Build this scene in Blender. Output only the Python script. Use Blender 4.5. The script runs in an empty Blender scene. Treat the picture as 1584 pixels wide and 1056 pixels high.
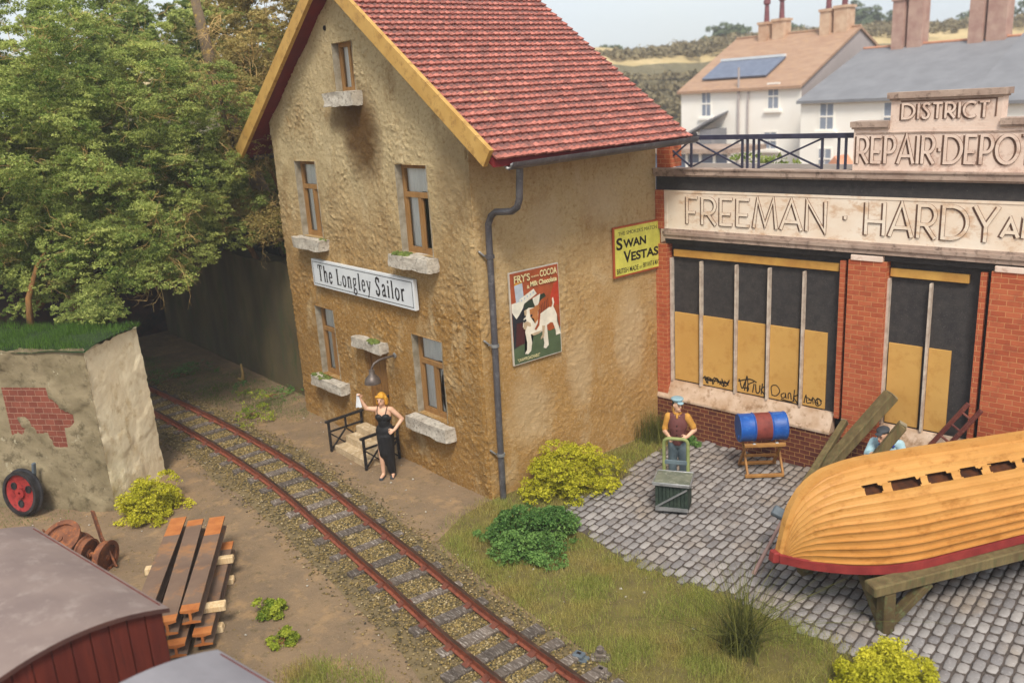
import bpy, bmesh, math, random
import numpy as np
from mathutils import Vector, Matrix, noise
R = math.radians
rnd = random.Random(7)
scene = bpy.context.scene
COL = scene.collection

# ------------------------------------------------------------------ camera
cam_d = bpy.data.cameras.new('camera'); cam = bpy.data.objects.new('camera', cam_d); COL.objects.link(cam)
rx = Vector((0.6439968, 0.76275933, -0.05887554)); uy = Vector((-0.17059073, 0.21819748, 0.96087911)); fz = Vector((-0.745766, 0.60875945, -0.27063815))
m = Matrix((rx, uy, -fz)).transposed().to_4x4(); m.translation = (11.2278, -8.4676, 6.8352)
cam.matrix_world = m
cam_d.sensor_width = 36; cam_d.lens = 36 * 1346.9 / 1584
cam_d.clip_start = .1; cam_d.clip_end = 2000
cam_d.dof.use_dof = True; cam_d.dof.focus_distance = 14.0; cam_d.dof.aperture_fstop = .7
scene.camera = cam

# ------------------------------------------------------------------ light
SUN_AZ, SUN_EL = 52, 52         # azimuth measured from -y towards +x
sd = Vector((math.sin(R(SUN_AZ)) * math.cos(R(SUN_EL)), -math.cos(R(SUN_AZ)) * math.cos(R(SUN_EL)), math.sin(R(SUN_EL))))
sun_d = bpy.data.lights.new('sun', 'SUN'); sun = bpy.data.objects.new('sun', sun_d); COL.objects.link(sun)
sun_d.energy = 2.4; sun_d.angle = R(15); sun_d.color = (1, .93, .82)
sun.rotation_euler = sd.to_track_quat('Z', 'Y').to_euler(); sun.location = (10, -10, 30)
world = bpy.data.worlds.new('World'); scene.world = world; world.use_nodes = True
wn = world.node_tree.nodes; wl = world.node_tree.links; wn.clear()
sky = wn.new('ShaderNodeTexSky'); sky.sky_type = 'NISHITA'; sky.sun_disc = False
sky.sun_elevation = R(SUN_EL); sky.sun_rotation = math.atan2(sd.x, sd.y); sky.dust_density = 2.0; sky.air_density = 1.0
hs = wn.new('ShaderNodeHueSaturation'); hs.inputs['Saturation'].default_value = .38
wl.new(sky.outputs[0], hs.inputs['Color'])
tint = wn.new('ShaderNodeMix'); tint.data_type = 'RGBA'; tint.blend_type = 'MULTIPLY'; tint.inputs[0].default_value = 1
tint.inputs[7].default_value = (1.0, .985, .95, 1); wl.new(hs.outputs[0], tint.inputs[6])
bg = wn.new('ShaderNodeBackground'); bg.inputs[1].default_value = .15
wtc = wn.new('ShaderNodeTexCoord'); wns = wn.new('ShaderNodeTexNoise'); wns.inputs['Scale'].default_value = 3; wns.inputs['Detail'].default_value = 6; wl.new(wtc.outputs['Generated'], wns.inputs['Vector'])
wmr = wn.new('ShaderNodeMapRange'); wmr.inputs[1].default_value = .35; wmr.inputs[2].default_value = .65; wmr.inputs[3].default_value = .35; wmr.inputs[4].default_value = .75; wl.new(wns.outputs[0], wmr.inputs[0])
cl = wn.new('ShaderNodeMix'); cl.data_type = 'RGBA'; wl.new(wmr.outputs[0], cl.inputs[0]); wl.new(tint.outputs[2], cl.inputs[6]); cl.inputs[7].default_value = (3.9, 4.35, 4.75, 1)   # thin bright cloud
wl.new(cl.outputs[2], bg.inputs[0]); out = wn.new('ShaderNodeOutputWorld'); wl.new(bg.outputs[0], out.inputs[0])
scene.view_settings.view_transform = 'Standard'; scene.view_settings.look = 'None'
scene.view_settings.exposure = .48; scene.view_settings.gamma = 1; scene.view_settings.use_curve_mapping = False

# ------------------------------------------------------------------ helpers: naming
def tag(o, label=None, cat=None, group=None, kind=None):
    if label: o['label'] = label
    if cat: o['category'] = cat
    if group: o['group'] = group
    if kind: o['kind'] = kind
    return o
def thing(name, label, cat, loc=(0, 0, 0), rz=0, group=None):
    o = bpy.data.objects.new(name, None); COL.objects.link(o)
    o.location = loc; o.rotation_euler = (0, 0, rz); o.empty_display_size = .2
    return tag(o, label, cat, group)
def link(name, me, mat=None, parent=None):
    o = bpy.data.objects.new(name, me); COL.objects.link(o)
    if mat is not None:
        if len(me.materials): me.materials.clear()
        for q in (mat if isinstance(mat, (list, tuple)) else [mat]): me.materials.append(q)
    if parent is not None: o.parent = parent
    return o
def copy_tree(o, parent=None):
    c = o.copy(); COL.objects.link(c); c.parent = parent
    for ch in list(o.children): copy_tree(ch, c)
    return c

# ------------------------------------------------------------------ helpers: meshes
class MB:
    def __init__(s): s.v = []; s.f = []; s.t = []; s.mi = []
    def add(s, vs, fs, t=.5, mi=0):
        n = len(s.v); s.v += [tuple(q) for q in vs]
        for f in fs: s.f.append([i + n for i in f]); s.t.append(t); s.mi.append(mi)
        return s
    def box(s, lo, hi, t=.5, mi=0, bev=0, jit=0):
        x0, y0, z0 = lo; x1, y1, z1 = hi
        vs = [(x0, y0, z0), (x1, y0, z0), (x1, y1, z0), (x0, y1, z0), (x0, y0, z1), (x1, y0, z1), (x1, y1, z1), (x0, y1, z1)]
        fs = [(0, 3, 2, 1), (4, 5, 6, 7), (0, 1, 5, 4), (1, 2, 6, 5), (2, 3, 7, 6), (3, 0, 4, 7)]
        if bev or jit: vs, fs = bevel(vs, fs, bev, jit)
        return s.add(vs, fs, t, mi)
    def beam(s, a, b, w, h, up=(0, 0, 1), t=.5, mi=0, bev=0, jit=0, taper=1):
        a = Vector(a); b = Vector(b); d = (b - a).normalized(); up = Vector(up)
        if abs(d.dot(up)) > .99: up = Vector((0, 1, 0))
        sx = d.cross(up).normalized(); sz = sx.cross(d)
        vs = []
        for q, k in ((a, 1), (b, taper)):
            for i, j in ((-1, -1), (1, -1), (1, 1), (-1, 1)): vs.append(q + sx * (w / 2 * i * k) + sz * (h / 2 * j * k))
        fs = [(0, 1, 2, 3), (7, 6, 5, 4), (0, 4, 5, 1), (1, 5, 6, 2), (2, 6, 7, 3), (3, 7, 4, 0)]
        if bev or jit: vs, fs = bevel(vs, fs, bev, jit)
        return s.add(vs, fs, t, mi)
    def tube(s, pts, r, n=8, t=.5, mi=0, cap=True):
        pts = [Vector(q) for q in pts]; rs = r if isinstance(r, (list, tuple)) else [r] * len(pts)
        vs = []; fs = []; prev = None
        for i, q in enumerate(pts):
            d = (pts[min(i + 1, len(pts) - 1)] - pts[max(i - 1, 0)]).normalized()
            if prev is None:
                u = Vector((0, 0, 1)) if abs(d.z) < .9 else Vector((1, 0, 0))
                u = (u - d * u.dot(d)).normalized()
            else: u = (prev - d * prev.dot(d)).normalized()
            prev = u; w = d.cross(u)
            for k in range(n):
                a = 2 * math.pi * k / n; vs.append(q + (u * math.cos(a) + w * math.sin(a)) * rs[i])
        for i in range(len(pts) - 1):
            for k in range(n): fs.append((i * n + k, i * n + (k + 1) % n, (i + 1) * n + (k + 1) % n, (i + 1) * n + k))
        if cap: fs.append(tuple(range(n))[::-1]); fs.append(tuple(range((len(pts) - 1) * n, len(pts) * n)))
        return s.add(vs, fs, t, mi)
    def lathe(s, prof, n=24, axis='z', org=(0, 0, 0), t=.5, mi=0, close=False):
        vs = []; fs = []; ox, oy, oz = org
        for (r, h) in prof:
            for k in range(n):
                a = 2 * math.pi * k / n; c, q = r * math.cos(a), r * math.sin(a)
                vs.append({'z': (ox + c, oy + q, oz + h), 'x': (ox + h, oy + c, oz + q), 'y': (ox + q, oy + h, oz + c)}[axis])
        m_ = len(prof)
        for i in range(m_ if close else m_ - 1):
            for k in range(n):
                j = (i + 1) % m_; fs.append((i * n + k, i * n + (k + 1) % n, j * n + (k + 1) % n, j * n + k))
        if not close: fs.append(tuple(range(n))[::-1]); fs.append(tuple(range((m_ - 1) * n, m_ * n)))
        return s.add(vs, fs, t, mi)
    def prism(s, poly, y0, y1, t=.5, mi=0, plane='xz'):
        n = len(poly)
        P = (lambda a, b, c: (a, c, b)) if plane == 'xz' else ((lambda a, b, c: (a, b, c)) if plane == 'xy' else (lambda a, b, c: (c, a, b)))
        vs = [P(a, b, y0) for a, b in poly] + [P(a, b, y1) for a, b in poly]
        fs = [tuple(range(n)), tuple(range(2 * n - 1, n - 1, -1))] + [(i, i + n, (i + 1) % n + n, (i + 1) % n) for i in range(n)]
        return s.add(vs, fs, t, mi)
    def xf(s, M_):
        s.v = [tuple(M_ @ Vector(q)) for q in s.v]; return s
    def mesh(s, name, smooth=False, normals=True, sharp=None):
        me = bpy.data.meshes.new(name); me.from_pydata(s.v, [], s.f)
        if normals:
            bm = bmesh.new(); bm.from_mesh(me); bmesh.ops.recalc_face_normals(bm, faces=bm.faces); bm.to_mesh(me); bm.free()
        a = me.attributes.new('tint', 'FLOAT', 'FACE'); a.data.foreach_set('value', s.t)
        me.polygons.foreach_set('material_index', s.mi)
        if smooth:
            me.polygons.foreach_set('use_smooth', [True] * len(me.polygons))
            if sharp: me.set_sharp_from_angle(angle=R(sharp))
        me.update(); return me
    def build(s, name, mat=None, parent=None, smooth=False, normals=True, sharp=None):
        return link(name, s.mesh(name, smooth, normals, sharp), mat, parent)
def bevel(vs, fs, bev, jit=0):
    bm = bmesh.new(); vv = [bm.verts.new(Vector(q) + Vector((rnd.uniform(-jit, jit), rnd.uniform(-jit, jit), rnd.uniform(-jit, jit)))) for q in vs]
    for f in fs: bm.faces.new([vv[i] for i in f])
    if bev: bmesh.ops.bevel(bm, geom=list(bm.edges), offset=bev, segments=1, affect='EDGES')
    bm.verts.index_update(); o = [v.co.copy() for v in bm.verts], [[v.index for v in f.verts] for f in bm.faces]
    bm.free(); return o
def np_mesh(name, V, F, tint=None, smooth=False):
    """V (n,3), F (m,k) with one face size k, tint per face"""
    me = bpy.data.meshes.new(name); n, (mf, k) = len(V), F.shape
    me.vertices.add(n); me.vertices.foreach_set('co', np.ascontiguousarray(V, dtype=np.float32).ravel())
    me.loops.add(mf * k); me.loops.foreach_set('vertex_index', np.ascontiguousarray(F, dtype=np.int32).ravel())
    me.polygons.add(mf); me.polygons.foreach_set('loop_start', np.arange(0, mf * k, k, dtype=np.int32))
    if smooth: me.polygons.foreach_set('use_smooth', np.ones(mf, dtype=bool))
    me.update(calc_edges=True)
    if tint is not None:
        a = me.attributes.new('tint', 'FLOAT', 'FACE'); a.data.foreach_set('value', np.ascontiguousarray(tint, dtype=np.float32))
    return me
def fuse(parts, voxel, name, mat, parent, smooth_it=3):
    """union of balls / tapered capsules -> one continuous skin"""
    b = bmesh.new()
    for pr in parts:
        if pr[0] == 'e':      # ellipsoid centre radii (rot)
            _, c, r = pr[:3]; M_ = Matrix.Translation(c) @ (pr[3] if len(pr) > 3 else Matrix()) @ Matrix.Diagonal((*r, 1))
            bmesh.ops.create_icosphere(b, subdivisions=3, radius=1, matrix=M_)
        elif pr[0] == 'b':    # box  centre size rot
            _, c, r = pr[:3]; M_ = Matrix.Translation(c) @ (pr[3] if len(pr) > 3 else Matrix()) @ Matrix.Diagonal((*r, 1))
            bmesh.ops.create_cube(b, size=1, matrix=M_)
        else:
            _, p1, r1, p2, r2 = pr; p1 = Vector(p1); p2 = Vector(p2)
            for q, r in ((p1, r1), (p2, r2)): bmesh.ops.create_icosphere(b, subdivisions=2, radius=r, matrix=Matrix.Translation(q))
            d = p2 - p1
            if d.length > 1e-5:
                M_ = Matrix.Translation((p1 + p2) / 2) @ d.to_track_quat('Z', 'Y').to_matrix().to_4x4()
                bmesh.ops.create_cone(b, cap_ends=True, segments=14, radius1=r1, radius2=r2, depth=d.length, matrix=M_)
    me = bpy.data.meshes.new(name); b.to_mesh(me); b.free()
    o = bpy.data.objects.new('tmp', me); COL.objects.link(o)
    md = o.modifiers.new('r', 'REMESH'); md.mode = 'VOXEL'; md.voxel_size = voxel; md.adaptivity = 0
    if smooth_it:
        ms = o.modifiers.new('s', 'SMOOTH'); ms.factor = .5; ms.iterations = smooth_it
    dg = bpy.context.evaluated_depsgraph_get(); dg.update()
    me2 = bpy.data.meshes.new_from_object(o.evaluated_get(dg)); bpy.data.objects.remove(o); bpy.data.meshes.remove(me)
    me2.name = name; me2.polygons.foreach_set('use_smooth', [True] * len(me2.polygons))
    return link(name, me2, mat, parent)

# ------------------------------------------------------------------ helpers: materials
def lin(c):
    f = lambda x: x / 12.92 if x <= .04045 else ((x + .055) / 1.055) ** 2.4
    return tuple(f(x / 255) for x in c) + (1,)
class NT:
    def __init__(s, name):
        s.m = bpy.data.materials.new(name); s.m.use_nodes = True; s.t = s.m.node_tree; s.t.nodes.clear()
        s.o = s.n('ShaderNodeOutputMaterial'); s.b = s.n('ShaderNodeBsdfPrincipled'); s.l(s.b.outputs[0], s.o.inputs[0])
        s.tc = s.n('ShaderNodeTexCoord').outputs['Object']
    def n(s, k, **kw):
        q = s.t.nodes.new(k)
        for a, b in kw.items(): setattr(q, a, b)
        return q
    def l(s, a, b): s.t.links.new(a, b)
    def mapv(s, scale=(1, 1, 1), loc=(0, 0, 0), rot=(0, 0, 0), v=None):
        q = s.n('ShaderNodeMapping'); q.inputs['Scale'].default_value = scale; q.inputs['Location'].default_value = loc; q.inputs['Rotation'].default_value = rot
        s.l(v or s.tc, q.inputs[0]); return q.outputs[0]
    def noise(s, scale, detail=5, rough=.6, v=None, dist=0):
        q = s.n('ShaderNodeTexNoise'); q.inputs['Scale'].default_value = scale; q.inputs['Detail'].default_value = detail
        q.inputs['Roughness'].default_value = rough; q.inputs['Distortion'].default_value = dist; s.l(v or s.tc, q.inputs['Vector']); return q.outputs['Fac']
    def vor(s, scale, v=None, feature='F1', out='Distance'):
        q = s.n('ShaderNodeTexVoronoi', feature=feature); q.inputs['Scale'].default_value = scale; s.l(v or s.tc, q.inputs['Vector']); return q.outputs[out]
    def ramp(s, f, a=.35, b=.65):
        q = s.n('ShaderNodeMapRange'); q.inputs[1].default_value = a; q.inputs[2].default_value = b; s.l(f, q.inputs[0]); return q.outputs[0]
    def mix(s, f, a, b, mode='MIX'):
        q = s.n('ShaderNodeMix', data_type='RGBA', blend_type=mode)
        for i, x in ((0, f), (6, a), (7, b)):
            if hasattr(x, 'is_linked'): s.l(x, q.inputs[i])
            else: q.inputs[i].default_value = x
        return q.outputs[2]
    def math(s, op, a, b=0, clamp=False):
        q = s.n('ShaderNodeMath', operation=op, use_clamp=clamp)
        for i, x in ((0, a), (1, b)):
            if hasattr(x, 'is_linked'): s.l(x, q.inputs[i])
            else: q.inputs[i].default_value = x
        return q.outputs[0]
    def attr(s, name='tint'):
        q = s.n('ShaderNodeAttribute', attribute_name=name); return q.outputs['Fac']
    def sep(s, v=None):
        q = s.n('ShaderNodeSeparateXYZ'); s.l(v or s.tc, q.inputs[0]); return q.outputs
    def comb(s, x, y, z=0):
        q = s.n('ShaderNodeCombineXYZ')
        for i, a in enumerate((x, y, z)):
            if hasattr(a, 'is_linked'): s.l(a, q.inputs[i])
            else: q.inputs[i].default_value = a
        return q.outputs[0]
    def bump(s, h, dist=.01, strength=1, prev=None):
        q = s.n('ShaderNodeBump'); q.inputs['Distance'].default_value = dist; q.inputs['Strength'].default_value = strength
        s.l(h, q.inputs['Height'])
        if prev is not None: s.l(prev, q.inputs['Normal'])
        return q.outputs[0]
    def done(s, col=None, rough=.8, metal=0, nrm=None, spec=.4):
        if col is not None:
            if hasattr(col, 'is_linked'): s.l(col, s.b.inputs['Base Color'])
            else: s.b.inputs['Base Color'].default_value = col
        if hasattr(rough, 'is_linked'): s.l(rough, s.b.inputs['Roughness'])
        else: s.b.inputs['Roughness'].default_value = rough
        s.b.inputs['Metallic'].default_value = metal; s.b.inputs['Specular IOR Level'].default_value = spec
        if nrm is not None: s.l(nrm, s.b.inputs['Normal'])
        return s.m
def pm(name, c1, c2=None, c3=None, scale=4, rough=.8, bump=0, bscale=40, tint=0, metal=0, stretch=(1, 1, 1), spec=.35, speck=None, r=(.35, .65)):
    """two or three colours mottled by noise, optional per-face tint, fine bump"""
    s = NT(name); c1 = lin(c1); v = s.mapv(stretch)
    col = c1
    if c2: col = s.mix(s.ramp(s.noise(scale, v=v), *r), c1, lin(c2))
    if c3: col = s.mix(s.ramp(s.noise(scale * 2.7, 8, .7, v=s.mapv(stretch, (3, 7, 1))), .52, .66), col, lin(c3))
    if speck: col = s.mix(s.ramp(s.noise(speck[1], 3, v=s.mapv((1, 1, 1), (9, 2, 4))), speck[2], speck[2] + .04), col, lin(speck[0]))
    if tint:
        k = s.math('MULTIPLY_ADD', s.attr(), 2 * tint); s.t.nodes[-1].inputs[2].default_value = 1 - tint
        q = s.n('ShaderNodeMix', data_type='RGBA', blend_type='MULTIPLY'); q.inputs[0].default_value = 1
        if hasattr(col, 'is_linked'): s.l(col, q.inputs[6])
        else: q.inputs[6].default_value = col
        s.l(k, q.inputs[7]); col = q.outputs[2]
    nrm = s.bump(s.noise(bscale, 6, .65, v=v), bump) if bump else None
    return s.done(col, rough, metal, nrm, spec)
def leafmat(name, dark, light, third=None, trans=.25):
    s = NT(name); a = s.attr(); col = s.mix(s.ramp(a, 0, 1), lin(dark), lin(light))
    if third: col = s.mix(s.ramp(s.noise(1.1, 3), .45, .65), col, s.mix(s.ramp(a, 0, 1), lin(third[0]), lin(third[1])))
    s.done(col, .75, spec=.2)
    tr = s.n('ShaderNodeBsdfTranslucent'); s.l(col, tr.inputs[0]) if hasattr(col, 'is_linked') else None
    mx = s.n('ShaderNodeMixShader'); mx.inputs[0].default_value = trans
    s.l(s.b.outputs[0], mx.inputs[1]); s.l(tr.outputs[0], mx.inputs[2]); s.l(mx.outputs[0], s.o.inputs[0]); return s.m
def glassmat():
    s = NT('window_glass'); t = s.n('ShaderNodeBsdfTransparent'); t.inputs[0].default_value = (.93, .95, .95, 1)
    g = s.n('ShaderNodeBsdfGlossy'); g.inputs['Roughness'].default_value = .12; f = s.n('ShaderNodeFresnel'); f.inputs[0].default_value = 1.4
    mx = s.n('ShaderNodeMixShader'); s.l(f.outputs[0], mx.inputs[0]); s.l(t.outputs[0], mx.inputs[1]); s.l(g.outputs[0], mx.inputs[2]); s.l(mx.outputs[0], s.o.inputs[0]); return s.m

def text(name, body, size, mat, parent, M_, ext=.004, xs=1.0, align='LEFT', spacing=1.0, bev=0):
    """built-in sans lettering as a mesh; local x right, y up, z out"""
    cu = bpy.data.curves.new(name, 'FONT'); cu.body = body; cu.size = size; cu.extrude = ext; cu.align_x = align; cu.space_character = spacing
    cu.offset = bev; cu.resolution_u = 4
    o = bpy.data.objects.new('tmp', cu); COL.objects.link(o); dg = bpy.context.evaluated_depsgraph_get(); dg.update()
    me = bpy.data.meshes.new_from_object(o.evaluated_get(dg)); bpy.data.objects.remove(o); bpy.data.curves.remove(cu)
    me.transform(M_ @ Matrix.Diagonal((xs, 1, 1, 1))); me.name = name
    return link(name, me, mat, parent)
def arc(cx, cy, r1, r2, a0, a1, n=10):
    return [(cx + r1 * math.cos(R(a0 + (a1 - a0) * i / n)), cy + r2 * math.sin(R(a0 + (a1 - a0) * i / n))) for i in range(n + 1)]
def ribbon(mb, pts, w, z0, z1, closed=False, mi=0, mi_side=None, ws=None):
    """mitred stroke in the xy plane from z0 (back) to z1 (front)"""
    P = [Vector((a, b)) for a, b in pts]; n = len(P); L = []; Rr = []
    for i in range(n):
        a = P[(i - 1) % n] if (closed or i) else None; b = P[(i + 1) % n] if (closed or i < n - 1) else None
        d1 = (P[i] - a).normalized() if a is not None else (b - P[i]).normalized(); d2 = (b - P[i]).normalized() if b is not None else d1
        t = (d1 + d2); t = t.normalized() if t.length > 1e-4 else d1; nn = Vector((-t.y, t.x)); c = max(.5, t.dot(d1)); hw = (ws[i] if ws else w) / 2 / c
        L.append(P[i] + nn * hw); Rr.append(P[i] - nn * hw)
    vs = [(*q, z1) for q in L] + [(*q, z1) for q in Rr] + [(*q, z0) for q in L] + [(*q, z0) for q in Rr]
    fr = []; sd_ = []
    for i in range(n if closed else n - 1):
        j = (i + 1) % n; fr.append((i, n + i, n + j, j)); sd_ += [(i, j, 2 * n + j, 2 * n + i), (n + j, n + i, 3 * n + i, 3 * n + j)]
    if not closed: sd_ += [(0, 2 * n, 3 * n, n), (n - 1, 2 * n - 1, 4 * n - 1, 3 * n - 1)]
    mb.add(vs, fr, mi=mi); mb.add(vs, sd_, mi=mi if mi_side is None else mi_side)
# ------------------------------------------------------------------ materials
def mk_stucco(name, top, low, dark, pale, hsplit):
    s = NT(name); X, Y, Z = s.sep()
    big = s.noise(.9, 5, .6)
    h = s.math('ADD', Z, s.math('MULTIPLY', s.math('SUBTRACT', big, .5), 3.2))
    col = s.mix(s.ramp(h, hsplit - 1.4, hsplit + 1.4), lin(low), lin(top))
    col = s.mix(s.ramp(s.noise(1.7, 6, .65, v=s.mapv((1, 1, .55), (4, 1, 7)), dist=.4), .52, .8), col, lin(dark))
    col = s.mix(s.math('MULTIPLY', s.ramp(s.noise(2.1, 5, .6, v=s.mapv((1, 1, .6), (11, 5, 2))), .54, .74), .5), col, lin(pale))
    fine = s.noise(26, 6, .7)
    col = s.mix(s.math('MULTIPLY', s.ramp(fine, .5, .7), .55), col, lin(pale))
    col = s.mix(s.math('MULTIPLY', s.ramp(s.noise(14, 4, .6, v=s.mapv(loc=(2, 2, 9))), .52, .72), .6), col, lin(dark))
    return s, col
def stucco_bump(s):
    v = s.mapv((1, 1, 1)); w = s.mapv((1.0, 1.0, 2.4), rot=(0, R(35), R(20)))
    ridge = s.math('ABSOLUTE', s.math('SUBTRACT', s.noise(11, 4, .6, v=w, dist=1.2), .5))
    b = s.bump(s.noise(5, 3, .5, v=v), .02)
    b = s.bump(ridge, .03, prev=b)
    b = s.bump(s.noise(30, 4, .55, v=w, dist=.6), .012, prev=b)
    return s.bump(s.noise(80, 2, .5, v=v), .003, prev=b)
def soot(s, col, cx, cz, rx_, rz_, c, amt=.8, y=None):
    X, Y, Z = s.sep(); a = Y if y else X
    nz = s.math('MULTIPLY', s.math('SUBTRACT', s.noise(2.6, 5, .6, v=s.mapv(loc=(cx, cz, 1))), .5), .9)
    d = s.math('ADD', s.math('ADD', s.math('POWER', s.math('ABSOLUTE', s.math('DIVIDE', s.math('SUBTRACT', a, cx), rx_)), 2), s.math('POWER', s.math('ABSOLUTE', s.math('DIVIDE', s.math('SUBTRACT', Z, cz), rz_)), 2)), nz)
    return s.mix(s.math('MULTIPLY', s.ramp(d, 1.1, .15), amt), col, lin(c))
s, col = mk_stucco('stucco_front', (192, 172, 132), (160, 120, 64), (130, 98, 54), (214, 196, 158), 4.4)
col = soot(s, col, -3.15, 6.3, .75, 1.0, (96, 70, 38), .97)
col = soot(s, col, -3.5, 6.6, 1.0, .35, (100, 72, 38), .8)
col = soot(s, col, -.4, 5.6, .7, .9, (134, 110, 76), .6)
STUCCO = s.done(col, .95, nrm=stucco_bump(s), spec=.15)
s, col = mk_stucco('stucco_side', (198, 170, 124), (180, 140, 84), (158, 118, 64), (214, 192, 156), 3.4)
for (cy, cz, ry, rz_) in ((1.6, 4.6, .45, .7), (2.3, 1.9, .4, .9), (3.7, 2.2, .5, 1.1), (1.0, 1.4, .5, .8), (3.0, 4.9, .6, .5)):
    col = soot(s, col, cy, cz, ry, rz_, (202, 176, 138), .6, y=1)
STUCCO_S = s.done(col, .95, nrm=stucco_bump(s), spec=.15)

def brickmat(name, a, b, mortar, bw=.21, bh=.075, dark=None, rough=.85, depth=.008):
    s = NT(name); X, Y, Z = s.sep(); v = s.comb(s.math('ADD', X, Y), Z, 0)
    q = s.n('ShaderNodeTexBrick'); q.inputs['Color1'].default_value = lin(a); q.inputs['Color2'].default_value = lin(b); q.inputs['Mortar'].default_value = lin(mortar)
    q.inputs['Scale'].default_value = 1; q.inputs['Brick Width'].default_value = bw; q.inputs['Row Height'].default_value = bh; q.inputs['Mortar Size'].default_value = .007
    q.inputs['Mortar Smooth'].default_value = .3; q.inputs['Bias'].default_value = -.1
    wob = s.n('ShaderNodeVectorMath', operation='ADD'); s.l(v, wob.inputs[0])
    nz = s.n('ShaderNodeTexNoise'); nz.inputs['Scale'].default_value = 9; s.l(s.tc, nz.inputs['Vector'])
    sc = s.n('ShaderNodeVectorMath', operation='SCALE'); sc.inputs['Scale'].default_value = .014; s.l(nz.outputs['Color'], sc.inputs[0]); s.l(sc.outputs[0], wob.inputs[1])
    s.l(wob.outputs[0], q.inputs['Vector']); col = q.outputs['Color']
    col = s.mix(s.math('MULTIPLY', s.ramp(s.noise(3.5, 6, .7), .5, .7), .55), col, lin(dark or tuple(int(x * .6) for x in a)))
    col = s.mix(s.math('MULTIPLY', s.ramp(s.noise(40, 4, .7), .5, .8), .3), col, lin(tuple(min(255, int(x * 1.25)) for x in b)))
    return s.done(col, rough, nrm=s.bump(s.noise(50, 4, .7), .004, prev=s.bump(q.outputs['Fac'], -depth)), spec=.2)
BRICK_ORANGE = brickmat('orange_brick', (190, 104, 70), (170, 84, 56), (208, 146, 100), dark=(138, 68, 50), bh=.085)
BRICK_DARK = brickmat('plum_brick', (118, 66, 50), (92, 48, 44), (178, 134, 84), bw=.19, bh=.086, dark=(74, 40, 40))
BRICK_RED = brickmat('exposed_red_brick', (138, 78, 62), (116, 62, 50), (170, 134, 114), bw=.25, bh=.11)

def tilemat():
    s = NT('roof_tile_red'); a = s.attr()
    col = s.mix(s.ramp(a, 0, 1), lin((164, 96, 84)), lin((206, 130, 114)))
    col = s.mix(s.ramp(s.noise(2.4, 6, .7), .5, .72), col, lin((112, 80, 74)))
    col = s.mix(s.ramp(s.noise(14, 5, .7, v=s.mapv((1, .5, 1))), .46, .7), col, lin((118, 66, 58)))
    col = s.mix(s.math('MULTIPLY', s.ramp(s.noise(1.3, 8, .75, v=s.mapv(loc=(5, 3, 2))), .63, .7), .7), col, lin((214, 176, 130)))
    return s.done(col, .7, nrm=s.bump(s.noise(60, 4), .004), spec=.3)
TILE = tilemat()
TILE_D = pm('grimy_upper_tile', (124, 84, 78), (104, 76, 74), (152, 98, 88), scale=7, bump=.004, rough=.8, tint=.15)
BARGE = pm('ochre_bargeboard_paint', (204, 164, 92), (188, 146, 76), (160, 120, 64), scale=2.5, stretch=(1, 1, 1), bump=.004, bscale=50, rough=.6)
SOFFIT = pm('crimson_soffit_paint', (118, 26, 28), (98, 20, 24), scale=3, rough=.65)
PIPE = pm('zinc_grey_paint', (100, 98, 102), (82, 80, 84), (122, 120, 122), scale=3, bump=.001, rough=.38, metal=.35, spec=.5)
WFRAME = pm('brown_window_wood', (160, 120, 72), (134, 98, 56), scale=9, stretch=(1, 1, .2), bump=.003, bscale=70, rough=.6)
REVEAL = pm('grey_plaster_reveal', (168, 160, 144), (132, 122, 102), scale=6, bump=.004)
CURTAIN = pm('white_net_curtain', (250, 248, 242), (232, 230, 224), scale=5, stretch=(6, 1, .3), rough=.9)
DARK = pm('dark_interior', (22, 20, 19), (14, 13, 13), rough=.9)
GLASS = glassmat()
SILL = pm('rough_cast_stone', (206, 198, 184), (176, 166, 152), (132, 124, 112), scale=6, bump=.02, bscale=22, rough=.95)
MOSS = pm('moss_green', (116, 128, 60), (84, 98, 44), scale=12, bump=.02, bscale=60, rough=1)
DOOR = pm('umber_door', (146, 106, 58), (122, 86, 44), scale=6, stretch=(4, 4, .4), bump=.003, bscale=60, rough=.6)
IRON = pm('black_ironwork', (44, 41, 42), (30, 28, 30), (84, 78, 72), scale=8, rough=.5, metal=.3, bump=.002)
LAMP = pm('bronze_grey_lamp', (112, 102, 96), (84, 74, 68), scale=7, rough=.45, metal=.4)
STEP = pm('worn_stone_step', (200, 178, 144), (170, 146, 112), (214, 198, 170), scale=5, bump=.008, bscale=24, rough=.9)
WHITE = pm('white_enamel', (222, 226, 228), (210, 214, 218), scale=2, rough=.35, spec=.5)
BLACK = pm('black_lettering', (28, 22, 24), rough=.5)
PGREY = pm('sign_edge_grey', (90, 88, 86), rough=.5)
def flat(name, c, rough=.45): return pm(name, c, tuple(int(x * .9) for x in c), scale=6, rough=rough, spec=.35)

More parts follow.
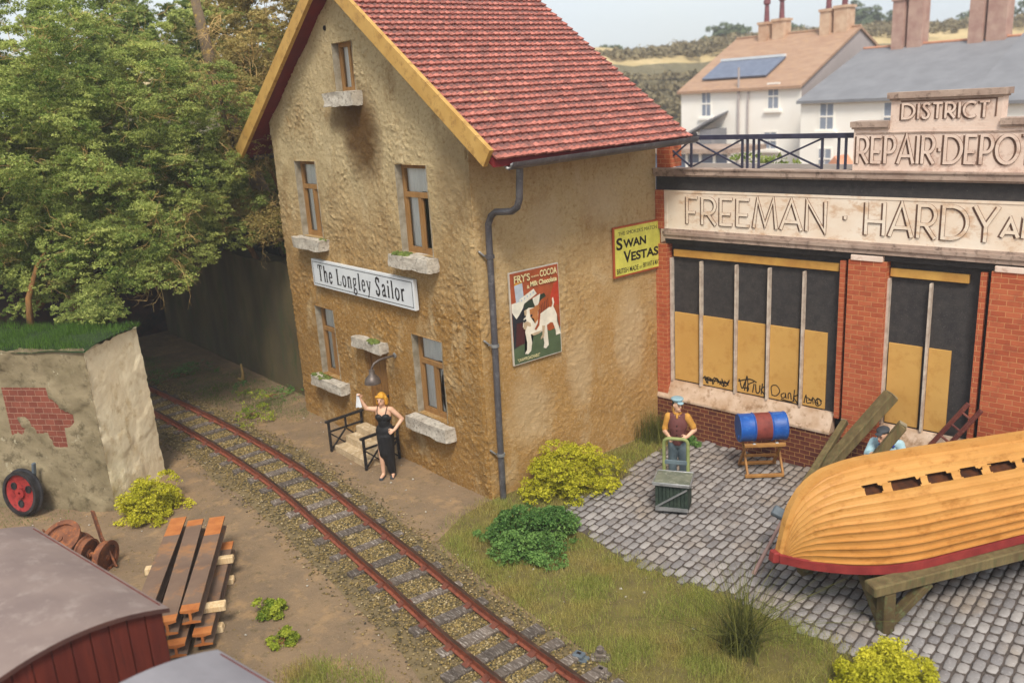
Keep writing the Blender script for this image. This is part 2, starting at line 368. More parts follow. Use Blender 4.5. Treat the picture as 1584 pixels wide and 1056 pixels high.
STONE = pm('pink_grey_faience', (236, 214, 198), (222, 196, 178), (196, 164, 146), scale=1.6, bump=.004, bscale=30, rough=.7)
STONE_C = pm('cream_faience_fascia', (244, 230, 212), (234, 212, 188), (212, 178, 146), scale=1.1, stretch=(1, 1, 1.6), bump=.004, bscale=30, rough=.7)
CORN = pm('weathered_cornice', (186, 164, 148), (156, 132, 118), (110, 92, 82), scale=2.4, bump=.005, rough=.8)
LETTER_SHADE = pm('painted_letter_shade', (128, 98, 80), (104, 78, 64), scale=6, rough=.9)  # shadow brown for letter sides and their offset copies
BLACKBAND = pm('speckled_black_band', (66, 62, 60), (52, 49, 50), scale=9, bump=.004, bscale=70, rough=.85, speck=((92, 88, 84), 60, .64))  # black of friezes and windows, also of the painted shadow strips
BOARD = pm('yellow_ochre_boarding', (210, 164, 90), (202, 154, 80), (194, 144, 72), scale=1.2, rough=.8, bump=.002, bscale=90)
LINTEL = pm('ochre_lintel', (214, 166, 84), (190, 138, 66), scale=3, rough=.7)
MULL = pm('pale_mullion_paint', (214, 200, 184), (176, 156, 140), scale=8, rough=.6)
CILLST = pm('buff_stone_cill', (214, 190, 168), (180, 148, 118), (150, 118, 88), scale=2.2, bump=.005, rough=.8)
RAILP = pm('navy_railing_paint', (62, 62, 82), (48, 46, 62), scale=5, rough=.5)
SPRAY = pm('spray_paint_black', (40, 30, 20), rough=.7)

def groundmat():
    s = NT('bare_earth'); col = s.mix(s.ramp(s.noise(.8, 8, .65), .35, .65), lin((150, 126, 98)), lin((126, 108, 88)))
    col = s.mix(s.ramp(s.noise(2.2, 7, .7, v=s.mapv(loc=(3, 9, 0))), .52, .68), col, lin((168, 138, 102)))
    col = s.mix(s.math('MULTIPLY', s.ramp(s.noise(5, 6, .75, v=s.mapv(loc=(1, 4, 0))), .55, .7), .7), col, lin((98, 88, 62)))
    col = s.mix(s.ramp(s.noise(55, 3, .7), .62, .7), col, lin((186, 166, 138)))
    col = s.mix(s.ramp(s.noise(70, 3, .7, v=s.mapv(loc=(5, 5, 5))), .64, .72), col, lin((84, 72, 58)))
    b = s.bump(s.noise(9, 8, .7), .03); return s.done(col, .97, nrm=s.bump(s.noise(90, 4, .7), .006, prev=b), spec=.1)
EARTH = groundmat()
BALLAST_BED = pm('ballast_dust', (134, 116, 82), (112, 98, 72), scale=5, bump=.02, bscale=40, rough=1)
def stonemat():
    s = NT('ballast_chippings'); a = s.attr(); q = s.n('ShaderNodeValToRGB'); s.l(a, q.inputs[0]); e = q.color_ramp.elements
    e[0].position = 0; e[0].color = lin((70, 66, 58)); e[1].position = 1; e[1].color = lin((190, 172, 136))
    for p_, c in ((.2, (98, 88, 60)), (.5, (136, 116, 72)), (.85, (160, 138, 88))): x = e.new(p_); x.color = lin(c)
    return s.done(q.outputs[0], .9, spec=.2)
CHIP = stonemat()
RUST = pm('rail_rust_paint', (146, 80, 56), (118, 64, 48), (86, 52, 42), scale=7, bump=.003, rough=.75)
RAILTOP = pm('worn_rail_head', (84, 60, 48), (64, 48, 40), (110, 84, 68), scale=5, stretch=(.3, 1, 1), rough=.5, metal=.3)
CHAIRM = pm('red_oxide_chair', (128, 72, 54), (100, 58, 46), scale=9, rough=.8, bump=.004)
SLEEPER = pm('bleached_sleeper', (112, 100, 90), (82, 72, 64), (176, 166, 156), scale=5, stretch=(.6, 3, 3), bump=.01, bscale=18, rough=.9, tint=.25)
def settmat():
    s = NT('granite_setts'); a = s.attr()
    col = s.mix(s.ramp(a, 0, 1), lin((124, 120, 120)), lin((164, 158, 154)))
    col = s.mix(s.ramp(s.noise(1.0, 5), .5, .7), col, lin((150, 136, 122)))
    col = s.mix(s.math('MULTIPLY', s.ramp(s.noise(9, 6, .7), .5, .75), .6), col, lin((120, 112, 108)))
    col = s.mix(s.math('MULTIPLY', s.ramp(s.noise(24, 5, .7, v=s.mapv(loc=(3, 2, 1))), .54, .8), .5), col, lin((206, 200, 196)))
    return s.done(col, .8, nrm=s.bump(s.noise(45, 5, .7), .008), spec=.25)
SETT = settmat()
JOINT = pm('sett_joint_dirt', (98, 88, 82), (80, 72, 67), scale=8, bump=.01, rough=1)
PLASTER_D = pm('dirty_olive_plaster', (150, 136, 108), (122, 110, 84), (92, 82, 60), scale=1.7, bump=.03, bscale=5, rough=.95, speck=((168, 158, 132), 5, .66))
PLASTER_L = pm('cream_plaster', (242, 228, 196), (234, 216, 182), (212, 190, 150), scale=1.4, bump=.02, bscale=6, rough=.92)
DARKWALL = pm('dark_olive_concrete', (104, 92, 62), (78, 70, 50), (74, 80, 50), scale=1.2, stretch=(1, 1, .35), bump=.006, rough=.9)  # dark olive tones streaked down the wall
BACKWALL = pm('plum_back_wall', (84, 56, 50), (50, 40, 40), (40, 40, 44), scale=1.5, bump=.01, rough=.9)
BARK = pm('warm_bark', (150, 108, 62), (104, 74, 44), scale=6, stretch=(2, 2, .4), bump=.015, rough=.9)
TWIG = pm('golden_twigs', (214, 182, 120), (172, 136, 80), scale=5, rough=.85)
LEAF = leafmat('tree_leaf', (92, 120, 48), (206, 212, 122), None, .4)
LEAF_B = leafmat('blueish_leaf', (88, 112, 48), (194, 200, 114), None, .4)
LEAF_O = leafmat('olive_leaf', (116, 104, 52), (204, 184, 116), None, .4)
LEAF_Y = leafmat('yellow_bush_leaf', (146, 146, 22), (220, 212, 66))
LEAF_G = leafmat('green_bush_leaf', (58, 96, 42), (138, 174, 92))
LEAF_L = leafmat('lime_tuft_leaf', (96, 120, 36), (190, 196, 70))
GRASS = leafmat('static_grass', (108, 124, 46), (196, 196, 108), ((138, 124, 58), (214, 194, 122)), .4)
GRASS_D = leafmat('shaded_turf', (46, 78, 26), (104, 138, 52), None, .3)
WAGROOF = pm('grey_felt_wagon_roof', (142, 124, 116), (128, 111, 105), (152, 136, 128), scale=1.6, bump=.003, bscale=60, rough=.75)
WAGROOF2 = pm('blue_grey_felt_wagon_roof', (146, 142, 146), (132, 128, 132), scale=1.6, bump=.003, bscale=60, rough=.75)
MAROON = pm('maroon_wagon_boards', (112, 48, 36), (94, 38, 30), (82, 36, 30), scale=3, stretch=(3, 3, .3), bump=.004, bscale=40, rough=.6)
WAGRIM = pm('brown_roof_edge', (92, 60, 52), (74, 48, 44), scale=4, rough=.7)
BLACKFR = pm('sooty_underframe', (52, 48, 46), (38, 36, 36), scale=5, rough=.8)
RUSTY = pm('orange_brown_rust', (132, 84, 58), (98, 60, 44), (166, 98, 52), scale=5, bump=.01, bscale=25, rough=.85)
RUSTRAIL = pm('brown_rail_steel', (132, 108, 90), (108, 86, 72), (156, 112, 74), scale=2.2, stretch=(.5, .5, 2), bump=.003, rough=.7)
RUSTO = pm('fresh_orange_rust', (192, 122, 66), (168, 98, 50), scale=5, bump=.004, rough=.85)
PINE = pm('raw_pine', (236, 210, 168), (214, 180, 132), scale=6, stretch=(4, 4, .5), bump=.01, bscale=20, rough=.85)
HULL = pm('ochre_yellow_hull_paint', (204, 152, 84), (192, 138, 70), (172, 118, 54), scale=2.2, stretch=(.6, 1, 1), bump=.004, bscale=40, rough=.55, speck=((120, 80, 40), 34, .735))
REDP = pm('oxide_red_paint', (150, 56, 52), (128, 42, 42), scale=5, bump=.003, rough=.55)
INSIDE = pm('brown_hull_inside', (96, 52, 22), (60, 32, 16), scale=5, rough=.9)
OLDWOOD = pm('weathered_green_brown_timber', (124, 108, 72), (96, 80, 52), (88, 94, 58), scale=3.5, stretch=(3, 3, .5), bump=.012, bscale=18, rough=.9)
OLDWOOD_D = pm('dark_weathered_timber', (100, 84, 52), (76, 62, 40), (98, 106, 70), scale=3.5, bump=.012, bscale=18, rough=.9)
ENDGR = pm('grey_end_grain', (168, 156, 128), (134, 122, 98), scale=16, bump=.006, rough=.9)
BLUE = pm('blue_drum_paint', (28, 92, 178), (22, 78, 156), (60, 116, 190), scale=4, bump=.003, rough=.45, spec=.5)
DRUMRED = pm('faded_red_drum_band', (140, 68, 60), (118, 54, 48), (104, 48, 44), scale=4, rough=.7)
TRESTLE = pm('varnished_trestle_wood', (176, 128, 70), (150, 104, 54), scale=6, bump=.004, rough=.6)
CRATE = pm('bottle_green_crate', (48, 62, 52), (34, 46, 40), (66, 78, 64), scale=5, bump=.004, rough=.6)
CRATELID = pm('grey_green_lid', (122, 124, 106), (98, 102, 88), (150, 150, 136), scale=5, bump=.004, rough=.6)
SILVER = pm('worn_silver_edge', (176, 176, 176), (140, 142, 142), scale=9, rough=.4, metal=.5)
TRUCKG = pm('sage_green_tube', (150, 158, 100), (126, 134, 80), scale=8, rough=.55)
SKIN = pm('painted_skin', (226, 182, 152), (212, 164, 134), scale=7, rough=.6)
HAIRB = pm('blonde_hair', (222, 164, 56), (186, 128, 36), scale=12, bump=.006, bscale=40, rough=.6)
DRESS = pm('black_dress', (22, 21, 23), (34, 33, 34), scale=8, rough=.55, bump=.004, bscale=24)
SHOE = pm('dark_grey_shoe', (70, 72, 76), (50, 52, 56), scale=6, rough=.6)
VEST = pm('plum_brown_waistcoat', (112, 66, 62), (92, 52, 50), scale=6, rough=.75, bump=.004)
SHIRT = pm('mustard_shirt', (206, 152, 70), (184, 128, 52), scale=6, rough=.75, bump=.004)
TROU = pm('slate_blue_trousers', (104, 118, 124), (84, 98, 106), scale=5, rough=.8, bump=.004)
CAPM = pm('pale_blue_cap', (150, 178, 186), (124, 152, 162), scale=6, rough=.6)
DHAIR = pm('dark_hair', (44, 48, 42), rough=.8)
LSHIRT = pm('pale_blue_shirt', (176, 208, 216), (150, 184, 196), scale=6, rough=.75)
OVERALL = pm('royal_blue_overalls', (38, 62, 158), (28, 48, 128), scale=6, rough=.75)
CAPD = pm('dark_grey_cap', (70, 74, 80), (54, 58, 62), scale=6, rough=.75)
STEELG = pm('blue_grey_steel', (108, 118, 126), (88, 98, 106), scale=6, rough=.65, metal=.2)
HANDLE = pm('mauve_brown_handle', (160, 130, 122), (132, 104, 98), scale=5, rough=.7)
LADDER = pm('red_brown_ladder', (112, 58, 48), (88, 42, 38), (130, 80, 66), scale=6, rough=.65)
WHEELRED = pm('red_wheel_paint', (168, 56, 50), (134, 36, 36), (90, 22, 24), scale=5, rough=.5)
TYRE = pm('dark_steel_tyre', (74, 72, 74), (48, 46, 48), scale=4, rough=.4, metal=.5)
LIMEWALL = pm('whitewashed_wall', (252, 248, 240), (246, 240, 230), scale=.6, rough=.9)
GABLE = pm('gable_shade_grey', (178, 168, 166), (166, 156, 154), scale=.6, rough=.9)  # cottage gables greyed in colour as their shaded side
BROOF = pm('brown_clay_roof', (178, 146, 122), (164, 130, 108), (186, 150, 116), scale=1.0, stretch=(1, 3, 1), bump=.02, bscale=12, rough=.9)
SLATE = pm('blue_grey_slate', (136, 136, 140), (124, 124, 128), scale=1.1, bump=.02, bscale=12, rough=.8)
RIDGE = pm('terracotta_ridge', (214, 156, 126), (196, 136, 108), scale=2, rough=.9)
CHIM = pm('cream_chimney_render', (214, 186, 158), (190, 152, 124), scale=2, rough=.9)
CHIMB = pm('mauve_brick_chimney', (190, 158, 142), (168, 130, 118), scale=2, rough=.9)
POT = pm('plum_chimney_pot', (132, 80, 84), (110, 64, 70), scale=3, rough=.8)
PANEG = pm('pale_cottage_pane', (150, 158, 172), (130, 138, 154), scale=2, rough=.3)
SOLAR = pm('solar_glass', (116, 124, 144), (102, 110, 130), scale=3, rough=.3)
HILLM = pm('wooded_hillside', (130, 120, 92), (114, 106, 82), (150, 136, 104), scale=.16, bump=.6, bscale=1.2, rough=1)
STUBBLE = pm('stubble_field', (204, 180, 134), (180, 158, 112), (164, 148, 104), scale=.25, rough=1)
WOODLEAF = leafmat('far_wood_leaf', (118, 106, 80), (152, 138, 104), None, .1)
WOODLEAF_G = leafmat('far_tree_leaf', (84, 98, 74), (120, 130, 98), None, .1)
FHOUSE = pm('grey_shed_roof', (176, 168, 162), (160, 150, 144), scale=1, rough=.9)
SAND = pm('tan_heap', (206, 164, 96), (184, 140, 78), scale=1, bump=.05, bscale=8, rough=1)
# ------------------------------------------------------------------ ground
mb = MB(); mb.add([(-400, -400, 0), (400, -400, 0), (400, 400, 0), (-400, 400, 0)], [(0, 1, 2, 3)])
tag(mb.build('ground', EARTH), kind='structure')
YARD = [(.68, 4.5), (.72, 3.6), (.79, 2.93), (1.2, 1.75), (1.02, 1.1), (1.09, .63), (1.9, .3), (2.95, .12), (4.29, .28), (5.46, .42), (6.36, .34), (7.19, .2), (9, 0), (13, -.4), (13, 5.98)]
def inside(x, y, P):
    c = False; j = len(P) - 1
    for i in range(len(P)):
        if (P[i][1] > y) != (P[j][1] > y) and x < (P[j][0] - P[i][0]) * (y - P[i][1]) / (P[j][1] - P[i][1]) + P[i][0]: c = not c
        j = i
    return c
def inside_np(X, Y, P):
    c = np.zeros(len(X), bool); j = len(P) - 1
    for i in range(len(P)):
        if P[i][1] != P[j][1]:
            k = ((P[i][1] > Y) != (P[j][1] > Y)) & (X < (P[j][0] - P[i][0]) * (Y - P[i][1]) / (P[j][1] - P[i][1]) + P[i][0]); c ^= k
        j = i
    return c
mb = MB(); cx = sum(a for a, b in YARD) / len(YARD)
mb.add([(a, b, .004) for a, b in YARD], [tuple(range(len(YARD)))], mi=1)
ca, sa = math.cos(R(100)), math.sin(R(100))           # rows run along this direction
rw = .14
for r in range(-60, 130):
    off = rnd.uniform(0, .3); q = -14 + off
    while q < 12:
        ln = rnd.uniform(.19, .29)
        px_, py_ = r * rw, q + ln / 2
        x = px_ * sa + py_ * ca; y = -px_ * ca + py_ * sa
        if inside(x, y, YARD) and inside(x + .08, y, YARD) and inside(x - .06, y, YARD):
            w2 = rw / 2 - rnd.uniform(.005, .010); l2 = ln / 2 - rnd.uniform(.006, .012); hz = .03 + rnd.uniform(-.006, .006); b_ = .017; tx = rnd.uniform(-.004, .004); ty = rnd.uniform(-.005, .005)
            vs = []
            for (kx, ky, hh) in ((w2, l2, .004), (w2 - .004, l2 - .004, hz - .01), (w2 - b_, l2 - b_, hz)):
                for i, j in ((-1, -1), (0, -1.06), (1, -1), (1.06, 0), (1, 1), (0, 1.06), (-1, 1), (-1.06, 0)):
                    s1 = .9 if abs(i) == 1 and abs(j) == 1 else 1
                    lx, ly = i * kx * s1, j * ky * s1
                    vs.append(((px_ + lx) * sa + (py_ + ly) * ca, -(px_ + lx) * ca + (py_ + ly) * sa, hh + (tx * i + ty * j if hh > .005 else 0)))
            vs.append((x, y, hz + .004)); fs = []; fj = []
            for k in range(2):
                for i in range(8): (fs if k else fj).append((k * 8 + i, k * 8 + (i + 1) % 8, k * 8 + 8 + (i + 1) % 8, k * 8 + 8 + i))
            for i in range(8): fs.append((16 + i, 16 + (i + 1) % 8, 24))
            mb.add(vs, fj, .5, 1); mb.f += [[i_ + len(mb.v) - len(vs) for i_ in f_] for f_ in fs]; tr__ = rnd.random(); mb.t += [tr__] * len(fs); mb.mi += [0] * len(fs)
        q += ln
yard = mb.build('cobbled_yard', [SETT, JOINT], smooth=True, sharp=50); tag(yard, kind='structure')

# ------------------------------------------------------------------ railway track
def spline(P, step):
    P = [Vector((*q, 0)) for q in P]; out = []
    for i in range(len(P) - 1):
        a, b, c, d = P[max(i - 1, 0)], P[i], P[i + 1], P[min(i + 2, len(P) - 1)]
        n = max(2, int((c - b).length / step))
        for k in range(n):
            t = k / n; out.append(.5 * ((2 * b) + (c - a) * t + (2 * a - 5 * b + 4 * c - d) * t * t + (3 * b - a - 3 * c + d) * t ** 3))
    out.append(P[-1]); return out
def resample(P, step):
    out = []; c = 0
    for a, b in zip(P, P[1:]):
        L = (b - a).length; s = c
        while s < L: out.append(a.lerp(b, s / L)); s += step
        c = s - L
    return out
CTR = spline([(-18, -2.95), (-14.5, -2.72), (-11.2, -2.5), (-9.2, -2.35), (-7.2, -2.24), (-5.5, -2.19), (-3.8, -2.19), (-2.5, -2.25), (-1.2, -2.36), (0, -2.46), (1.3, -2.57), (2.6, -2.7), (3.9, -2.78), (5.2, -2.82), (8, -2.86), (12, -2.9)], .2)
GA = .36
def offs(P, d, z):
    o = []
    for i, q in enumerate(P):
        t = (P[min(i + 1, len(P) - 1)] - P[max(i - 1, 0)]).normalized(); o.append(Vector((q.x - t.y * d, q.y + t.x * d, z)))
    return o
def sweep(mb, P, prof, t=.5, mi=None):
    """prof: closed list of (side, z)"""
    n = len(prof); vs = []; fs = []
    for i, q in enumerate(P):
        d = (P[min(i + 1, len(P) - 1)] - P[max(i - 1, 0)]).normalized()
        for a, z in prof: vs.append((q.x - d.y * a, q.y + d.x * a, q.z + z))
    for i in range(len(P) - 1):
        for k in range(n):
            mb.add([vs[i * n + k], vs[i * n + (k + 1) % n], vs[(i + 1) * n + (k + 1) % n], vs[(i + 1) * n + k]], [(0, 1, 2, 3)], t, mi[k] if mi else 0)
RPROF = [(-.05, 0), (.05, 0), (.05, .012), (.015, .026), (.015, .08), (.026, .088), (.026, .118), (-.026, .118), (-.026, .088), (-.015, .08), (-.015, .026), (-.05, .012)]
RMI = [0, 0, 0, 0, 0, 0, 1, 0, 0, 0, 0, 0]
def make_track(path, label, step, x_sub=None):
    root = thing('railway_track', label, 'railway track', (0, 0, 0))
    for sgn in (1, -1):
        mb = MB(); sweep(mb, offs(path, sgn * (GA), .078), RPROF, mi=RMI); mb.build('rail', [RUST, RAILTOP], root)
    pts = resample(path, .01); acc = 0; pos = []; d = 0
    for q in pts:
        sp = step if not (x_sub and q.x > x_sub) else step * .6
        if acc >= sp: pos.append(q); acc = 0
        acc += .01
    for q in pos:
        i = min(range(len(path)), key=lambda k: (path[k] - q).length); t = (path[min(i + 1, len(path) - 1)] - path[max(i - 1, 0)]).normalized()
        nn = Vector((-t.y, t.x, 0)); a = rnd.uniform(-.05, .05); ln = .6 + rnd.uniform(-.05, .05); nn2 = (nn + t * a).normalized(); w = rnd.uniform(.14, .2)
        if x_sub and q.x > x_sub: ln = .78
        mb = MB(); mb.beam(q - nn2 * ln + Vector((0, 0, .05)), q + nn2 * ln + Vector((0, 0, .05 + rnd.uniform(-.01, .01))), w, .07, t=rnd.random(), bev=.012, jit=.006)
        sl = mb.build('sleeper', SLEEPER, root)
        for sgn in (1, -1):
            c = q + nn * GA * sgn; cb = MB(); pf = [(-.11, .045), (-.11, .062), (-.08, .068), (-.055, .085), (-.04, .098), (.04, .098), (.055, .085), (.08, .068), (.11, .062), (.11, .045)]
            vs = [c + nn * a_ + t * l_ + Vector((0, 0, z_ + .028)) for l_ in (-.05, .05) for a_, z_ in pf]; n_ = len(pf)
            cb.add(vs, [tuple(range(n_)), tuple(range(2 * n_ - 1, n_ - 1, -1))] + [(k, (k + 1) % n_, n_ + (k + 1) % n_, n_ + k) for k in range(n_)])
            cb.build('rail_chair', CHAIRM, sl)
    return root, pos
TRACK, SLP = make_track(CTR, 'curving narrow gauge track with rusty rails and bleached sleepers passing the pub door', .64, 3.5)
P2 = spline([(-9, -8.35), (-4, -7.9), (.9, -7.95), (3.6, -7.45), (7, -6.8), (12, -5.8)], .3)
make_track(P2, 'siding track under the two covered wagons', .6)
# ballast bed and chippings
bed = offs(CTR, 0, 0); mb = MB()
L_ = offs(CTR, .84, .003); R_ = offs(CTR, -.9, .003); n = len(CTR); w_ = lambda q: q
for i in range(n):
    for q, s_ in ((L_[i], 1), (R_[i], -1)):
        k = noise.noise(Vector((i * .13, s_ * 7, 0))) * .16; d = (q - CTR[i]).normalized(); q.x += d.x * k; q.y += d.y * k; q.z = .003
mid = [Vector((q.x, q.y, .03)) for q in CTR]
li = [l.lerp(m_, .3) + Vector((0, 0, .016)) for l, m_ in zip(L_, mid)]; ri = [l.lerp(m_, .3) + Vector((0, 0, .016)) for l, m_ in zip(R_, mid)]
cols = [L_, li, mid, ri, R_]; vs = [tuple(c[i]) for i in range(n) for c in cols]
fs = [(i * 5 + k, i * 5 + k + 1, i * 5 + k + 6, i * 5 + k + 5) for i in range(n - 1) for k in range(4)]
mb.add(vs, fs); tag(mb.build('ballast_bed', BALLAST_BED, smooth=True), kind='structure')
def stones(name, X, Y, Z, size, mat, seed, tint=None, sq=.6):
    g = np.random.default_rng(seed); n = len(X)
    base = np.array([(1, 0, 0), (0, 1, 0), (-1, 0, 0), (0, -1, 0), (0, 0, 1), (0, 0, -.6)], float)
    F = np.array([(0, 1, 4), (1, 2, 4), (2, 3, 4), (3, 0, 4), (1, 0, 5), (2, 1, 5), (3, 2, 5), (0, 3, 5)])
    V = base[None] * (1 + g.uniform(-.4, .4, (n, 6, 1))) + g.uniform(-.2, .2, (n, 6, 3))
    V *= (size * g.uniform(.5, 1.5, n) ** 1.2)[:, None, None]; V[:, :, 2] *= sq
    a = g.uniform(0, 6.28, n); c, s_ = np.cos(a), np.sin(a); x = V[:, :, 0] * c[:, None] - V[:, :, 1] * s_[:, None]; y = V[:, :, 0] * s_[:, None] + V[:, :, 1] * c[:, None]
    V[:, :, 0] = x + X[:, None]; V[:, :, 1] = y + Y[:, None]; V[:, :, 2] += Z[:, None]
    FF = (F[None] + (np.arange(n) * 6)[:, None, None]).reshape(-1, 3)
    t = np.repeat(g.uniform(0, 1, n) if tint is None else tint, 8)
    return link(name, np_mesh(name, V.reshape(-1, 3), FF, t), mat)
g = np.random.default_rng(3); C_ = np.array([(q.x, q.y) for q in CTR]); keep = (C_[:, 0] > -15) & (C_[:, 0] < 7); C_ = C_[keep]
N = 60000; i = g.integers(0, len(C_) - 1, N); f = g.random(N)[:, None]; c = C_[i] * (1 - f) + C_[i + 1] * f; d = C_[i + 1] - C_[i]; d /= np.linalg.norm(d, axis=1)[:, None]
o = g.normal(0, .43, N); o = np.where(np.abs(o) > 1.1, g.uniform(-.9, .9, N), o); X = c[:, 0] - d[:, 1] * o; Y = c[:, 1] + d[:, 0] * o
Z = np.interp(np.abs(o), [0, .68, 1.0, 1.3], [.036, .044, .012, .004])
tag(stones('ballast_stones', X, Y, Z, .016, CHIP, 4), 'tan and grey ballast chippings strewn between and beside the rails', 'ballast', kind='stuff')
N = 9000; X = g.uniform(-9, 6, N); Y = g.uniform(-7.5, 1, N); k = (np.array([noise.noise(Vector((a * .9, b * .9, 0))) for a, b in zip(X, Y)]) > -.05) & ~inside_np(X, Y, YARD) & ~((X < 0) & (Y > -.05)); X, Y = X[k], Y[k]
tag(stones('earth_pebbles', X, Y, np.full(len(X), .003), .010, CHIP, 5, g.beta(3, 2, len(X))), 'small pale grit and pebbles scattered on the bare earth', 'pebbles', kind='stuff')
N = 220; X = g.uniform(-8, 5, N); Y = g.uniform(-6.5, .2, N); k = ~inside_np(X, Y, YARD) & ~((X < 0) & (Y > -.05)); X, Y = X[k], Y[k]
tag(stones('white_crumbs', X, Y, np.full(len(X), .01), .018, SILL, 6), 'scattered white plaster crumbs on the earth by the track', 'crumbs', kind='stuff')
# loose point castings by the near end of the track
for k_, (x, y, a, lab) in enumerate(((4.32, -2.06, .3, 'small grey cast rail chair lying nearest the rails, bottom centre'), (4.5, -1.86, .7, 'small grey casting with a round knob beside the grass edge'), (4.72, -2.08, .2, 'pale grey cast rail chair with a square hole at the bottom edge'))):
    t_ = thing('rail_casting', lab, 'rail fitting', (x, y, .01), a, 'loose point castings beside the track')
    mb = MB(); mb.box((-.12, -.07, 0), (.12, .07, .05), bev=.012); mb.box((-.07, -.06, .05), (.07, .06, .1), bev=.012); mb.build('base', STEELG if k_ == 0 else SLEEPER, t_)
    mb = MB()
    if k_ == 1: mb.lathe([(.02, .1), (.045, .12), (.05, .16), (.02, .19)], 12)
    else: mb.box((-.028, -.02, .101), (.028, .02, .104))
    mb.build('knob' if k_ == 1 else 'square_hole', SLEEPER if k_ == 1 else BLACK, t_)
# ------------------------------------------------------------------ the pub
W, D, AX = 7.0, 4.5, -3.5
SL, UA = .70, 9.0                                    # roof slope, underside apex height
und = lambda x: UA - SL * abs(x - AX)
WIN = {'UL': (-5.98, -5.08, 4.23, 5.80), 'UR': (-2.10, -1.14, 4.23, 5.80), 'LL': (-5.85, -5.05, 1.16, 2.71), 'LR': (-2.07, -1.12, 1.16, 2.71), 'AT': (-3.87, -3.16, 7.10, 7.96)}
DOORH = (-3.88, -3.08, .42, 2.12)
HOLES = list(WIN.values()) + [DOORH]
house = thing('pub_house', 'tan stuccoed two storey pub with red tiled roof and ochre bargeboards', 'house', (0, 0, 0))
def brk(vals, step):
    o = []
    for a, b in zip(vals, vals[1:]):
        n = max(1, round((b - a) / step)); o += [a + (b - a) * k / n for k in range(n)]
    return o + [vals[-1]]
def rough(v, nrm, amt=1):
    q = Vector(v); a = noise.fractal(q * 1.1, 1, 2, 3) * .03; w = Vector((q.x + q.z * .5, q.y + q.z * .3, q.z * .8)) + noise.noise_vector(q * 2.5) * .12
    b_ = abs(noise.noise(w * 8.5)) * .035 - .01; c = max(0, noise.noise(w * 19 + Vector((7, 1, 2)))) * .055; k = .55 + .6 * noise.noise(q * .8 + Vector((3, 3, 3)))
    return q + Vector(nrm) * (a + (b_ + c) * k) * amt
mb = MB()
xs = brk(sorted({-W, 0, AX} | {h[0] for h in HOLES} | {h[1] for h in HOLES}), .026); zs = brk(sorted({0, UA} | {h[2] for h in HOLES} | {h[3] for h in HOLES}), .026)
idx = {}; vs = []
for i, x in enumerate(xs):
    for j, z in enumerate(zs):
        zz = min(z, und(x) + .05)
        edge = any(h[0] - .01 <= x <= h[1] + .01 and h[2] - .01 <= z <= h[3] + .01 for h in HOLES)
        v = rough((x, 0, zz), (0, -1, 0), .4 if edge else 1)
        if x > -.03: v.y += .03; v.x += rough((0, 0, zz), (1, 0, 0)).x
        if x < -W + .03: v.y += .03; v.x += noise.noise(Vector((3, 1, zz * 3))) * .03
        if edge: v.x += noise.noise(Vector((x * 3, 9, z * 6))) * .012
        idx[i, j] = len(vs); vs.append(v)
fs = []
for i in range(len(xs) - 1):
    for j in range(len(zs) - 1):
        cx, cz = (xs[i] + xs[i + 1]) / 2, (zs[j] + zs[j + 1]) / 2
        if any(h[0] < cx < h[1] and h[2] < cz < h[3] for h in HOLES): continue
        if zs[j] > max(und(xs[i]), und(xs[i + 1])) + .05: continue
        fs.append((idx[i, j], idx[i + 1, j], idx[i + 1, j + 1], idx[i, j + 1]))
mb.add(vs, fs)
ys = brk([0, D], .026); z2 = brk([0, 6.56], .026); n = len(z2); vs = []
for j, y in enumerate(ys):
    for z in z2:
        v = rough((0, y, z), (1, 0, 0), .65); 
        if y < .03: v = Vector((rough((0, 0, z), (1, 0, 0)).x, rough((0, 0, z), (0, -1, 0)).y + .03, z))
        vs.append(v)
mb.add(vs, [(i * n + k, (i + 1) * n + k, (i + 1) * n + k + 1, i * n + k + 1) for i in range(len(ys) - 1) for k in range(n - 1)], mi=1)
mb.add([(-W, 0.03, 0), (-W, D, 0), (-W, D, 6.5), (-W, 0.03, 6.5)], [(0, 1, 2, 3)], mi=1)
mb.add([(-W, D, 0), (0, D, 0), (0, D, 6.5), (AX, D, 8.95), (-W, D, 6.5)], [(0, 1, 2, 3, 4)], mi=1)
for h in HOLES:                                       # reveals
    x0, x1, z0, z1 = h; y0, y1 = .03, .2
    if h is DOORH: z0 = 0.0
    mb.add([(x0, y0 - .05, z0), (x0, y1, z0), (x0, y1, z1), (x0, y0 - .05, z1)], [(0, 1, 2, 3)], mi=2 if h is not DOORH else 0)
    mb.add([(x1, y0 - .05, z0), (x1, y1, z0), (x1, y1, z1), (x1, y0 - .05, z1)], [(0, 1, 2, 3)], mi=2 if h is not DOORH else 0)
    mb.add([(x0, y0 - .05, z1), (x1, y0 - .05, z1), (x1, y1, z1), (x0, y1, z1)], [(0, 1, 2, 3)])
    mb.add([(x0, y0 - .05, z0), (x1, y0 - .05, z0), (x1, y1, z0), (x0, y1, z0)], [(0, 1, 2, 3)])
mb.build('wall', [STUCCO, STUCCO_S, REVEAL], house, smooth=True, normals=False, sharp=50)
# small dark vent hole high in the gable
mb = MB(); mb.lathe([(.03, -.03), (.045, -.03), (.045, .02), (.03, .02)], 12, 'y', (-4.05, 0, 8.25), close=True); mb.lathe([(.03, -.012), (.001, -.012)], 12, 'y', (-4.05, 0, 8.25)); mb.build('vent_hole', BLACK, house)

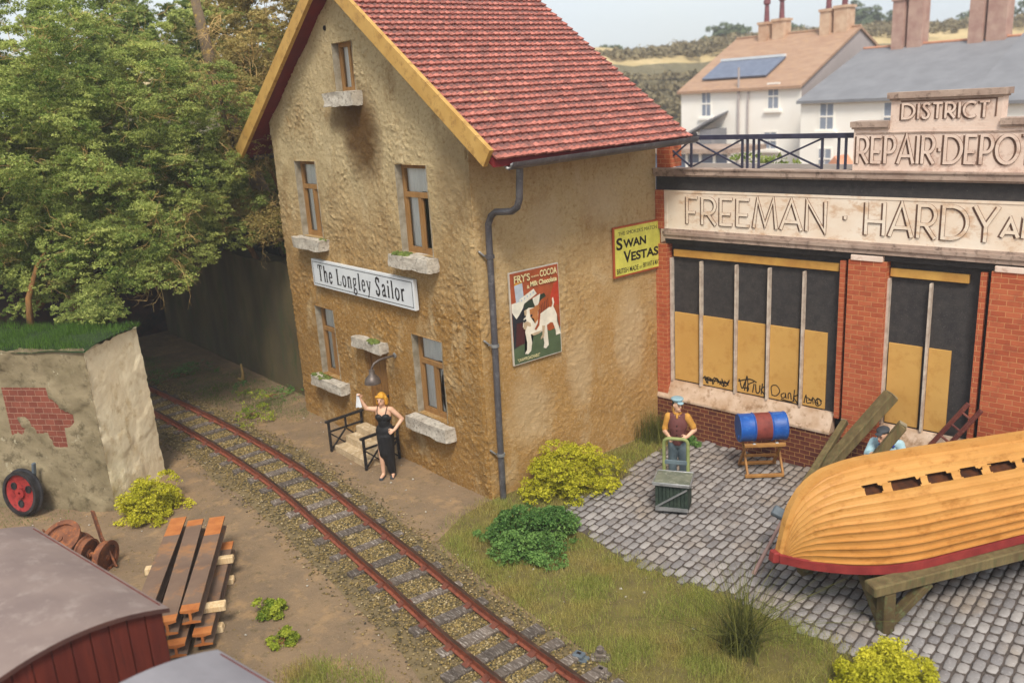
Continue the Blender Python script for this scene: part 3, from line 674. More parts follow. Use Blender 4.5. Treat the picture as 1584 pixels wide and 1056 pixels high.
def window(key, style):
    x0, x1, z0, z1 = WIN[key]; w = x1 - x0; f = .075; y = .12
    mb = MB()
    mb.box((x0, y, z0), (x0 + f, y + .07, z1)); mb.box((x1 - f, y, z0), (x1, y + .07, z1))
    mb.box((x0 + f, y, z0), (x1 - f, y + .07, z0 + f)); mb.box((x0 + f, y, z1 - f), (x1 - f, y + .07, z1))
    zt = z0 + (z1 - z0) * .66; xm = (x0 + x1) / 2 + .02
    if key == 'AT': mb.box((xm - .035, y + .002, z0 + f), (xm + .035, y + .068, z1 - f))
    else:
        mb.box((x0 + f, y - .012, zt - .045), (x1 - f, y + .068, zt + .045)); mb.box((xm - .045, y - .006, z0 + f), (xm + .045, y + .064, zt - .045))
        for a, b in ((x0 + f, xm - .045), (xm + .045, x1 - f)):
            mb.box((a, y + .015, z0 + f), (a + .03, y + .06, zt - .045)); mb.box((b - .03, y + .015, z0 + f), (b, y + .06, zt - .045))
            mb.box((a + .03, y + .015, z0 + f), (b - .03, y + .06, z0 + f + .03))
    fr = mb.build('window', WFRAME, house)
    mb = MB(); mb.add([(x0 + f, y + .035, z0 + f), (x1 - f, y + .035, z0 + f), (x1 - f, y + .035, z1 - f), (x0 + f, y + .035, z1 - f)], [(0, 1, 2, 3)]); mb.build('pane', GLASS, fr)
    # net curtains, hung in folds; the right one is drawn aside so the dark room shows
    def cloth(pts_l, pts_r, nm, ph):
        mb = MB(); vs = []; NX = 14
        for (zl, xl), (zr, xr) in zip(pts_l, pts_r):
            for k in range(NX + 1):
                t = k / NX; vs.append((xl + (xr - xl) * t, y + .075 + .014 * math.sin(t * 17 + ph + zl * .7), zl + (zr - zl) * t))
        m_ = NX + 1; mb.add(vs, [(i * m_ + k, i * m_ + k + 1, (i + 1) * m_ + k + 1, (i + 1) * m_ + k) for i in range(len(pts_l) - 1) for k in range(NX)])
        mb.build('curtain', CURTAIN, fr, smooth=True)
    zz = [z0 + .02 + (z1 - z0 - .04) * k / 10 for k in range(11)]
    if key == 'AT': cloth([(z, x0) for z in zz], [(z, x1) for z in zz], 'c', 0)
    else:
        cloth([(z, x0) for z in zz], [(z, xm - .01) for z in zz], 'c', 1)
        e = []
        for z in zz:
            t = max(0, min(1, (z - z0) / (zt - z0)))
            k = (1 - t) ** (.8 if style else 1.3)
            e.append((z, xm + .06 + (x1 - xm) * (.0 if z > zt - .02 else .0)))
        # upper valance over the right half and a swag drawn to the right edge
        cloth([(z, xm - .01) for z in zz if z > zt - .05], [(z, x1) for z in zz if z > zt - .05], 'c', 2)
        lo = [z for z in zz if z <= zt + .02]
        sw = lambda z: (zt - z) / (zt - z0)
        if style == 1: cloth([(z, xm + .1 + .3 * min(1, (zt - z) / .7) ** .8 if z > z0 + .25 else x1 - .04) for z in lo], [(z, x1) for z in lo], 'c', 4)
        elif style == 2: cloth([(z, xm - .01) for z in lo], [(z, xm + .16 - .05 * sw(z)) for z in lo], 'c', 5)
        else: cloth([(z, xm - .01) for z in lo], [(z, xm + .2 - .14 * abs(math.sin(sw(z) * 3))) for z in lo], 'c', 5)
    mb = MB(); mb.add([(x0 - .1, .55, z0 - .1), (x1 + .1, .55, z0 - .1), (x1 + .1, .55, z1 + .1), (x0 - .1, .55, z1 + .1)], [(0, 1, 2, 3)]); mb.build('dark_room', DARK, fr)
for k, s_ in (('UL', 2), ('UR', 1), ('LL', 2), ('LR', 3), ('AT', 0)): window(k, s_)
def block(name, lo, hi, mat, parent, jit=.03, seed=0, cut=4):
    bm = bmesh.new(); bmesh.ops.create_cube(bm, size=1)
    bmesh.ops.subdivide_edges(bm, edges=bm.edges[:], cuts=cut, use_grid_fill=True)
    lo, hi = Vector(lo), Vector(hi); s_ = hi - lo
    for v in bm.verts:
        q = Vector((v.co.x * s_.x, v.co.y * s_.y, v.co.z * s_.z)) + (lo + hi) / 2
        k = noise.noise_vector(q * 5 + Vector((seed, seed * 2, 0))) * jit + noise.noise_vector(q * 17 + Vector((seed, 0, 3))) * jit * .7
        v.co = q + k
    me = bpy.data.meshes.new(name); bm.to_mesh(me); bm.free(); me.polygons.foreach_set('use_smooth', [True] * len(me.polygons)); me.set_sharp_from_angle(angle=R(45))
    return link(name, me, mat, parent)
def moss_on(parent, x0, x1, y0, y1, z, seed):
    g2 = random.Random(seed); mb = MB()
    for _ in range(26):
        x, y = g2.uniform(x0, x1), g2.uniform(y0, y1); r = g2.uniform(.03, .06)
        mb.lathe([(r, 0), (r * .9, r * .4), (r * .4, r * .8), (.004, r * .9)], 7, 'z', (x, y, z + g2.uniform(-.02, .005)))
    mb.build('moss', MOSS, parent, smooth=True)
SILLS = {'UL': (-6.1, -4.88, 4.0, 4.22), 'UR': (-2.26, -1.02, 3.99, 4.22), 'LL': (-6.04, -4.7, .92, 1.13), 'LR': (-2.2, -.9, .89, 1.13), 'AT': (-4.0, -2.96, 6.84, 7.09)}
for k, (a, b, c, d) in SILLS.items():
    sl = block('window_sill', (a, -.24, c), (b, .1, d), SILL, house, seed=len(k) + a)
    if k == 'UR': moss_on(sl, a, a + .5, -.2, -.02, d, 3)
    if k == 'LL': moss_on(sl, a, a + .62, -.22, -.02, d, 5)
    if k == 'UL': moss_on(sl, b - .25, b, -.12, -.02, d - .02, 8)
lt = block('door_lintel', (-4.02, -.22, 2.16), (-2.95, .1, 2.36), SILL, house, seed=9); moss_on(lt, -3.45, -3.1, -.2, -.06, 2.36, 6)
mb = MB(); x0, x1, z0, z1 = DOORH; y = .07
mb.box((x0, y - .02, .0), (x0 + .09, y + .06, z1)); mb.box((x1 - .09, y - .02, .0), (x1, y + .06, z1)); mb.box((x0 + .09, y - .02, z1 - .08), (x1 - .09, y + .06, z1))
mb.box((x0 + .09, y + .01, 0), (x1 - .09, y + .05, z1 - .08))
for a in (0, 1):
    for (c, d) in ((.55, 1.15), (1.25, 1.95)): mb.box((x0 + .16 + a * .26, y - .004, c), (x0 + .36 + a * .26, y + .011, d), bev=.006)
dr = mb.build('door', DOOR, house); mb = MB(); mb.lathe([(.012, -.06), (.03, -.05), (.03, -.02), (.012, .01)], 10, 'y', (x0 + .66, y + .01, 1.2)); mb.build('door_knob', IRON, dr)

# roof: slab, pantiles, verge boards
mb = MB(); Y0, Y1 = -.29, D - .28; EX = 1.02
for sg in (1, -1):
    e = AX + sg * (EX - AX); th = .13
    mb.add([(AX, Y0, UA), (e, Y0, und(e)), (e, Y1, und(e)), (AX, Y1, UA)], [(0, 1, 2, 3)], mi=1)
    mb.add([(AX, Y0, UA + th), (e, Y0, und(e) + th), (e, Y1, und(e) + th), (AX, Y1, UA + th)], [(0, 1, 2, 3)], mi=1)
    mb.add([(e, Y0, und(e)), (e, Y1, und(e)), (e, Y1, und(e) + th), (e, Y0, und(e) + th)], [(0, 1, 2, 3)], mi=1)
    for Y in (Y0, Y1): mb.add([(AX, Y, UA), (e, Y, und(e)), (e, Y, und(e) + th), (AX, Y, UA + th)], [(0, 1, 2, 3)], mi=1)
roof = mb.build('roof', [TILE, SOFFIT], house)
mb = MB(); NR, NC = 31, 36; ang = math.atan(SL); slope_len = (EX + .04 - AX) / math.cos(ang)
for sg in (1, -1):
    dn = Vector((sg * math.cos(ang), 0, -math.sin(ang))); nn = Vector((sg * math.sin(ang), 0, math.cos(ang))); o = Vector((AX, Y0 + .005, UA + .13))
    rl = slope_len / NR; cw = (Y1 - Y0 - .01) / NC
    for r in range(NR):
        sag = noise.noise(Vector((r * .4, sg * 3, 0))) * .006
        for c in range(NC):
            t = max(0, min(1, .55 + rnd.gauss(0, .22))); jl = rnd.uniform(-.008, .008); hz = rnd.uniform(-.004, .004) + sag; vs = []
            for (dl, h0) in ((-.05, .006), (rl * .52, .032), (rl + .016 + jl, .058)):
                for k in range(6):
                    u = k / 5; hh = h0 + .017 * math.cos(u * 2 * math.pi + .6); bow = (-.014 * math.cos(u * 2 * math.pi + .6)) if dl > rl * .8 else 0
                    vs.append(o + dn * (r * rl + dl - bow) + nn * (hh + hz) + Vector((0, (c + u * 1.04) * cw, 0)))
            for k in range(6): vs.append(vs[12 + k] - nn * .036 - dn * .006)
            mb.add(vs, [(k, k + 1, k + 7, k + 6) for k in range(5)], t, 1); mb.add(vs, [(6 + k, 7 + k, 13 + k, 12 + k) for k in range(5)] + [(12 + k, 13 + k, 19 + k, 18 + k) for k in range(5)] + [(0, 6, 12, 18), (5, 23, 17, 11)], t)
for c in range(14):                                   # half-round ridge tiles
    y0 = Y0 + .02 + c * .34; vs = []
    for yy, rr in ((y0, .13), (y0 + .35, .118)):
        for k in range(9): a = math.pi * k / 8; vs.append((AX + rr * math.cos(a), yy, UA + .1 + rr * math.sin(a)))
    mb.add(vs, [(k, k + 1, k + 10, k + 9) for k in range(8)], rnd.random())
tl = mb.build('roof_tiles', [TILE, TILE_D], roof, smooth=False)
for sg in (1, -1):
    e = AX + sg * (EX - AX - .02); lo_, hi_ = -.02, .26
    mb = MB(); mb.prism([(AX, UA + lo_), (AX, UA + hi_), (e + sg * .06, und(e) + hi_ - .02), (e - sg * .12, und(e) + lo_ + .02)], -.37, -.29); mb.build('bargeboard', BARGE, house)
# gutter, open trough with a battered near end
def gutter(sg):
    gx, n = AX + sg * (EX + .0 - AX) + sg * .0, 9; mb = MB(); vs = []; gy0, gy1 = -.02, D - .16
    for yy, gz in ((gy0, 5.80), (gy1, 5.86)):
        for rr in (.12, .105):
            for k in range(n): a = math.pi + math.pi * k / (n - 1); vs.append((gx + .03 * sg + rr * math.cos(a), yy, gz + .09 + rr * math.sin(a)))
    q = lambda s_, w_, k: s_ * 2 * n + w_ * n + k
    fs = [(q(0, w_, k), q(0, w_, k + 1), q(1, w_, k + 1), q(1, w_, k)) for w_ in (0, 1) for k in range(n - 1)]
    fs += [(q(s_, 0, k), q(s_, 0, k + 1), q(s_, 1, k + 1), q(s_, 1, k)) for s_ in (0, 1) for k in range(n - 1)]
    fs += [(q(0, 0, k), q(0, 1, k), q(1, 1, k), q(1, 0, k)) for k in (0, n - 1)]
    mb.add(vs, fs)
    mb.lathe([(.08, 0), (.001, .004)], 14, 'y', (gx + .03 * sg, gy1 + .001, 5.95))
    return mb.build('gutter', PIPE, house, smooth=True, sharp=40)
gu = gutter(1); gutter(-1)
mb = MB(); g2 = random.Random(4)
for _ in range(16): a = g2.uniform(3.2, 6.2); mb.beam((1.05 + .085 * math.cos(a), -.02, 5.9 + .085 * math.sin(a)), (1.05 + .11 * math.cos(a), g2.uniform(-.06, .03), 5.9 + .11 * math.sin(a)), .03, .03, bev=.008)
mb.build('torn_gutter_end', SILVER, gu)
pp = [(.94, .3, 5.84), (.9, .3, 5.5), (.88, .3, 5.3), (.82, .3, 5.17), (.7, .29, 5.1), (.5, .28, 5.08), (.32, .27, 5.07), (.2, .26, 5.0), (.125, .25, 4.86), (.115, .25, 4.6), (.115, .23, 3.0), (.115, .2, 1.2), (.115, .19, .1), (.115, .19, .0)]
mb = MB(); mb.tube(pp, .056, 14); mb.tube([(.115, .248, 4.36), (.115, .248, 4.3)], .078, 14); dp = mb.build('downpipe', PIPE, house, smooth=True, sharp=40)
for z, y in ((4.33, .248), (2.82, .228), (.85, .2)):
    mb = MB(); mb.tube([(.115, y, z - .03), (.115, y, z + .02)], .074, 14); mb.beam((.05, y - .06, z), (.03, y - .16, z + .1), .05, .03, bev=.006); mb.build('pipe_bracket', SILVER, dp, smooth=True, sharp=40)

# front steps and their two railings, lamp, name board, enamel signs
st = thing('door_steps', 'three worn stone steps up to the pub door', 'steps', (-3.5, -.02, 0))
for k in range(3): block('step', (-.62, -.78 + k * .26, k * .145 + .0), (.62, -.02, (k + 1) * .145 - .001), STEP, st, jit=.01, seed=k + 20)
def railing(x, label):
    t = thing('step_railing', label, 'railing', (x, 0, 0), 0, 'railings beside the pub steps'); h = .66
    for y in (-.85, -.08): mb = MB(); mb.beam((0, y, 0), (0, y, h), .05, .05, (0, 1, 0), bev=.008); mb.build('post', IRON, t)
    mb = MB(); mb.beam((0, -.92, h), (0, -.02, h + .03), .065, .05, bev=.01); mb.build('handrail', IRON, t)
    mb = MB(); mb.beam((0, -.85, h * .66), (0, -.08, h * .66 + .02), .035, .035); mb.beam((0, -.46, h * .66), (0, -.46, h), .035, .035, (0, 1, 0))
    for a, b in (((-.83, .6 * h), (-.46, .06)), ((-.83, .06), (-.48, h * .62)), ((-.46, .62 * h), (-.1, .06)), ((-.44, .06), (-.1, .62 * h))): mb.beam((.004 if a[1] < .1 else -.004, a[0], a[1]), (.004 if a[1] < .1 else -.004, b[0], b[1]), .028, .028)
    mb.build('lattice', IRON, t)
railing(-4.2, 'black iron railing on the far side of the pub steps'); railing(-2.82, 'black iron railing between the pub steps and the woman')
lm = thing('wall_lamp', 'bronze grey swan neck lamp with bell shade above the pub door', 'lamp', (-2.7, 0, 2.17)); LS = Matrix.Diagonal((.72, .78, .78, 1))
mb = MB(); mb.lathe([(.07, -.01), (.07, -.06), (.03, -.07)], 12, 'y'); mb.xf(LS).build('wall_plate', SILVER, lm, smooth=True, sharp=40)
mb = MB(); mb.tube([(0, -.03, 0), (0, -.3, -.0), (-.01, -.5, -.02), (-.02, -.63, -.07), (-.03, -.70, -.16), (-.03, -.72, -.22)], .03, 10); mb.xf(LS).build('arm', LAMP, lm, smooth=True, sharp=40)
mb = MB(); mb.lathe([(.02, -.2), (.07, -.21), (.075, -.33), (.085, -.34), (.11, -.36), (.17, -.42), (.2, -.5), (.205, -.56), (.19, -.56), (.15, -.44), (.06, -.37)], 24, 'z', (-.03, -.72, 0)); mb.xf(LS).build('lamp_shade', LAMP, lm, smooth=True, sharp=50)

# serif lettering, drawn stroke by stroke
SG = {
 'T': (.62, [([(.04, .72), (.58, .72)], .06), ([(.31, .72), (.31, 0)], .12), ([(.06, .72), (.06, .56)], .05), ([(.56, .72), (.56, .56)], .05), ([(.2, .02), (.42, .02)], .04)]),
 'h': (.54, [([(.12, .74), (.12, 0)], .11), ([(.12, .36), (.2, .46), (.3, .49), (.38, .45), (.41, .36), (.41, 0)], .09), ([(.03, .72), (.14, .73)], .04), ([(.03, .02), (.22, .02)], .04), ([(.32, .02), (.5, .02)], .04)]),
 'e': (.46, [([(.07, .27), (.39, .27)], .05), (arc(.23, .245, .165, .24, 5, 330, 16), .085)]),
 'L': (.6, [([(.15, .72), (.15, 0)], .12), ([(.05, .71), (.27, .71)], .04), ([(.05, .025), (.53, .025)], .05), ([(.53, .01), (.54, .2)], .05)]),
 'o': (.5, [(arc(.25, .245, .18, .235, 90, 430, 20), .09)]),
 'n': (.54, [([(.12, .49), (.12, 0)], .1), ([(.12, .36), (.2, .46), (.3, .49), (.38, .45), (.41, .36), (.41, 0)], .09), ([(.03, .475), (.12, .475)], .04), ([(.03, .02), (.22, .02)], .04), ([(.32, .02), (.5, .02)], .04)]),
 'g': (.5, [(arc(.22, .33, .14, .155, 90, 440, 16), .075), ([(.3, .44), (.44, .5)], .06), ([(.12, .2), (.09, .1), (.2, .04), (.36, .0), (.42, -.1), (.32, -.2), (.18, -.21), (.07, -.14), (.1, -.03), (.16, .02)], .07)]),
 'l': (.28, [([(.14, .74), (.14, 0)], .11), ([(.04, .725), (.14, .725)], .04), ([(.04, .02), (.25, .02)], .04)]),
 'y': (.5, [([(.08, .48), (.27, .04)], .09), ([(.44, .48), (.26, .02), (.16, -.18), (.05, -.17)], .06), ([(.0, .48), (.19, .48)], .04), ([(.34, .48), (.5, .48)], .04)]),
 'S': (.54, [([(.44, .56), (.41, .67), (.28, .73), (.14, .69), (.09, .56), (.16, .45), (.34, .33), (.44, .2), (.38, .05), (.24, -.01), (.11, .05), (.07, .19)], .1), ([(.46, .74), (.46, .54)], .035), ([(.05, 0), (.05, .2)], .035)]),
 'a': (.48, [([(.1, .38), (.14, .46), (.24, .49), (.33, .45), (.35, .36), (.35, .08), (.4, .02), (.47, .05)], .09), ([(.35, .3), (.2, .25), (.09, .17), (.1, .05), (.2, .01), (.3, .06), (.35, .13)], .08)]),
 'i': (.28, [([(.14, .49), (.14, 0)], .11), ([(.04, .475), (.14, .475)], .04), ([(.04, .02), (.25, .02)], .04), ([(.14, .6), (.14, .71)], .11)]),
 'r': (.4, [([(.12, .49), (.12, 0)], .11), ([(.12, .34), (.2, .45), (.3, .49), (.37, .44)], .08), ([(.03, .475), (.12, .475)], .04), ([(.03, .02), (.24, .02)], .04)]),
 ' ': (.26, [])}
def strokes(s_, font, track=0.0):
    x = 0; o = []
    for ch in s_:
        w, st_ = font[ch]
        for pts, wd in st_: o.append(([(x + a, b) for a, b in pts], wd))
        x += w + track
    return o, x - track
sx0, sx1, sz0, sz1 = -5.57, -1.71, 3.21, 3.78
nb = thing('name_board', 'white board with black serif pub name between the storeys', 'sign', ((sx0 + sx1) / 2, -.075, (sz0 + sz1) / 2)); hw, hh = (sx1 - sx0) / 2, (sz1 - sz0) / 2
mb = MB(); mb.box((-hw, -.03, -hh), (hw, .05, hh), bev=.004); mb.build('board', [WHITE], nb)
mb = MB(); b_ = .045
mb.box((-hw + b_, -.0325, -hh + b_), (hw - b_, -.0305, -hh + b_ + .012)); mb.box((-hw + b_, -.0325, hh - b_ - .012), (hw - b_, -.0305, hh - b_)); mb.box((-hw + b_, -.0325, -hh + b_ + .012), (-hw + b_ + .012, -.0305, hh - b_ - .012)); mb.box((hw - b_ - .012, -.0325, -hh + b_ + .012), (hw - b_, -.0305, hh - b_ - .012))
mb.build('border_line', BLACK, nb)
st_, tw = strokes('The Longley Sailor', SG, .13); mb = MB(); k_ = 3.3 / tw
for i, (pts, wd) in enumerate(st_): ribbon(mb, [(a * k_ - 1.68, b * .46 - .155) for a, b in pts], wd * k_ * 1.25, .0005, .003 + (i % 7) * .0004)
mb.xf(Matrix(((1, 0, 0, 0), (0, 0, -1, -.0305), (0, 1, 0, 0), (0, 0, 0, 1)))); mb.build('lettering', BLACK, nb, normals=False)

# enamel match sign on the side wall (faces +x; local x along +y, local y up)
def side_frame(y, z, x=.06): return Matrix(((0, 0, 1, x), (1, 0, 0, y), (0, 1, 0, z), (0, 0, 0, 1)))
SY = flat('lemon_enamel', (218, 212, 96)); SR = flat('rust_red_enamel', (178, 86, 52))
a0, a1, c0, c1 = 3.22, 4.56, 3.42, 4.38
es = thing('enamel_sign', 'yellow enamel match sign with red rim at the far end of the pub side wall', 'sign', (.05, a0, c0), 0, None); w, h = a1 - a0, c1 - c0; FR = side_frame(0, 0, 0)
def plate(t, w, h, rim, back=None):
    mb = MB(); mb.box((-.025, 0, 0), (.012, w, h), bev=.003); return mb.build('plate', rim, t)
plate(es, w, h, SR); mb = MB(); mb.box((.0125, .035, .035), (.0155, w - .035, h - .035)); mb.build('face', SY, es)
def st_text(t, s_, x0, z0, width, height, mat, off=.0165, bold=0, nm='lettering'):
    o = text(nm, s_, height / .72, mat, t, Matrix(), ext=.0008, bev=bold)
    xs = [v.co.x for v in o.data.vertices]; k = width / (max(xs) - min(xs)); mn = min(xs)
    o.data.transform(FR @ Matrix.Translation((x0 - mn * k, z0, off)) @ Matrix.Diagonal((k, 1, 1, 1))); return o
st_text(es, "THE SMOKER'S MATCH", .13, .79, 1.08, .07, BLACK); st_text(es, 'S', .07, .53, .17, .22, BLACK, bold=.009); st_text(es, 'WAN', .26, .545, .64, .155, BLACK, bold=.008)
st_text(es, 'V', .26, .265, .21, .22, BLACK, bold=.009); st_text(es, 'ESTAS', .47, .275, .78, .165, BLACK, bold=.008); st_text(es, 'BRITISH MADE', .07, .07, .6, .1, BLACK, bold=.002); st_text(es, 'BY', .7, .075, .08, .06, BLACK); st_text(es, 'BRYANT & MAY', .81, .085, .47, .095, BLACK, bold=.002)

# enamel cocoa sign with the white bulldog
a0, a1, c0, c1 = .66, 1.80, 2.33, 3.97; w, h = a1 - a0, c1 - c0
cs = thing('enamel_sign', 'tall pictorial cocoa sign with a white bulldog beside the downpipe', 'sign', (.05, a0, c0))
plate(cs, w, h, flat('pale_sign_edge', (206, 198, 184))); LAY = [0]
def pane_poly(name, pts, mat, sm=False):
    LAY[0] += 1; z = .0125 + LAY[0] * .0004; mb = MB(); P = [(x * w, (1 - y) * h) for x, y in pts]
    bm = bmesh.new(); f = bm.faces.new([bm.verts.new(FR @ Vector((a, b, z))) for a, b in P]); bmesh.ops.triangulate(bm, faces=[f]); me = bpy.data.meshes.new(name); bm.to_mesh(me); bm.free()
    return link(name, me, mat, cs)
RO = flat('russet_enamel', (172, 86, 52)); GR = flat('moss_floor_enamel', (84, 100, 72)); NV = flat('dark_table_enamel', (44, 46, 52)); CR = flat('cream_enamel', (232, 226, 208)); TG = flat('tin_grey_enamel', (186, 196, 206))
WK = flat('wicker_enamel', (166, 82, 44)); WK2 = flat('red_cushion_enamel', (190, 66, 42)); DG = flat('dog_white_enamel', (238, 228, 208)); DP = flat('dog_tan_enamel', (188, 122, 72)); DSH = flat('dog_shade_enamel', (196, 172, 140)); DKG = flat('deep_green_cloth_enamel', (48, 62, 48)); PL = flat('plum_shadow_enamel', (78, 40, 40)); CY = flat('cream_letter_enamel', (236, 222, 166))
pane_poly('picture_ground', [(.015, .012), (.985, .012), (.985, .99), (.015, .99)], RO)
pane_poly('picture_floor', [(.015, .74), (.985, .66), (.985, .99), (.015, .99)], GR)
pane_poly('picture_table', [(.02, .36), (.6, .31), (.58, .44), (.42, .5), (.36, .74), (.2, .78), (.02, .82)], NV)
pane_poly('picture_plum', [(.1, .55), (.34, .55), (.32, .78), (.06, .8)], PL)
pane_poly('picture_green_cloth', [(.26, .35), (.68, .29), (.72, .34), (.52, .47), (.33, .54), (.28, .46)], DKG)
pane_poly('picture_cloth', [(.02, .33), (.3, .31), (.24, .4), (.15, .47), (.1, .5), (.02, .42)], CR); pane_poly('picture_cloth', [(.44, .32), (.6, .29), (.56, .4), (.5, .44), (.45, .36)], CR)
pane_poly('picture_tin', [(.09, .14), (.25, .13), (.27, .31), (.11, .33)], TG); pane_poly('picture_tin_lid', [(.09, .12), (.25, .105), (.25, .13), (.09, .145)], flat('tin_lid_enamel', (214, 150, 60)))
pane_poly('picture_box', [(.17, .3), (.47, .22), (.53, .28), (.22, .37)], CR)
for i in range(5): pane_poly('picture_sweet', [(.22 + i * .06 + a * .017, .315 - i * .0145 + b * .013) for a, b in arc(0, 0, 1, 1, 0, 330, 8)], TG)
pane_poly('picture_chair', [(.5, .43), (.6, .36), (.76, .32), (.82, .2), (.985, .14), (.985, .7), (.75, .72), (.52, .62)], WK)
pane_poly('picture_cushion', [(.8, .34), (.88, .22), (.98, .19), (.98, .45), (.86, .46)], WK2)
for i in range(7): pane_poly('picture_wicker', [(.53 + i * .035, .43 - i * .012), (.54 + i * .035, .43 - i * .012), (.55 + i * .034, .54), (.535 + i * .034, .54)], PL)
pane_poly('picture_dog_body', [(.44, .55), (.6, .5), (.76, .46), (.86, .47), (.92, .56), (.92, .64), (.96, .72), (.98, .785), (.88, .79), (.88, .74), (.83, .64), (.78, .63), (.7, .65), (.71, .78), (.72, .875), (.66, .905), (.61, .89), (.63, .84), (.6, .7), (.52, .72), (.42, .71), (.36, .7), (.38, .8), (.35, .885), (.29, .91), (.22, .895), (.27, .86), (.28, .78), (.25, .66), (.3, .58)], DG)
pane_poly('picture_dog_leg', [(.6, .64), (.66, .65), (.63, .77), (.56, .79), (.56, .765), (.6, .74)], DSH)
pane_poly('picture_dog_tail', [(.81, .47), (.84, .42), (.83, .37), (.855, .36), (.875, .42), (.84, .48)], DG)
pane_poly('picture_dog_belly', [(.36, .7), (.6, .69), (.52, .72), (.42, .725)], DSH)
pane_poly('picture_dog_head', [(.26, .44), (.34, .41), (.46, .42), (.53, .46), (.54, .56), (.48, .64), (.36, .665), (.27, .63), (.21, .6), (.23, .52), (.27, .5)], DG)
pane_poly('picture_dog_patch', [(.36, .43), (.48, .42), (.53, .47), (.52, .56), (.46, .6), (.44, .54), (.37, .51)], DP)
pane_poly('picture_dog_ear', [(.46, .41), (.56, .4), (.57, .45), (.51, .47)], DP); pane_poly('picture_dog_ear', [(.25, .43), (.3, .42), (.3, .47), (.26, .5)], DSH)
pane_poly('picture_dog_muzzle', [(.23, .56), (.3, .55), (.37, .58), (.37, .62), (.3, .6), (.26, .64), (.22, .62)], DSH); pane_poly('picture_dog_nose', [(.22, .53), (.28, .52), (.29, .545), (.23, .56)], NV); pane_poly('picture_dog_eye', [(.37, .49), (.41, .485), (.41, .51), (.37, .515)], NV); pane_poly('picture_dog_eye', [(.25, .485), (.28, .48), (.28, .5), (.25, .505)], NV)
pane_poly('picture_dog_collar', [(.53, .5), (.575, .51), (.54, .63), (.47, .67), (.44, .66), (.51, .6)], WK)
ol = .0125 + 60 * .0004
st_text(cs, "FRY'S", .09, h * .885, .36, .125, CY, ol, .004); st_text(cs, 'COCOA', .68, h * .895, .4, .115, CY, ol, .004); st_text(cs, 'PURE CONCENTRATED', .48, h * .905, .17, .03, CY, ol); st_text(cs, '&', .37, h * .8, .06, .06, CY, ol); st_text(cs, 'Milk Chocolate', .45, h * .815, .62, .085, CY, ol, .004); st_text(cs, '"UNAPPROACHABLE"', .07, h * .035, .52, .06, CY, ol)
# ------------------------------------------------------------------ the repair depot (local x along its front, y inwards)
dp_ = thing('depot_building', 'long brick and faience repair depot front with boarded yellow windows', 'building', (.024, 4.498, 0), math.atan2(.1112, .9938))
LEN = 10.3; MID = 5.13
mb = MB(); mb.box((-.02, -.04, 0), (LEN, .0, .74)); mb.box((-.02, .0, 0), (LEN, 1.1, .72)); mb.build('plinth_wall', BRICK_DARK, dp_)
mb = MB(); mb.box((-.02, .3, .72), (LEN, 1.1, 5.2)); mb.build('core_wall', BLACKBAND, dp_)
mb = MB(); mb.box((.0, 1.1, 5.2), (LEN, 1.16, 5.34)); mb.box((-.02, .12, 5.2), (LEN, 1.1, 5.23)); mb.build('flat_roof', FHOUSE, dp_)
PIL = [(-.02, .22), (3.81, 4.43), (5.98, 6.6), (8.0, 8.6), (10.05, 10.3)]
for a, b in PIL:
    q = MB(); q.box((a, -.03, .73 if a < 0 else 0.02), (b, .299, 3.9)); f_ = q.build('pilaster', BRICK_ORANGE, dp_)
    if a > 0: q = MB(); q.box((a + .04, -.05, 3.9), (b - .06, .1, 3.99), bev=.006); q.build('pilaster_cap', STONE, f_)
q = MB(); q.box((-.02, -.03, 4.94), (.16, .4, 4.2)); q.build('end_pier', BRICK_ORANGE, dp_); q = MB(); q.box((.0, .02, 5.36), (.3, .4, 5.86)); q.build('parapet_pier', BRICK_ORANGE, dp_)
def bay(a, b, mulls, be, strip):
    # black backing behind, ochre lintel strip, pale mullions, lower yellow boards
    q = MB(); q.box((a, .16, 1.09), (b, .299, 3.9)); bk = q.build('window_backing', BLACKBAND, dp_)
    q = MB(); q.box((strip[0], .1, 3.65), (strip[1], .159, 3.79), bev=.008); q.build('lintel_strip', LINTEL, dp_)
    q = MB(); q.box((a, .06, 1.1), (a + .035, .159, 3.62)); q.build('mullion', MULL, dp_)
    ed = [a + .035] + mulls
    for m_ in mulls: q = MB(); q.box((m_ - .016, .06, 1.1), (m_ + .016, .159, 3.6)); q.build('mullion', MULL, dp_)
    for i, e0 in enumerate(ed):
        e1 = (ed[i + 1] - .08) if i < len(ed) - 1 else be  # gap of black backing stands for each mullion's shadow
        q = MB(); q.box((e0 + .022, .13, 1.13), (e1, .159, 2.53 + i * .002), bev=.003); q.build('window_board', BOARD, dp_)
    q = MB(); q.box((b - .16, .02, 1.05), (b - .07, .1, 3.86)); q.build('pilaster_lit_edge', BRICK_ORANGE, dp_)  # brick strip stands in for the pilaster's lit left side
cq = MB(); bays = [(.24, 3.81, [.92, 1.67, 2.33, 2.99], 3.43, (.3, 3.6)), (4.43, 5.98, [5.1], 5.46, (4.45, 5.64)), (6.6, 8.0, [7.25], 7.66, (6.62, 7.8)), (8.6, 10.05, [9.3], 9.8, (8.62, 9.9))]
for a, b, m_, be, s_ in bays:
    bay(a, b, m_, be, s_)
    q = MB(); pf = [(-.065, .745), (-.065, .785), (-.035, .835), (.1, 1.1), (.158, 1.1), (.158, .745)]
    q.add([(x, y, z) for x in (a + .002 if a > 1 else -.015, b - .19) for y, z in pf], [(0, 1, 2, 3, 4, 5), (11, 10, 9, 8, 7, 6)] + [(k, (k + 1) % 6, 6 + (k + 1) % 6, 6 + k) for k in range(6)])
    q.build('window_cill', CILLST, dp_)
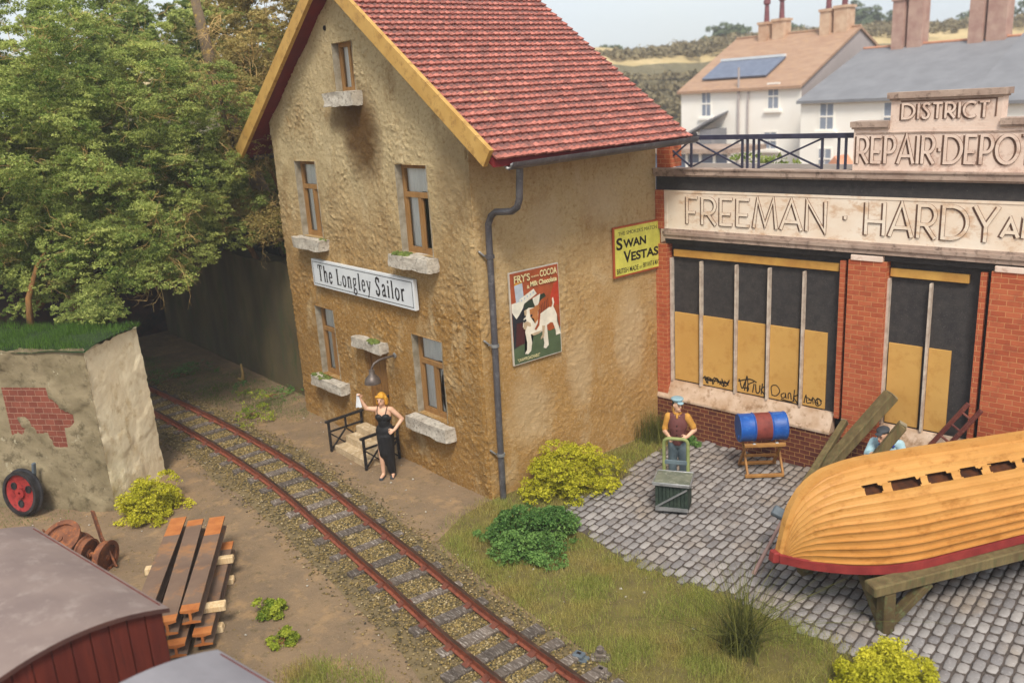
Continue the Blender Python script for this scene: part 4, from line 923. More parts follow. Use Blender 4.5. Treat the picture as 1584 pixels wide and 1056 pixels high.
def band(name, z0, z1, y0, mat, x0=-.02, x1=LEN, y1=.299): q = MB(); q.box((x0, y0, z0), (x1, y1, z1)); return q.build(name, mat, dp_)
band('shadow_frieze', 3.91, 4.02, .04, BLACKBAND, .17)  # black strip under the moulding stands for its shadow
q = MB(); q.box((.165, -.05, 4.022), (LEN, .299, 4.1)); q.box((.165, -.075, 4.1), (LEN, .299, 4.16)); q.box((.165, -.03, 4.16), (LEN, .299, 4.205)); q.build('lower_moulding', CORN, dp_)
band('name_fascia', 4.207, 4.94, -.002, STONE_C, .165)
q = MB(); q.box((.18, -.012, 4.9), (LEN, .0, 4.94)); q.box((.18, -.012, 4.207), (.24, .0, 4.9)); q.build('fascia_rim', STONE_C, dp_)
band('black_frieze', 4.942, 5.2, .01, BLACKBAND)
q = MB(); q.box((-.02, -.05, 5.201), (LEN, .15, 5.235)); q.box((-.02, -.09, 5.235), (LEN, .15, 5.33)); q.box((-.02, -.11, 5.33), (LEN, .15, 5.355)); q.build('cornice', CORN, dp_)
# stone parapet with its two stages
q = MB(); q.box((3.79, .0, 5.357), (6.47, .3, 6.0)); q.build('parapet_stage', STONE, dp_)
q = MB(); q.box((3.76, -.03, 6.0), (4.345, .32, 6.03)); q.box((3.74, -.05, 6.03), (4.345, .34, 6.12)); q.build('coping', CORN, dp_); q = MB(); q.box((5.915, -.03, 6.0), (6.5, .32, 6.03)); q.box((5.915, -.05, 6.03), (6.52, .34, 6.12)); q.build('coping', CORN, dp_)
q = MB(); q.box((4.35, .005, 6.001), (5.91, .29, 6.42)); q.build('parapet_stage', STONE, dp_)
q = MB(); q.box((4.33, -.02, 6.42), (5.93, .31, 6.45)); q.box((4.3, -.05, 6.45), (5.96, .34, 6.54)); q.build('coping', CORN, dp_)
q = MB(); q.box((3.83, -.014, 5.93), (6.43, .0, 5.95)); q.build('stone_string_line', CORN, dp_)
# roof railing
def rail(x0, x1, flip):
    q = MB(); f = (lambda s_: 2 * MID - s_) if flip else (lambda s_: s_)
    def bx(a, b, *r): q.box((min(f(a), f(b)), r[0], r[1]), (max(f(a), f(b)), r[2], r[3]))
    bx(.02, 3.785, .08, 5.86, .16, 5.94)
    for s_ in (.7, 1.75, 1.85, 1.97, 2.07, 3.22, 3.5, 3.62): bx(s_ - .018, s_ + .018, .1, 5.356, .136, 5.86)
    for a, b in ((-.02, .68), (.74, 1.73), (2.1, 3.2)):
        a = max(a, .05); d = .005
        for (p1, p2) in (((a, 5.38), (b, 5.85)), ((a, 5.85), (b, 5.38))):
            q.beam((f(p1[0]), .118 + d, p1[1]), (f(p2[0]), .118 + d, p2[1]), .028, .03, (0, 1, 0)); d = -d
    q.build('roof_railing', RAILP, dp_)
rail(0, 0, False); rail(0, 0, True)
# raised art deco capitals: stone faces, dark sides, drop shadow painted behind each stroke
DG_ = {'F': (.52, [([(.06, 1), (.06, 0)],), ([(.06, .96), (.46, .96)],), ([(.06, .42), (.38, .42)],)]), 'R': (.62, [([(.06, 1), (.06, 0)],), ([(.06, .96)] + arc(.3, .68, .24, .28, 90, -90, 12) + [(.06, .4)],), ([(.26, .4), (.56, 0)],)]),
 'E': (.54, [([(.06, 1), (.06, 0)],), ([(.06, .96), (.48, .96)],), ([(.06, .42), (.42, .42)],), ([(.06, .04), (.48, .04)],)]), 'M': (.86, [([(.04, 0), (.16, 1), (.43, .1), (.7, 1), (.82, 0)],)]), 'A': (.74, [([(.03, 0), (.37, 1), (.71, 0)],), ([(.15, .27), (.59, .27)],)]),
 'N': (.72, [([(.07, 0), (.07, 1), (.65, 0), (.65, 1)],)]), 'H': (.7, [([(.07, 1), (.07, 0)],), ([(.63, 1), (.63, 0)],), ([(.07, .42), (.63, .42)],)]), 'D': (.8, [([(.06, .5), (.06, .04)] + arc(.28, .5, .46, .46, -90, 90, 18) + [(.06, .96), (.06, .5)],)]),
 'Y': (.7, [([(.03, 1), (.35, .45), (.67, 1)],), ([(.35, .45), (.35, 0)],)]), 'P': (.56, [([(.06, 1), (.06, 0)],), ([(.06, .96)] + arc(.26, .68, .24, .28, 90, -90, 12) + [(.06, .4)],)]), 'I': (.16, [([(.08, 1), (.08, 0)],)]),
 'O': (.92, [(arc(.46, .5, .42, .46, 90, 450, 26),)]), 'T': (.58, [([(.03, .96), (.55, .96)],), ([(.29, .96), (.29, 0)],)]), 'S': (.5, [([(.44, .86), (.36, .95), (.24, .97), (.12, .9), (.1, .76), (.2, .62), (.34, .48), (.42, .3), (.38, .12), (.26, .03), (.14, .05), (.05, .16)],)]), 'C': (.74, [(arc(.44, .5, .38, .46, 50, 310, 20),)]),
 '.': (.2, [([(.04, .5), (.16, .5)],)]), ' ': (.3, [])}
def deco(s_, x0, x1, z0, z1, y, wd, track, nm='lettering', th=.022):
    x = 0; st_ = []
    for ch in s_:
        w_, ss = DG_[ch]
        for q in ss: st_.append(([(x + a, b) for a, b in q[0]], ch))
        x += w_ + track
    x -= track; k = (x1 - x0) / x; hh = z1 - z0; q = MB()
    for i, (pts, ch) in enumerate(st_):
        P = [(x0 + a * k, z0 + b * hh) for a, b in pts]; cl = (Vector(P[0]) - Vector(P[-1])).length < 1e-4
        if cl: P = P[:-1]
        ww_ = wd if ch != '.' else .06; ribbon(q, P, ww_, .0, th + (i % 5) * .0007, cl, 0, 1); P2_ = [(a - .034, b - .014) for a, b in P]; ribbon(q, P2_, ww_ * 1.1, .0, .0014 + (i % 5) * .0005, cl, 1, 1)  # second ribbon, shifted left and down, paints the letter's shadow
    q.xf(Matrix(((1, 0, 0, 0), (0, 0, -1, y), (0, 1, 0, 0), (0, 0, 0, 1)))); return q.build(nm, [STONE_C if nm == 'fascia_lettering' else STONE, LETTER_SHADE], dp_, normals=False)
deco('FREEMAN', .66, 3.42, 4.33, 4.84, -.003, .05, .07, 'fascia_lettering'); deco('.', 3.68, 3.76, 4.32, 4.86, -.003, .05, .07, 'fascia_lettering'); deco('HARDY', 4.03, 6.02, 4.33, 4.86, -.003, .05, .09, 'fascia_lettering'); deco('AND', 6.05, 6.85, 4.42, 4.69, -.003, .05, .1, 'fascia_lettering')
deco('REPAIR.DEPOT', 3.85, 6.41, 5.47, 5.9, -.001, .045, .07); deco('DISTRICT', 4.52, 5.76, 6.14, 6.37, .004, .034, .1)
q = MB(); q.box((4.5, -.004, 6.392), (5.845, .004, 6.412)); q.box((5.825, -.004, 6.15), (5.845, .004, 6.392)); q.build('panel_edge', LETTER_SHADE, dp_)
# spray tags along the foot of the boards
def tagp(pts, n=1, w=.014): 
    q = MB()
    for i, P in enumerate(pts):
        P = [(a, 1.135 + (b - 1.15) * .72) for a, b in P]; P = spline(P, .02) if len(P) > 2 else [Vector((*a, 0)) for a in P]; ribbon(q, [(a.x, a.y) for a in P], w, 0, .001 + i * .0006)
    q.xf(Matrix(((1, 0, 0, 0), (0, 0, -1, .1295), (0, 1, 0, 0), (0, 0, 0, 1)))); q.build('spray_tag', SPRAY, dp_, normals=False)
g2 = random.Random(12)
def scrib(x0, x1, z0, z1, n): return [(x0 + (x1 - x0) * i / n + g2.uniform(-.05, .05), g2.uniform(z0, z1)) for i in range(n + 1)]
tagp([scrib(.98, 1.55, 1.2, 1.42, 16), scrib(1.0, 1.5, 1.2, 1.4, 14), scrib(.97, 1.2, 1.22, 1.44, 7), [(.98, 1.3), (1.52, 1.33)]], w=.022)
tagp([scrib(1.72, 2.0, 1.2, 1.5, 9), [(1.85, 1.2), (1.9, 1.62), (1.93, 1.25)], [(2.02, 1.2), (2.05, 1.45)], [(2.08, 1.45), (2.1, 1.22), (2.16, 1.25), (2.17, 1.44)], [(2.22, 1.5), (2.2, 1.2)], [(2.3, 1.46), (2.2, 1.33), (2.3, 1.17)], [(1.72, 1.44), (1.95, 1.55), (2.1, 1.5)]], w=.022)
tagp([[(2.42, 1.22), (2.4, 1.46), (2.5, 1.52), (2.57, 1.38), (2.5, 1.24), (2.42, 1.24)], [(2.66, 1.36), (2.6, 1.3), (2.62, 1.22), (2.68, 1.26), (2.68, 1.36), (2.7, 1.22)], [(2.74, 1.22), (2.74, 1.36), (2.78, 1.38), (2.8, 1.22)], [(2.86, 1.5), (2.84, 1.2)], [(2.96, 1.4), (2.85, 1.3), (2.93, 1.15)], [(2.6, 1.18), (2.78, 1.16), (2.86, 1.2)]], w=.02)
tagp([[(3.04, 1.2), (3.08, 1.42), (3.1, 1.22), (3.16, 1.24)], [(3.17, 1.22), (3.2, 1.36), (3.22, 1.22)], scrib(3.05, 3.38, 1.2, 1.4, 9), [(3.28, 1.2), (3.25, 1.3), (3.32, 1.38), (3.37, 1.28), (3.32, 1.2), (3.28, 1.2)]], w=.018)
q = MB(); q.beam((.36, -.0435, .42), (.36, -.0435, .62), .03, .004, (0, 1, 0)); q.beam((.5, -.0435, .4), (.5, -.0435, .6), .03, .004, (0, 1, 0)); q.beam((.375, -.0435, .51), (.485, -.0435, .5), .004, .03, (0, 1, 0)); q.build('yellow_paint_mark', LINTEL, dp_)

# ------------------------------------------------------------------ hill, far wood, cottages behind
mb = MB(); A = [(-70.1, 74.8, 11.6), (-67.1, 78.1, 11.0), (-66.4, 87.4, 11.6), (-67.5, 94.4, 12), (-64.7, 97.8, 12), (-62, 101.4, 12.4), (-53.4, 111.7, 12.4), (-47.7, 118.5, 12.2), (-40.1, 127.7, 12.4), (-20, 150, 13), (10, 178, 14)]
cp = Vector((11.2, -8.5, 0)); A = [(-120, 20, 12), (-98, 42, 12), (-82, 60, 11.4)] + A
A = [tuple(cp + (Vector((a, b, 0)) - cp) * 1.0 + Vector((0, 0, c))) for a, b, c in A]
vs = []; NS = 22; n = 0; P = []
for i in range(len(A) - 1):
    for k in range(6): t = k / 6; P.append(Vector(A[i]).lerp(Vector(A[i + 1]), t))
P.append(Vector(A[-1]))
for q in P:
    d = (Vector((q.x, q.y, 0)) - cp).normalized(); L_ = (Vector((q.x, q.y, 0)) - cp).length
    for k in range(NS + 1):
        t = k / NS; dist = L_ * (.58 + .42 * t) if t <= .8 else L_ * (.58 + .42 * t) + (t - .8) * 260
        z = (q.z - 0) * (math.sin(min(1, t / .85) * math.pi / 2) ** 1.3) + noise.fractal(Vector((q.x * .06, q.y * .06, t * 4)), 1, 2, 4) * .6 * min(1, t * 3)
        b_ = cp + d * dist; vs.append((b_.x, b_.y, max(z, -.3) if t > 0 else -.5))
m_ = NS + 1; fs = [(i * m_ + k, (i + 1) * m_ + k, (i + 1) * m_ + k + 1, i * m_ + k + 1) for i in range(len(P) - 1) for k in range(NS)]
for f in fs:
    k = f[0] % m_; mb.f.append(list(f)); mb.t.append(.5); mb.mi.append(1 if k >= 12 else 0)
mb.v = vs; HILLO = mb.build('hills', [HILLM, STUBBLE], smooth=True); tag(HILLO, kind='structure')

def cottage(label, x0, x1, y0, dep_, ze, zr, roofm, chims, wins, group, pots=True, chm=CHIM):
    t = thing('cottage', label, 'house', ((x0 + x1) / 2, y0, 0), 0, group); w = (x1 - x0) / 2; hd = dep_
    q = MB(); q.box((-w, 0, 0), (w, 2 * hd, ze)); q.build('wall', LIMEWALL, t)
    q = MB()
    for s_ in (-1, 1): q = MB(); q.add([(s_ * (w + .01), .01, 0), (s_ * (w + .01), 2 * hd - .01, 0), (s_ * (w + .01), 2 * hd - .01, ze), (s_ * (w + .01), hd, zr - .12), (s_ * (w + .01), .01, ze)], [(0, 1, 2, 3, 4)]); q.build('gable_wall', GABLE, t)
    q = MB(); sl_ = (zr - ze) / hd
    for s_ in (1, -1):
        e = hd - s_ * (hd + .25); ze_ = ze - .25 * sl_
        a = [(-w - .12, e, ze_), (w + .12, e, ze_), (w + .12, hd, zr), (-w - .12, hd, zr)]; b = [(x, y, z - .14) for x, y, z in a]
        q.add(a + b, [(0, 1, 2, 3), (7, 6, 5, 4), (0, 4, 5, 1), (1, 5, 6, 2), (3, 7, 4, 0)])
    rf = q.build('roof', roofm, t)
    q = MB(); q.box((-w - .1, hd - .13, zr - .05), (w + .1, hd + .13, zr + .07), bev=.03); q.build('ridge_tiles', RIDGE if roofm is SLATE else BROOF, rf)
    for (cx, cy, cw, ct, cb) in chims:
        q = MB(); q.box((cx - cw / 2, cy - .4, cb), (cx + cw / 2, cy + .4, ct)); q.box((cx - cw / 2 - .06, cy - .46, ct), (cx + cw / 2 + .06, cy + .46, ct + .14)); ch = q.build('chimney', chm, rf)
        if pots: q = MB(); q.lathe([(.16, 0), (.14, .5), (.12, .95), (.2, 1.0), (.2, 1.18), (.14, 1.3), (.08, 1.35)], 12, 'z', (cx, cy, ct + .14)); q.build('chimney_pot', POT, ch, smooth=True, sharp=40)
    for (wx, wz, ww, wh) in wins:
        q = MB(); f = .08
        q.box((wx, -.03, wz), (wx + f, .02, wz + wh)); q.box((wx + ww - f, -.03, wz), (wx + ww, .02, wz + wh)); q.box((wx + f, -.03, wz), (wx + ww - f, .02, wz + f)); q.box((wx + f, -.03, wz + wh - f), (wx + ww - f, .02, wz + wh)); q.box((wx + f, -.04, wz + wh / 2 - .04), (wx + ww - f, .01, wz + wh / 2 + .04)); q.box((wx + ww / 2 - .02, -.025, wz + f), (wx + ww / 2 + .02, .0, wz + wh / 2 - .04)); q.box((wx + ww / 2 - .02, -.025, wz + wh / 2 + .04), (wx + ww / 2 + .02, .0, wz + wh - f))
        wo = q.build('window', LIMEWALL, t); q = MB(); q.box((wx + f, -.012, wz + f), (wx + ww - f, -.004, wz + wh - f)); q.build('pane', PANEG, wo); q = MB(); q.box((wx - .15, -.14, wz - .14), (wx + ww + .15, .02, wz - .02)); q.build('sill', LIMEWALL, wo)
    return t, rf
CG = 'white cottages beyond the depot'
hA, rA = cottage('white cottage with brown clay roof and a solar panel', -22.9, -15.0, 33.3, 5.5, 6.62, 9.4, BROOF, [(-1.75, 5.2, .6, 10.0, 8.4), (-.8, 5.3, .75, 10.1, 8.4), (2.25, 5.2, .6, 10.3, 8.4), (3.15, 5.3, .8, 10.4, 8.4)], [(-2.5, 5.0, .75, 1.5), (1.9, 5.3, .78, 1.4), (1.7, 3.2, .9, 1.0)], CG)
q = MB(); q.beam((-3.2, .55, 7.14), (-3.2, 2.3, 8.18), .01, .01)
q = MB(); sl_ = Vector((0, 5.5, 2.78)).normalized(); n_ = Vector((0, -2.78, 5.5)).normalized(); a = Vector((-2.95, .7, 6.98)) + n_ * .16
pts = [a, a + Vector((4.3, 0, 0)), a + Vector((4.3, 0, 0)) + sl_ * 2.1, a + sl_ * 2.1]; q.add(pts + [x - n_ * .08 for x in pts], [(0, 1, 2, 3), (7, 6, 5, 4), (0, 4, 5, 1), (1, 5, 6, 2), (2, 6, 7, 3), (3, 7, 4, 0)]); so = q.build('solar_panel', SOLAR, rA)
q = MB(); b = a + sl_ * 2.1; q.beam(b + n_ * .05, b + Vector((4.3, 0, 0)) + n_ * .05, .16, .14); q.build('panel_header', WHITE, so)
q = MB(); q.tube([(.15, -.12, 0), (.15, -.12, 7.6)], .06, 8); q.tube([(.75, -.1, 0), (.75, -.1, 6.3)], .05, 8); q.build('drainpipe', GABLE, hA)
q = MB(); q.add([(-2.7, -1.6, 4.05), (-.6, -1.6, 5.0), (-.6, 0, 5.35), (-2.7, 0, 4.3), (-2.7, -1.6, 3.95), (-.6, -1.6, 4.9), (-.6, 0, 5.25), (-2.7, 0, 4.2)], [(0, 1, 2, 3), (7, 6, 5, 4), (0, 4, 5, 1), (1, 5, 6, 2), (2, 6, 7, 3), (3, 7, 4, 0)]); q.box((-1.5, -1.4, 2.4), (-.7, 0, 4.4)); q.build('porch', SLATE, hA)
hB, rB = cottage('long white cottage with blue grey slate roof and paired brick chimneys', -13.8, -5.7, 31.4, 6.0, 5.85, 8.15, SLATE, [(-2.13, 5.9, .6, 10.3, 7.7), (-1.3, 6.0, .72, 10.4, 7.7), (1.7, 5.9, .65, 11.4, 7.7), (2.6, 6.0, .85, 11.5, 7.7)], [(-3.05, 4.3, .85, 1.35), (-3.05, 2.4, .8, 1.1), (.2, 4.2, .9, 1.4)], CG, pots=False, chm=CHIMB)
q = MB(); q.add([(-2.2, -1.2, 2.3), (-1.45, -1.2, 3.2), (-.7, -1.2, 2.3), (-2.2, 0, 2.3), (-1.45, 0, 3.2), (-.7, 0, 2.3)], [(0, 1, 4, 3), (1, 2, 5, 4), (0, 2, 1)]); q.build('porch_roof', RIDGE, hB); q = MB(); q.box((-2.1, -1.1, 0), (-1.95, -.95, 2.35)); q.box((-.95, -1.1, 0), (-.8, -.95, 2.35)); q.build('porch_post', LIMEWALL, hB)
hC, rC = cottage('grey roofed cottage at the far right behind the parapet', -5.5, 3.4, 30.8, 6.2, 5.6, 8.6, SLATE, [(1.5, 6.0, .8, 10.2, 8.0)], [(-1.5, 3.7, 1.0, 1.5)], CG, chm=CHIMB)
# sheds, bank and hedge between the depot and the cottages
t = thing('garden_shed', 'long low shed with pale grey roof in front of the cottages', 'shed', (-9.2, 20.5, 0)); q = MB(); q.box((-3.6, 0, 0), (3.2, 2.4, 2.1)); q.build('wall', GABLE, t); q = MB(); q.add([(-3.8, -.3, 2.0), (3.4, -.3, 2.0), (3.2, 1.2, 3.1), (-3.2, 1.2, 3.1), (-3.8, 2.7, 2.0), (3.4, 2.7, 2.0)], [(0, 1, 2, 3), (3, 2, 5, 4), (0, 3, 4), (1, 5, 2)]); q.build('roof', FHOUSE, t)
t = thing('conservatory', 'white framed glazed lean-to in front of the brown roofed cottage', 'conservatory', (-18.9, 29.2, 0)); q = MB(); q.box((-3.2, -.3, 3.35), (2.6, 3.0, 3.6)); q.build('roof', CORN, t)
for k in range(7): q = MB(); q.box((-3.05 + k * .9, -.05, 0), (-2.9 + k * .9, .1, 3.35)); q.build('post', LIMEWALL, t)
q = MB(); q.box((-3.0, .02, 1.0), (2.5, .05, 3.3)); q.build('glazing', SOLAR, t)
q = MB(); vs = []; NX = 16
for i in range(NX + 1):
    for j in range(NX + 1):
        u, v = i / NX * 2 - 1, j / NX * 2 - 1; r = max(0, 1 - u * u - v * v); vs.append((u * 2.4, v * 1.6, 1.9 * r ** .6 + noise.noise(Vector((u * 3, v * 3, 1))) * .12 - .05))
q.add(vs, [(i * (NX + 1) + j, (i + 1) * (NX + 1) + j, (i + 1) * (NX + 1) + j + 1, i * (NX + 1) + j + 1) for i in range(NX) for j in range(NX)]); o = q.build('sand_heap', SAND, smooth=True); o.location = (-6.6, 14.2, 0); tag(o, 'low tan heap of earth seen through the depot roof railing', 'heap')

# ------------------------------------------------------------------ distant air
q = MB(); q.box((-150, -60, -1), (60, 230, 22)); hz = q.build('haze'); hz['kind'] = 'stuff'; hm = bpy.data.materials.new('haze'); hm.use_nodes = True; hn = hm.node_tree; hn.nodes.clear()
ho = hn.nodes.new('ShaderNodeOutputMaterial'); hv_ = hn.nodes.new('ShaderNodeVolumePrincipled'); hv_.inputs['Color'].default_value = (.95, .96, 1, 1); hv_.inputs['Density'].default_value = .0015; hn.links.new(hv_.outputs[0], ho.inputs['Volume']); hz.data.materials.append(hm)
# ------------------------------------------------------------------ plastered terrace block on the left
o_ = Vector((-4.75, -4.98, 0)); dF = Vector((-.779, -.627, 0)).normalized(); dS = Vector((-.62, .76, 0)).normalized()
nF = Vector((.627, -.779, 0)); nS = Vector((.76, .62, 0)).normalized()
bl = thing('terrace_block', 'plastered terrace block with cream end face and a bare brick patch, turf on top', 'retaining wall', (0, 0, 0))
def face_grid(name, o, d, nrm, L, H, mat, seed, hole=None, amp=1):
    nx, nz = int(L / .045), int(H / .045); vs = []; fs = []
    for i in range(nx + 1):
        for j in range(nz + 1):
            x, z = L * i / nx, H * j / nz
            k = noise.fractal(Vector((x * .8, z * .8, seed)), 1, 2, 5) * .04 * amp + noise.fractal(Vector((x * 4, z * 4, seed + 5)), .8, 2, 4) * .015 * amp
            lay = noise.noise(Vector((x * .9 + seed, z * 1.3, 2))) + noise.noise(Vector((x * 3, z * 3, seed))) * .3       # peeling render layers
            k += (.04 if lay > .3 else 0) * amp
            if hole and hole(x, z): k = -.075
            top = noise.noise(Vector((x * 2.2, seed, 4))) * .06 + noise.noise(Vector((x * 8, seed, 1))) * .03 if j == nz else 0
            e = (.05 * noise.noise(Vector((seed, z * 2.5, 3))) + .03 * noise.noise(Vector((seed, z * 9, 3)))) if i in (0, nx) else 0
            lean = -.09 * z / 3
            q = o + d * (x + e) + nrm * (k + lean) + Vector((0, 0, z + top))
            cz = noise.noise(Vector((1.5, z * 2.5, 3))) * .05 + noise.noise(Vector((4, z * 9, 3))) * .04
            cn = o_ + (nF + nS) * (.04 + cz - .09 * z / 3) + Vector((0, 0, z * 3.04 / H + (.05 if j == nz else 0)))
            wgt = max(0, 1 - x / .12); q = q.lerp(cn, wgt); vs.append(q)
    for i in range(nx):
        for j in range(nz):
            fs.append((i * (nz + 1) + j, (i + 1) * (nz + 1) + j, (i + 1) * (nz + 1) + j + 1, i * (nz + 1) + j + 1))
    q = MB(); q.add(vs, fs); return q.build(name, mat, bl, smooth=True, normals=False, sharp=60)
def brick_hole(x, z):
    w_ = .025 * noise.noise(Vector((x * 4, z * 4, 1))); return .74 + w_ + max(0, z - 1.85) * .5 < x < .98 + w_ * .5 + (z - 1.15) * .24 and 1.22 + w_ * .4 < z < 2.02 + w_ * .4
face_grid('front_face', o_ + nF * .03, dF, nF, 7.0, 3.06, PLASTER_D, 3, brick_hole)
face_grid('end_face', o_ + nS * .03, dS, nS, 1.6, 3.02, PLASTER_L, 8, None, .4)
q = MB(); a = o_ + dF * .5 - nF * .03; vs = [a + dF * x + Vector((0, 0, z)) + nF * .012 for x, z in ((0, 1.0), (1.35, 1.0), (1.35, 2.35), (0, 2.35))]; q.add(vs, [(0, 1, 2, 3)]); eb = q.build('exposed_brick', BRICK_RED, bl)
q = MB(); P4 = [o_ - nF * .12 - nS * .05, o_ + dS * 1.6 - nS * .1, o_ + dS * 1.6 + dF * 7, o_ + dF * 7 - nF * .12]
q.add([(*p_.xy, 3.0) for p_ in P4] + [(*p_.xy, 0) for p_ in P4], [(0, 1, 2, 3), (1, 5, 6, 2), (2, 6, 7, 3)]); q.build('core', PLASTER_D, bl)
TOPP = [tuple((o_ + dF * .1 + dS * .05).xy), tuple((o_ + dS * 1.6 + dF * .05).xy), tuple((o_ + dS * 1.55 + dF * 6.9).xy), tuple((o_ + dF * 6.9).xy)]
q = MB(); vs = []; n = 26
for i in range(n + 1):
    for j in range(n + 1):
        b_ = o_ + dF * (7 * i / n) + dS * (1.6 * j / n); k = math.sin(math.pi * j / n); vs.append((b_.x, b_.y, 3.01 + .09 * k + .05 * noise.noise(b_ * 2)))
q.add(vs, [(i * (n + 1) + j, i * (n + 1) + j + 1, (i + 1) * (n + 1) + j + 1, (i + 1) * (n + 1) + j) for i in range(n) for j in range(n)]); q.build('turf_top', pm('dark_turf', (48, 68, 28), (34, 52, 22), scale=8, bump=.02, rough=1), bl, smooth=True)
t = thing('wall_plaque', 'little pale blue plaque fixed to the terrace block at the left edge', 'plaque', tuple(o_ + dF * 2.42 + nF * .12 + Vector((0, 0, 1.55))), math.atan2(-nF.x, nF.y) + math.pi)
q = MB(); q.box((-.12, -.02, -.13), (.12, .06, .13), bev=.006); q.build('plate', LSHIRT, t)

# dark walls in the shade behind the line
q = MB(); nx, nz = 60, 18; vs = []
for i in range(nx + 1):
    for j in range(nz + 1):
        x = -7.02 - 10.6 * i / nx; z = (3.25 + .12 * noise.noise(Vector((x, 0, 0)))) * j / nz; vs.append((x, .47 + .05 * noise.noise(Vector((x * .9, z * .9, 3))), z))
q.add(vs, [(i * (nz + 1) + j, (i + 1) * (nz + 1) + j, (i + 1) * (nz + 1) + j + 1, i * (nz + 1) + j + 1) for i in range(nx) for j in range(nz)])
w_ = thing('concrete_wall', 'long streaked dark wall running back from the pub beside the track', 'wall', (0, 0, 0)); q.build('wall_face', DARKWALL, w_, smooth=True)
q = MB(); q.box((-17.6, .53, 0), (-7.05, 1.2, 3.2)); q.build('wall_core', DARKWALL, w_)
w_ = thing('stone_end_wall', 'plum brown end wall closing the cutting behind the track', 'wall', (-17.7, -.6, 0), R(8)); q = MB(); q.box((-.4, -7, 0), (0, 1.6, 3.6), bev=.03); q.build('wall_face', BACKWALL, w_)
for k in range(9): block('coping_stone', (-.46, -6.6 + k * .9, 3.6), (.06, -5.75 + k * .9, 3.82), BACKWALL, w_, seed=k, jit=.02, cut=2)

# wooded bank added behind the dark wall, coloured dark to fill gaps between crowns
q = MB(); vs = []; nx, ny = 40, 12
for i in range(nx + 1):
    for j in range(ny + 1):
        x = -7.3 - 17 * i / nx; y = 1.25 + 7 * j / ny; vs.append((x, y, 2.9 + 3.4 * (j / ny) ** .7 + .3 * noise.noise(Vector((x * .7, y * .7, 0)))))
q.add(vs, [(i * (ny + 1) + j, i * (ny + 1) + j + 1, (i + 1) * (ny + 1) + j + 1, (i + 1) * (ny + 1) + j) for i in range(nx) for j in range(ny)])
tag(q.build('added_dark_bank', pm('dark_backing_bank', (58, 52, 34), (44, 46, 26), scale=2, bump=.05, rough=1), smooth=True), kind='structure')

# ------------------------------------------------------------------ foliage builders
def leaves(centres, radii, per, size, seed, tint_c, flat=.75, upbias=.35, fold=.3):
    """many leaf-sized folded quads clustered round clump centres -> V, F, tint"""
    g = np.random.default_rng(seed); n = len(centres); C = np.repeat(np.asarray(centres, float), per, 0); Rr = np.repeat(np.asarray(radii, float), per)
    d = g.normal(size=(n * per, 3)); d /= np.linalg.norm(d, axis=1)[:, None]; d[:, 2] = np.where(d[:, 2] < -.2, -d[:, 2] * .6, d[:, 2])
    rr = g.uniform(.35, 1, n * per) ** .6; Pp = C + d * (Rr * rr)[:, None] * np.array([1, 1, flat])
    u = g.normal(size=(n * per, 3)); u /= np.linalg.norm(u, axis=1)[:, None]
    nn = d * .7 + g.normal(size=(n * per, 3)) * .6 + np.array([0, 0, upbias]); nn /= np.linalg.norm(nn, axis=1)[:, None]
    v = np.cross(nn, u); v /= (np.linalg.norm(v, axis=1)[:, None] + 1e-9); u = np.cross(v, nn)
    s_ = (size * g.uniform(.55, 1.35, n * per))[:, None]
    V = np.stack([Pp - v * s_ * .9, Pp + u * s_ * .45 + nn * s_ * fold * .3, Pp + v * s_ * .9, Pp - u * s_ * .45 + nn * s_ * fold * .3], 1)
    F = np.arange(n * per * 4).reshape(-1, 4); t = np.clip(np.repeat(tint_c, per) + g.normal(0, .16, n * per), 0, 1); return V.reshape(-1, 3), F, t
def twigset(base, tips, seed, r0, forks=2):
    """wiggly tapering branches from base points to tips, with side forks"""
    g2 = random.Random(seed); mb = MB()
    for a, b in zip(base, tips):
        a, b = Vector(a), Vector(b); L = (b - a).length; n = 5; pts = []
        for k in range(n + 1): pts.append(a.lerp(b, k / n) + (Vector((g2.gauss(0, 1), g2.gauss(0, 1), g2.gauss(0, .7))) * L * .055 if 0 < k else Vector()))
        mb.tube(pts, [r0 * (1 - .8 * k / n) for k in range(n + 1)], 4, cap=False)
        for _ in range(forks):
            k = g2.randint(2, n); d = (pts[k] - pts[k - 1]).normalized() + Vector((g2.gauss(0, .8), g2.gauss(0, .8), g2.gauss(0, .6))); d = d.normalized() * L * g2.uniform(.18, .4)
            m1 = pts[k] + d * .5 + Vector((g2.gauss(0, .04), g2.gauss(0, .04), g2.gauss(0, .04))) * L; e = pts[k] + d; mb.tube([pts[k], m1, e], [r0 * .4, r0 * .3, r0 * .14], 3, cap=False)
            for _ in range(2):
                d2 = (d.normalized() + Vector((g2.gauss(0, .8), g2.gauss(0, .8), g2.gauss(0, .8)))).normalized() * L * g2.uniform(.06, .14); mb.tube([m1.lerp(e, g2.random()), e + d2], [r0 * .22, r0 * .1], 3, cap=False)
    return mb
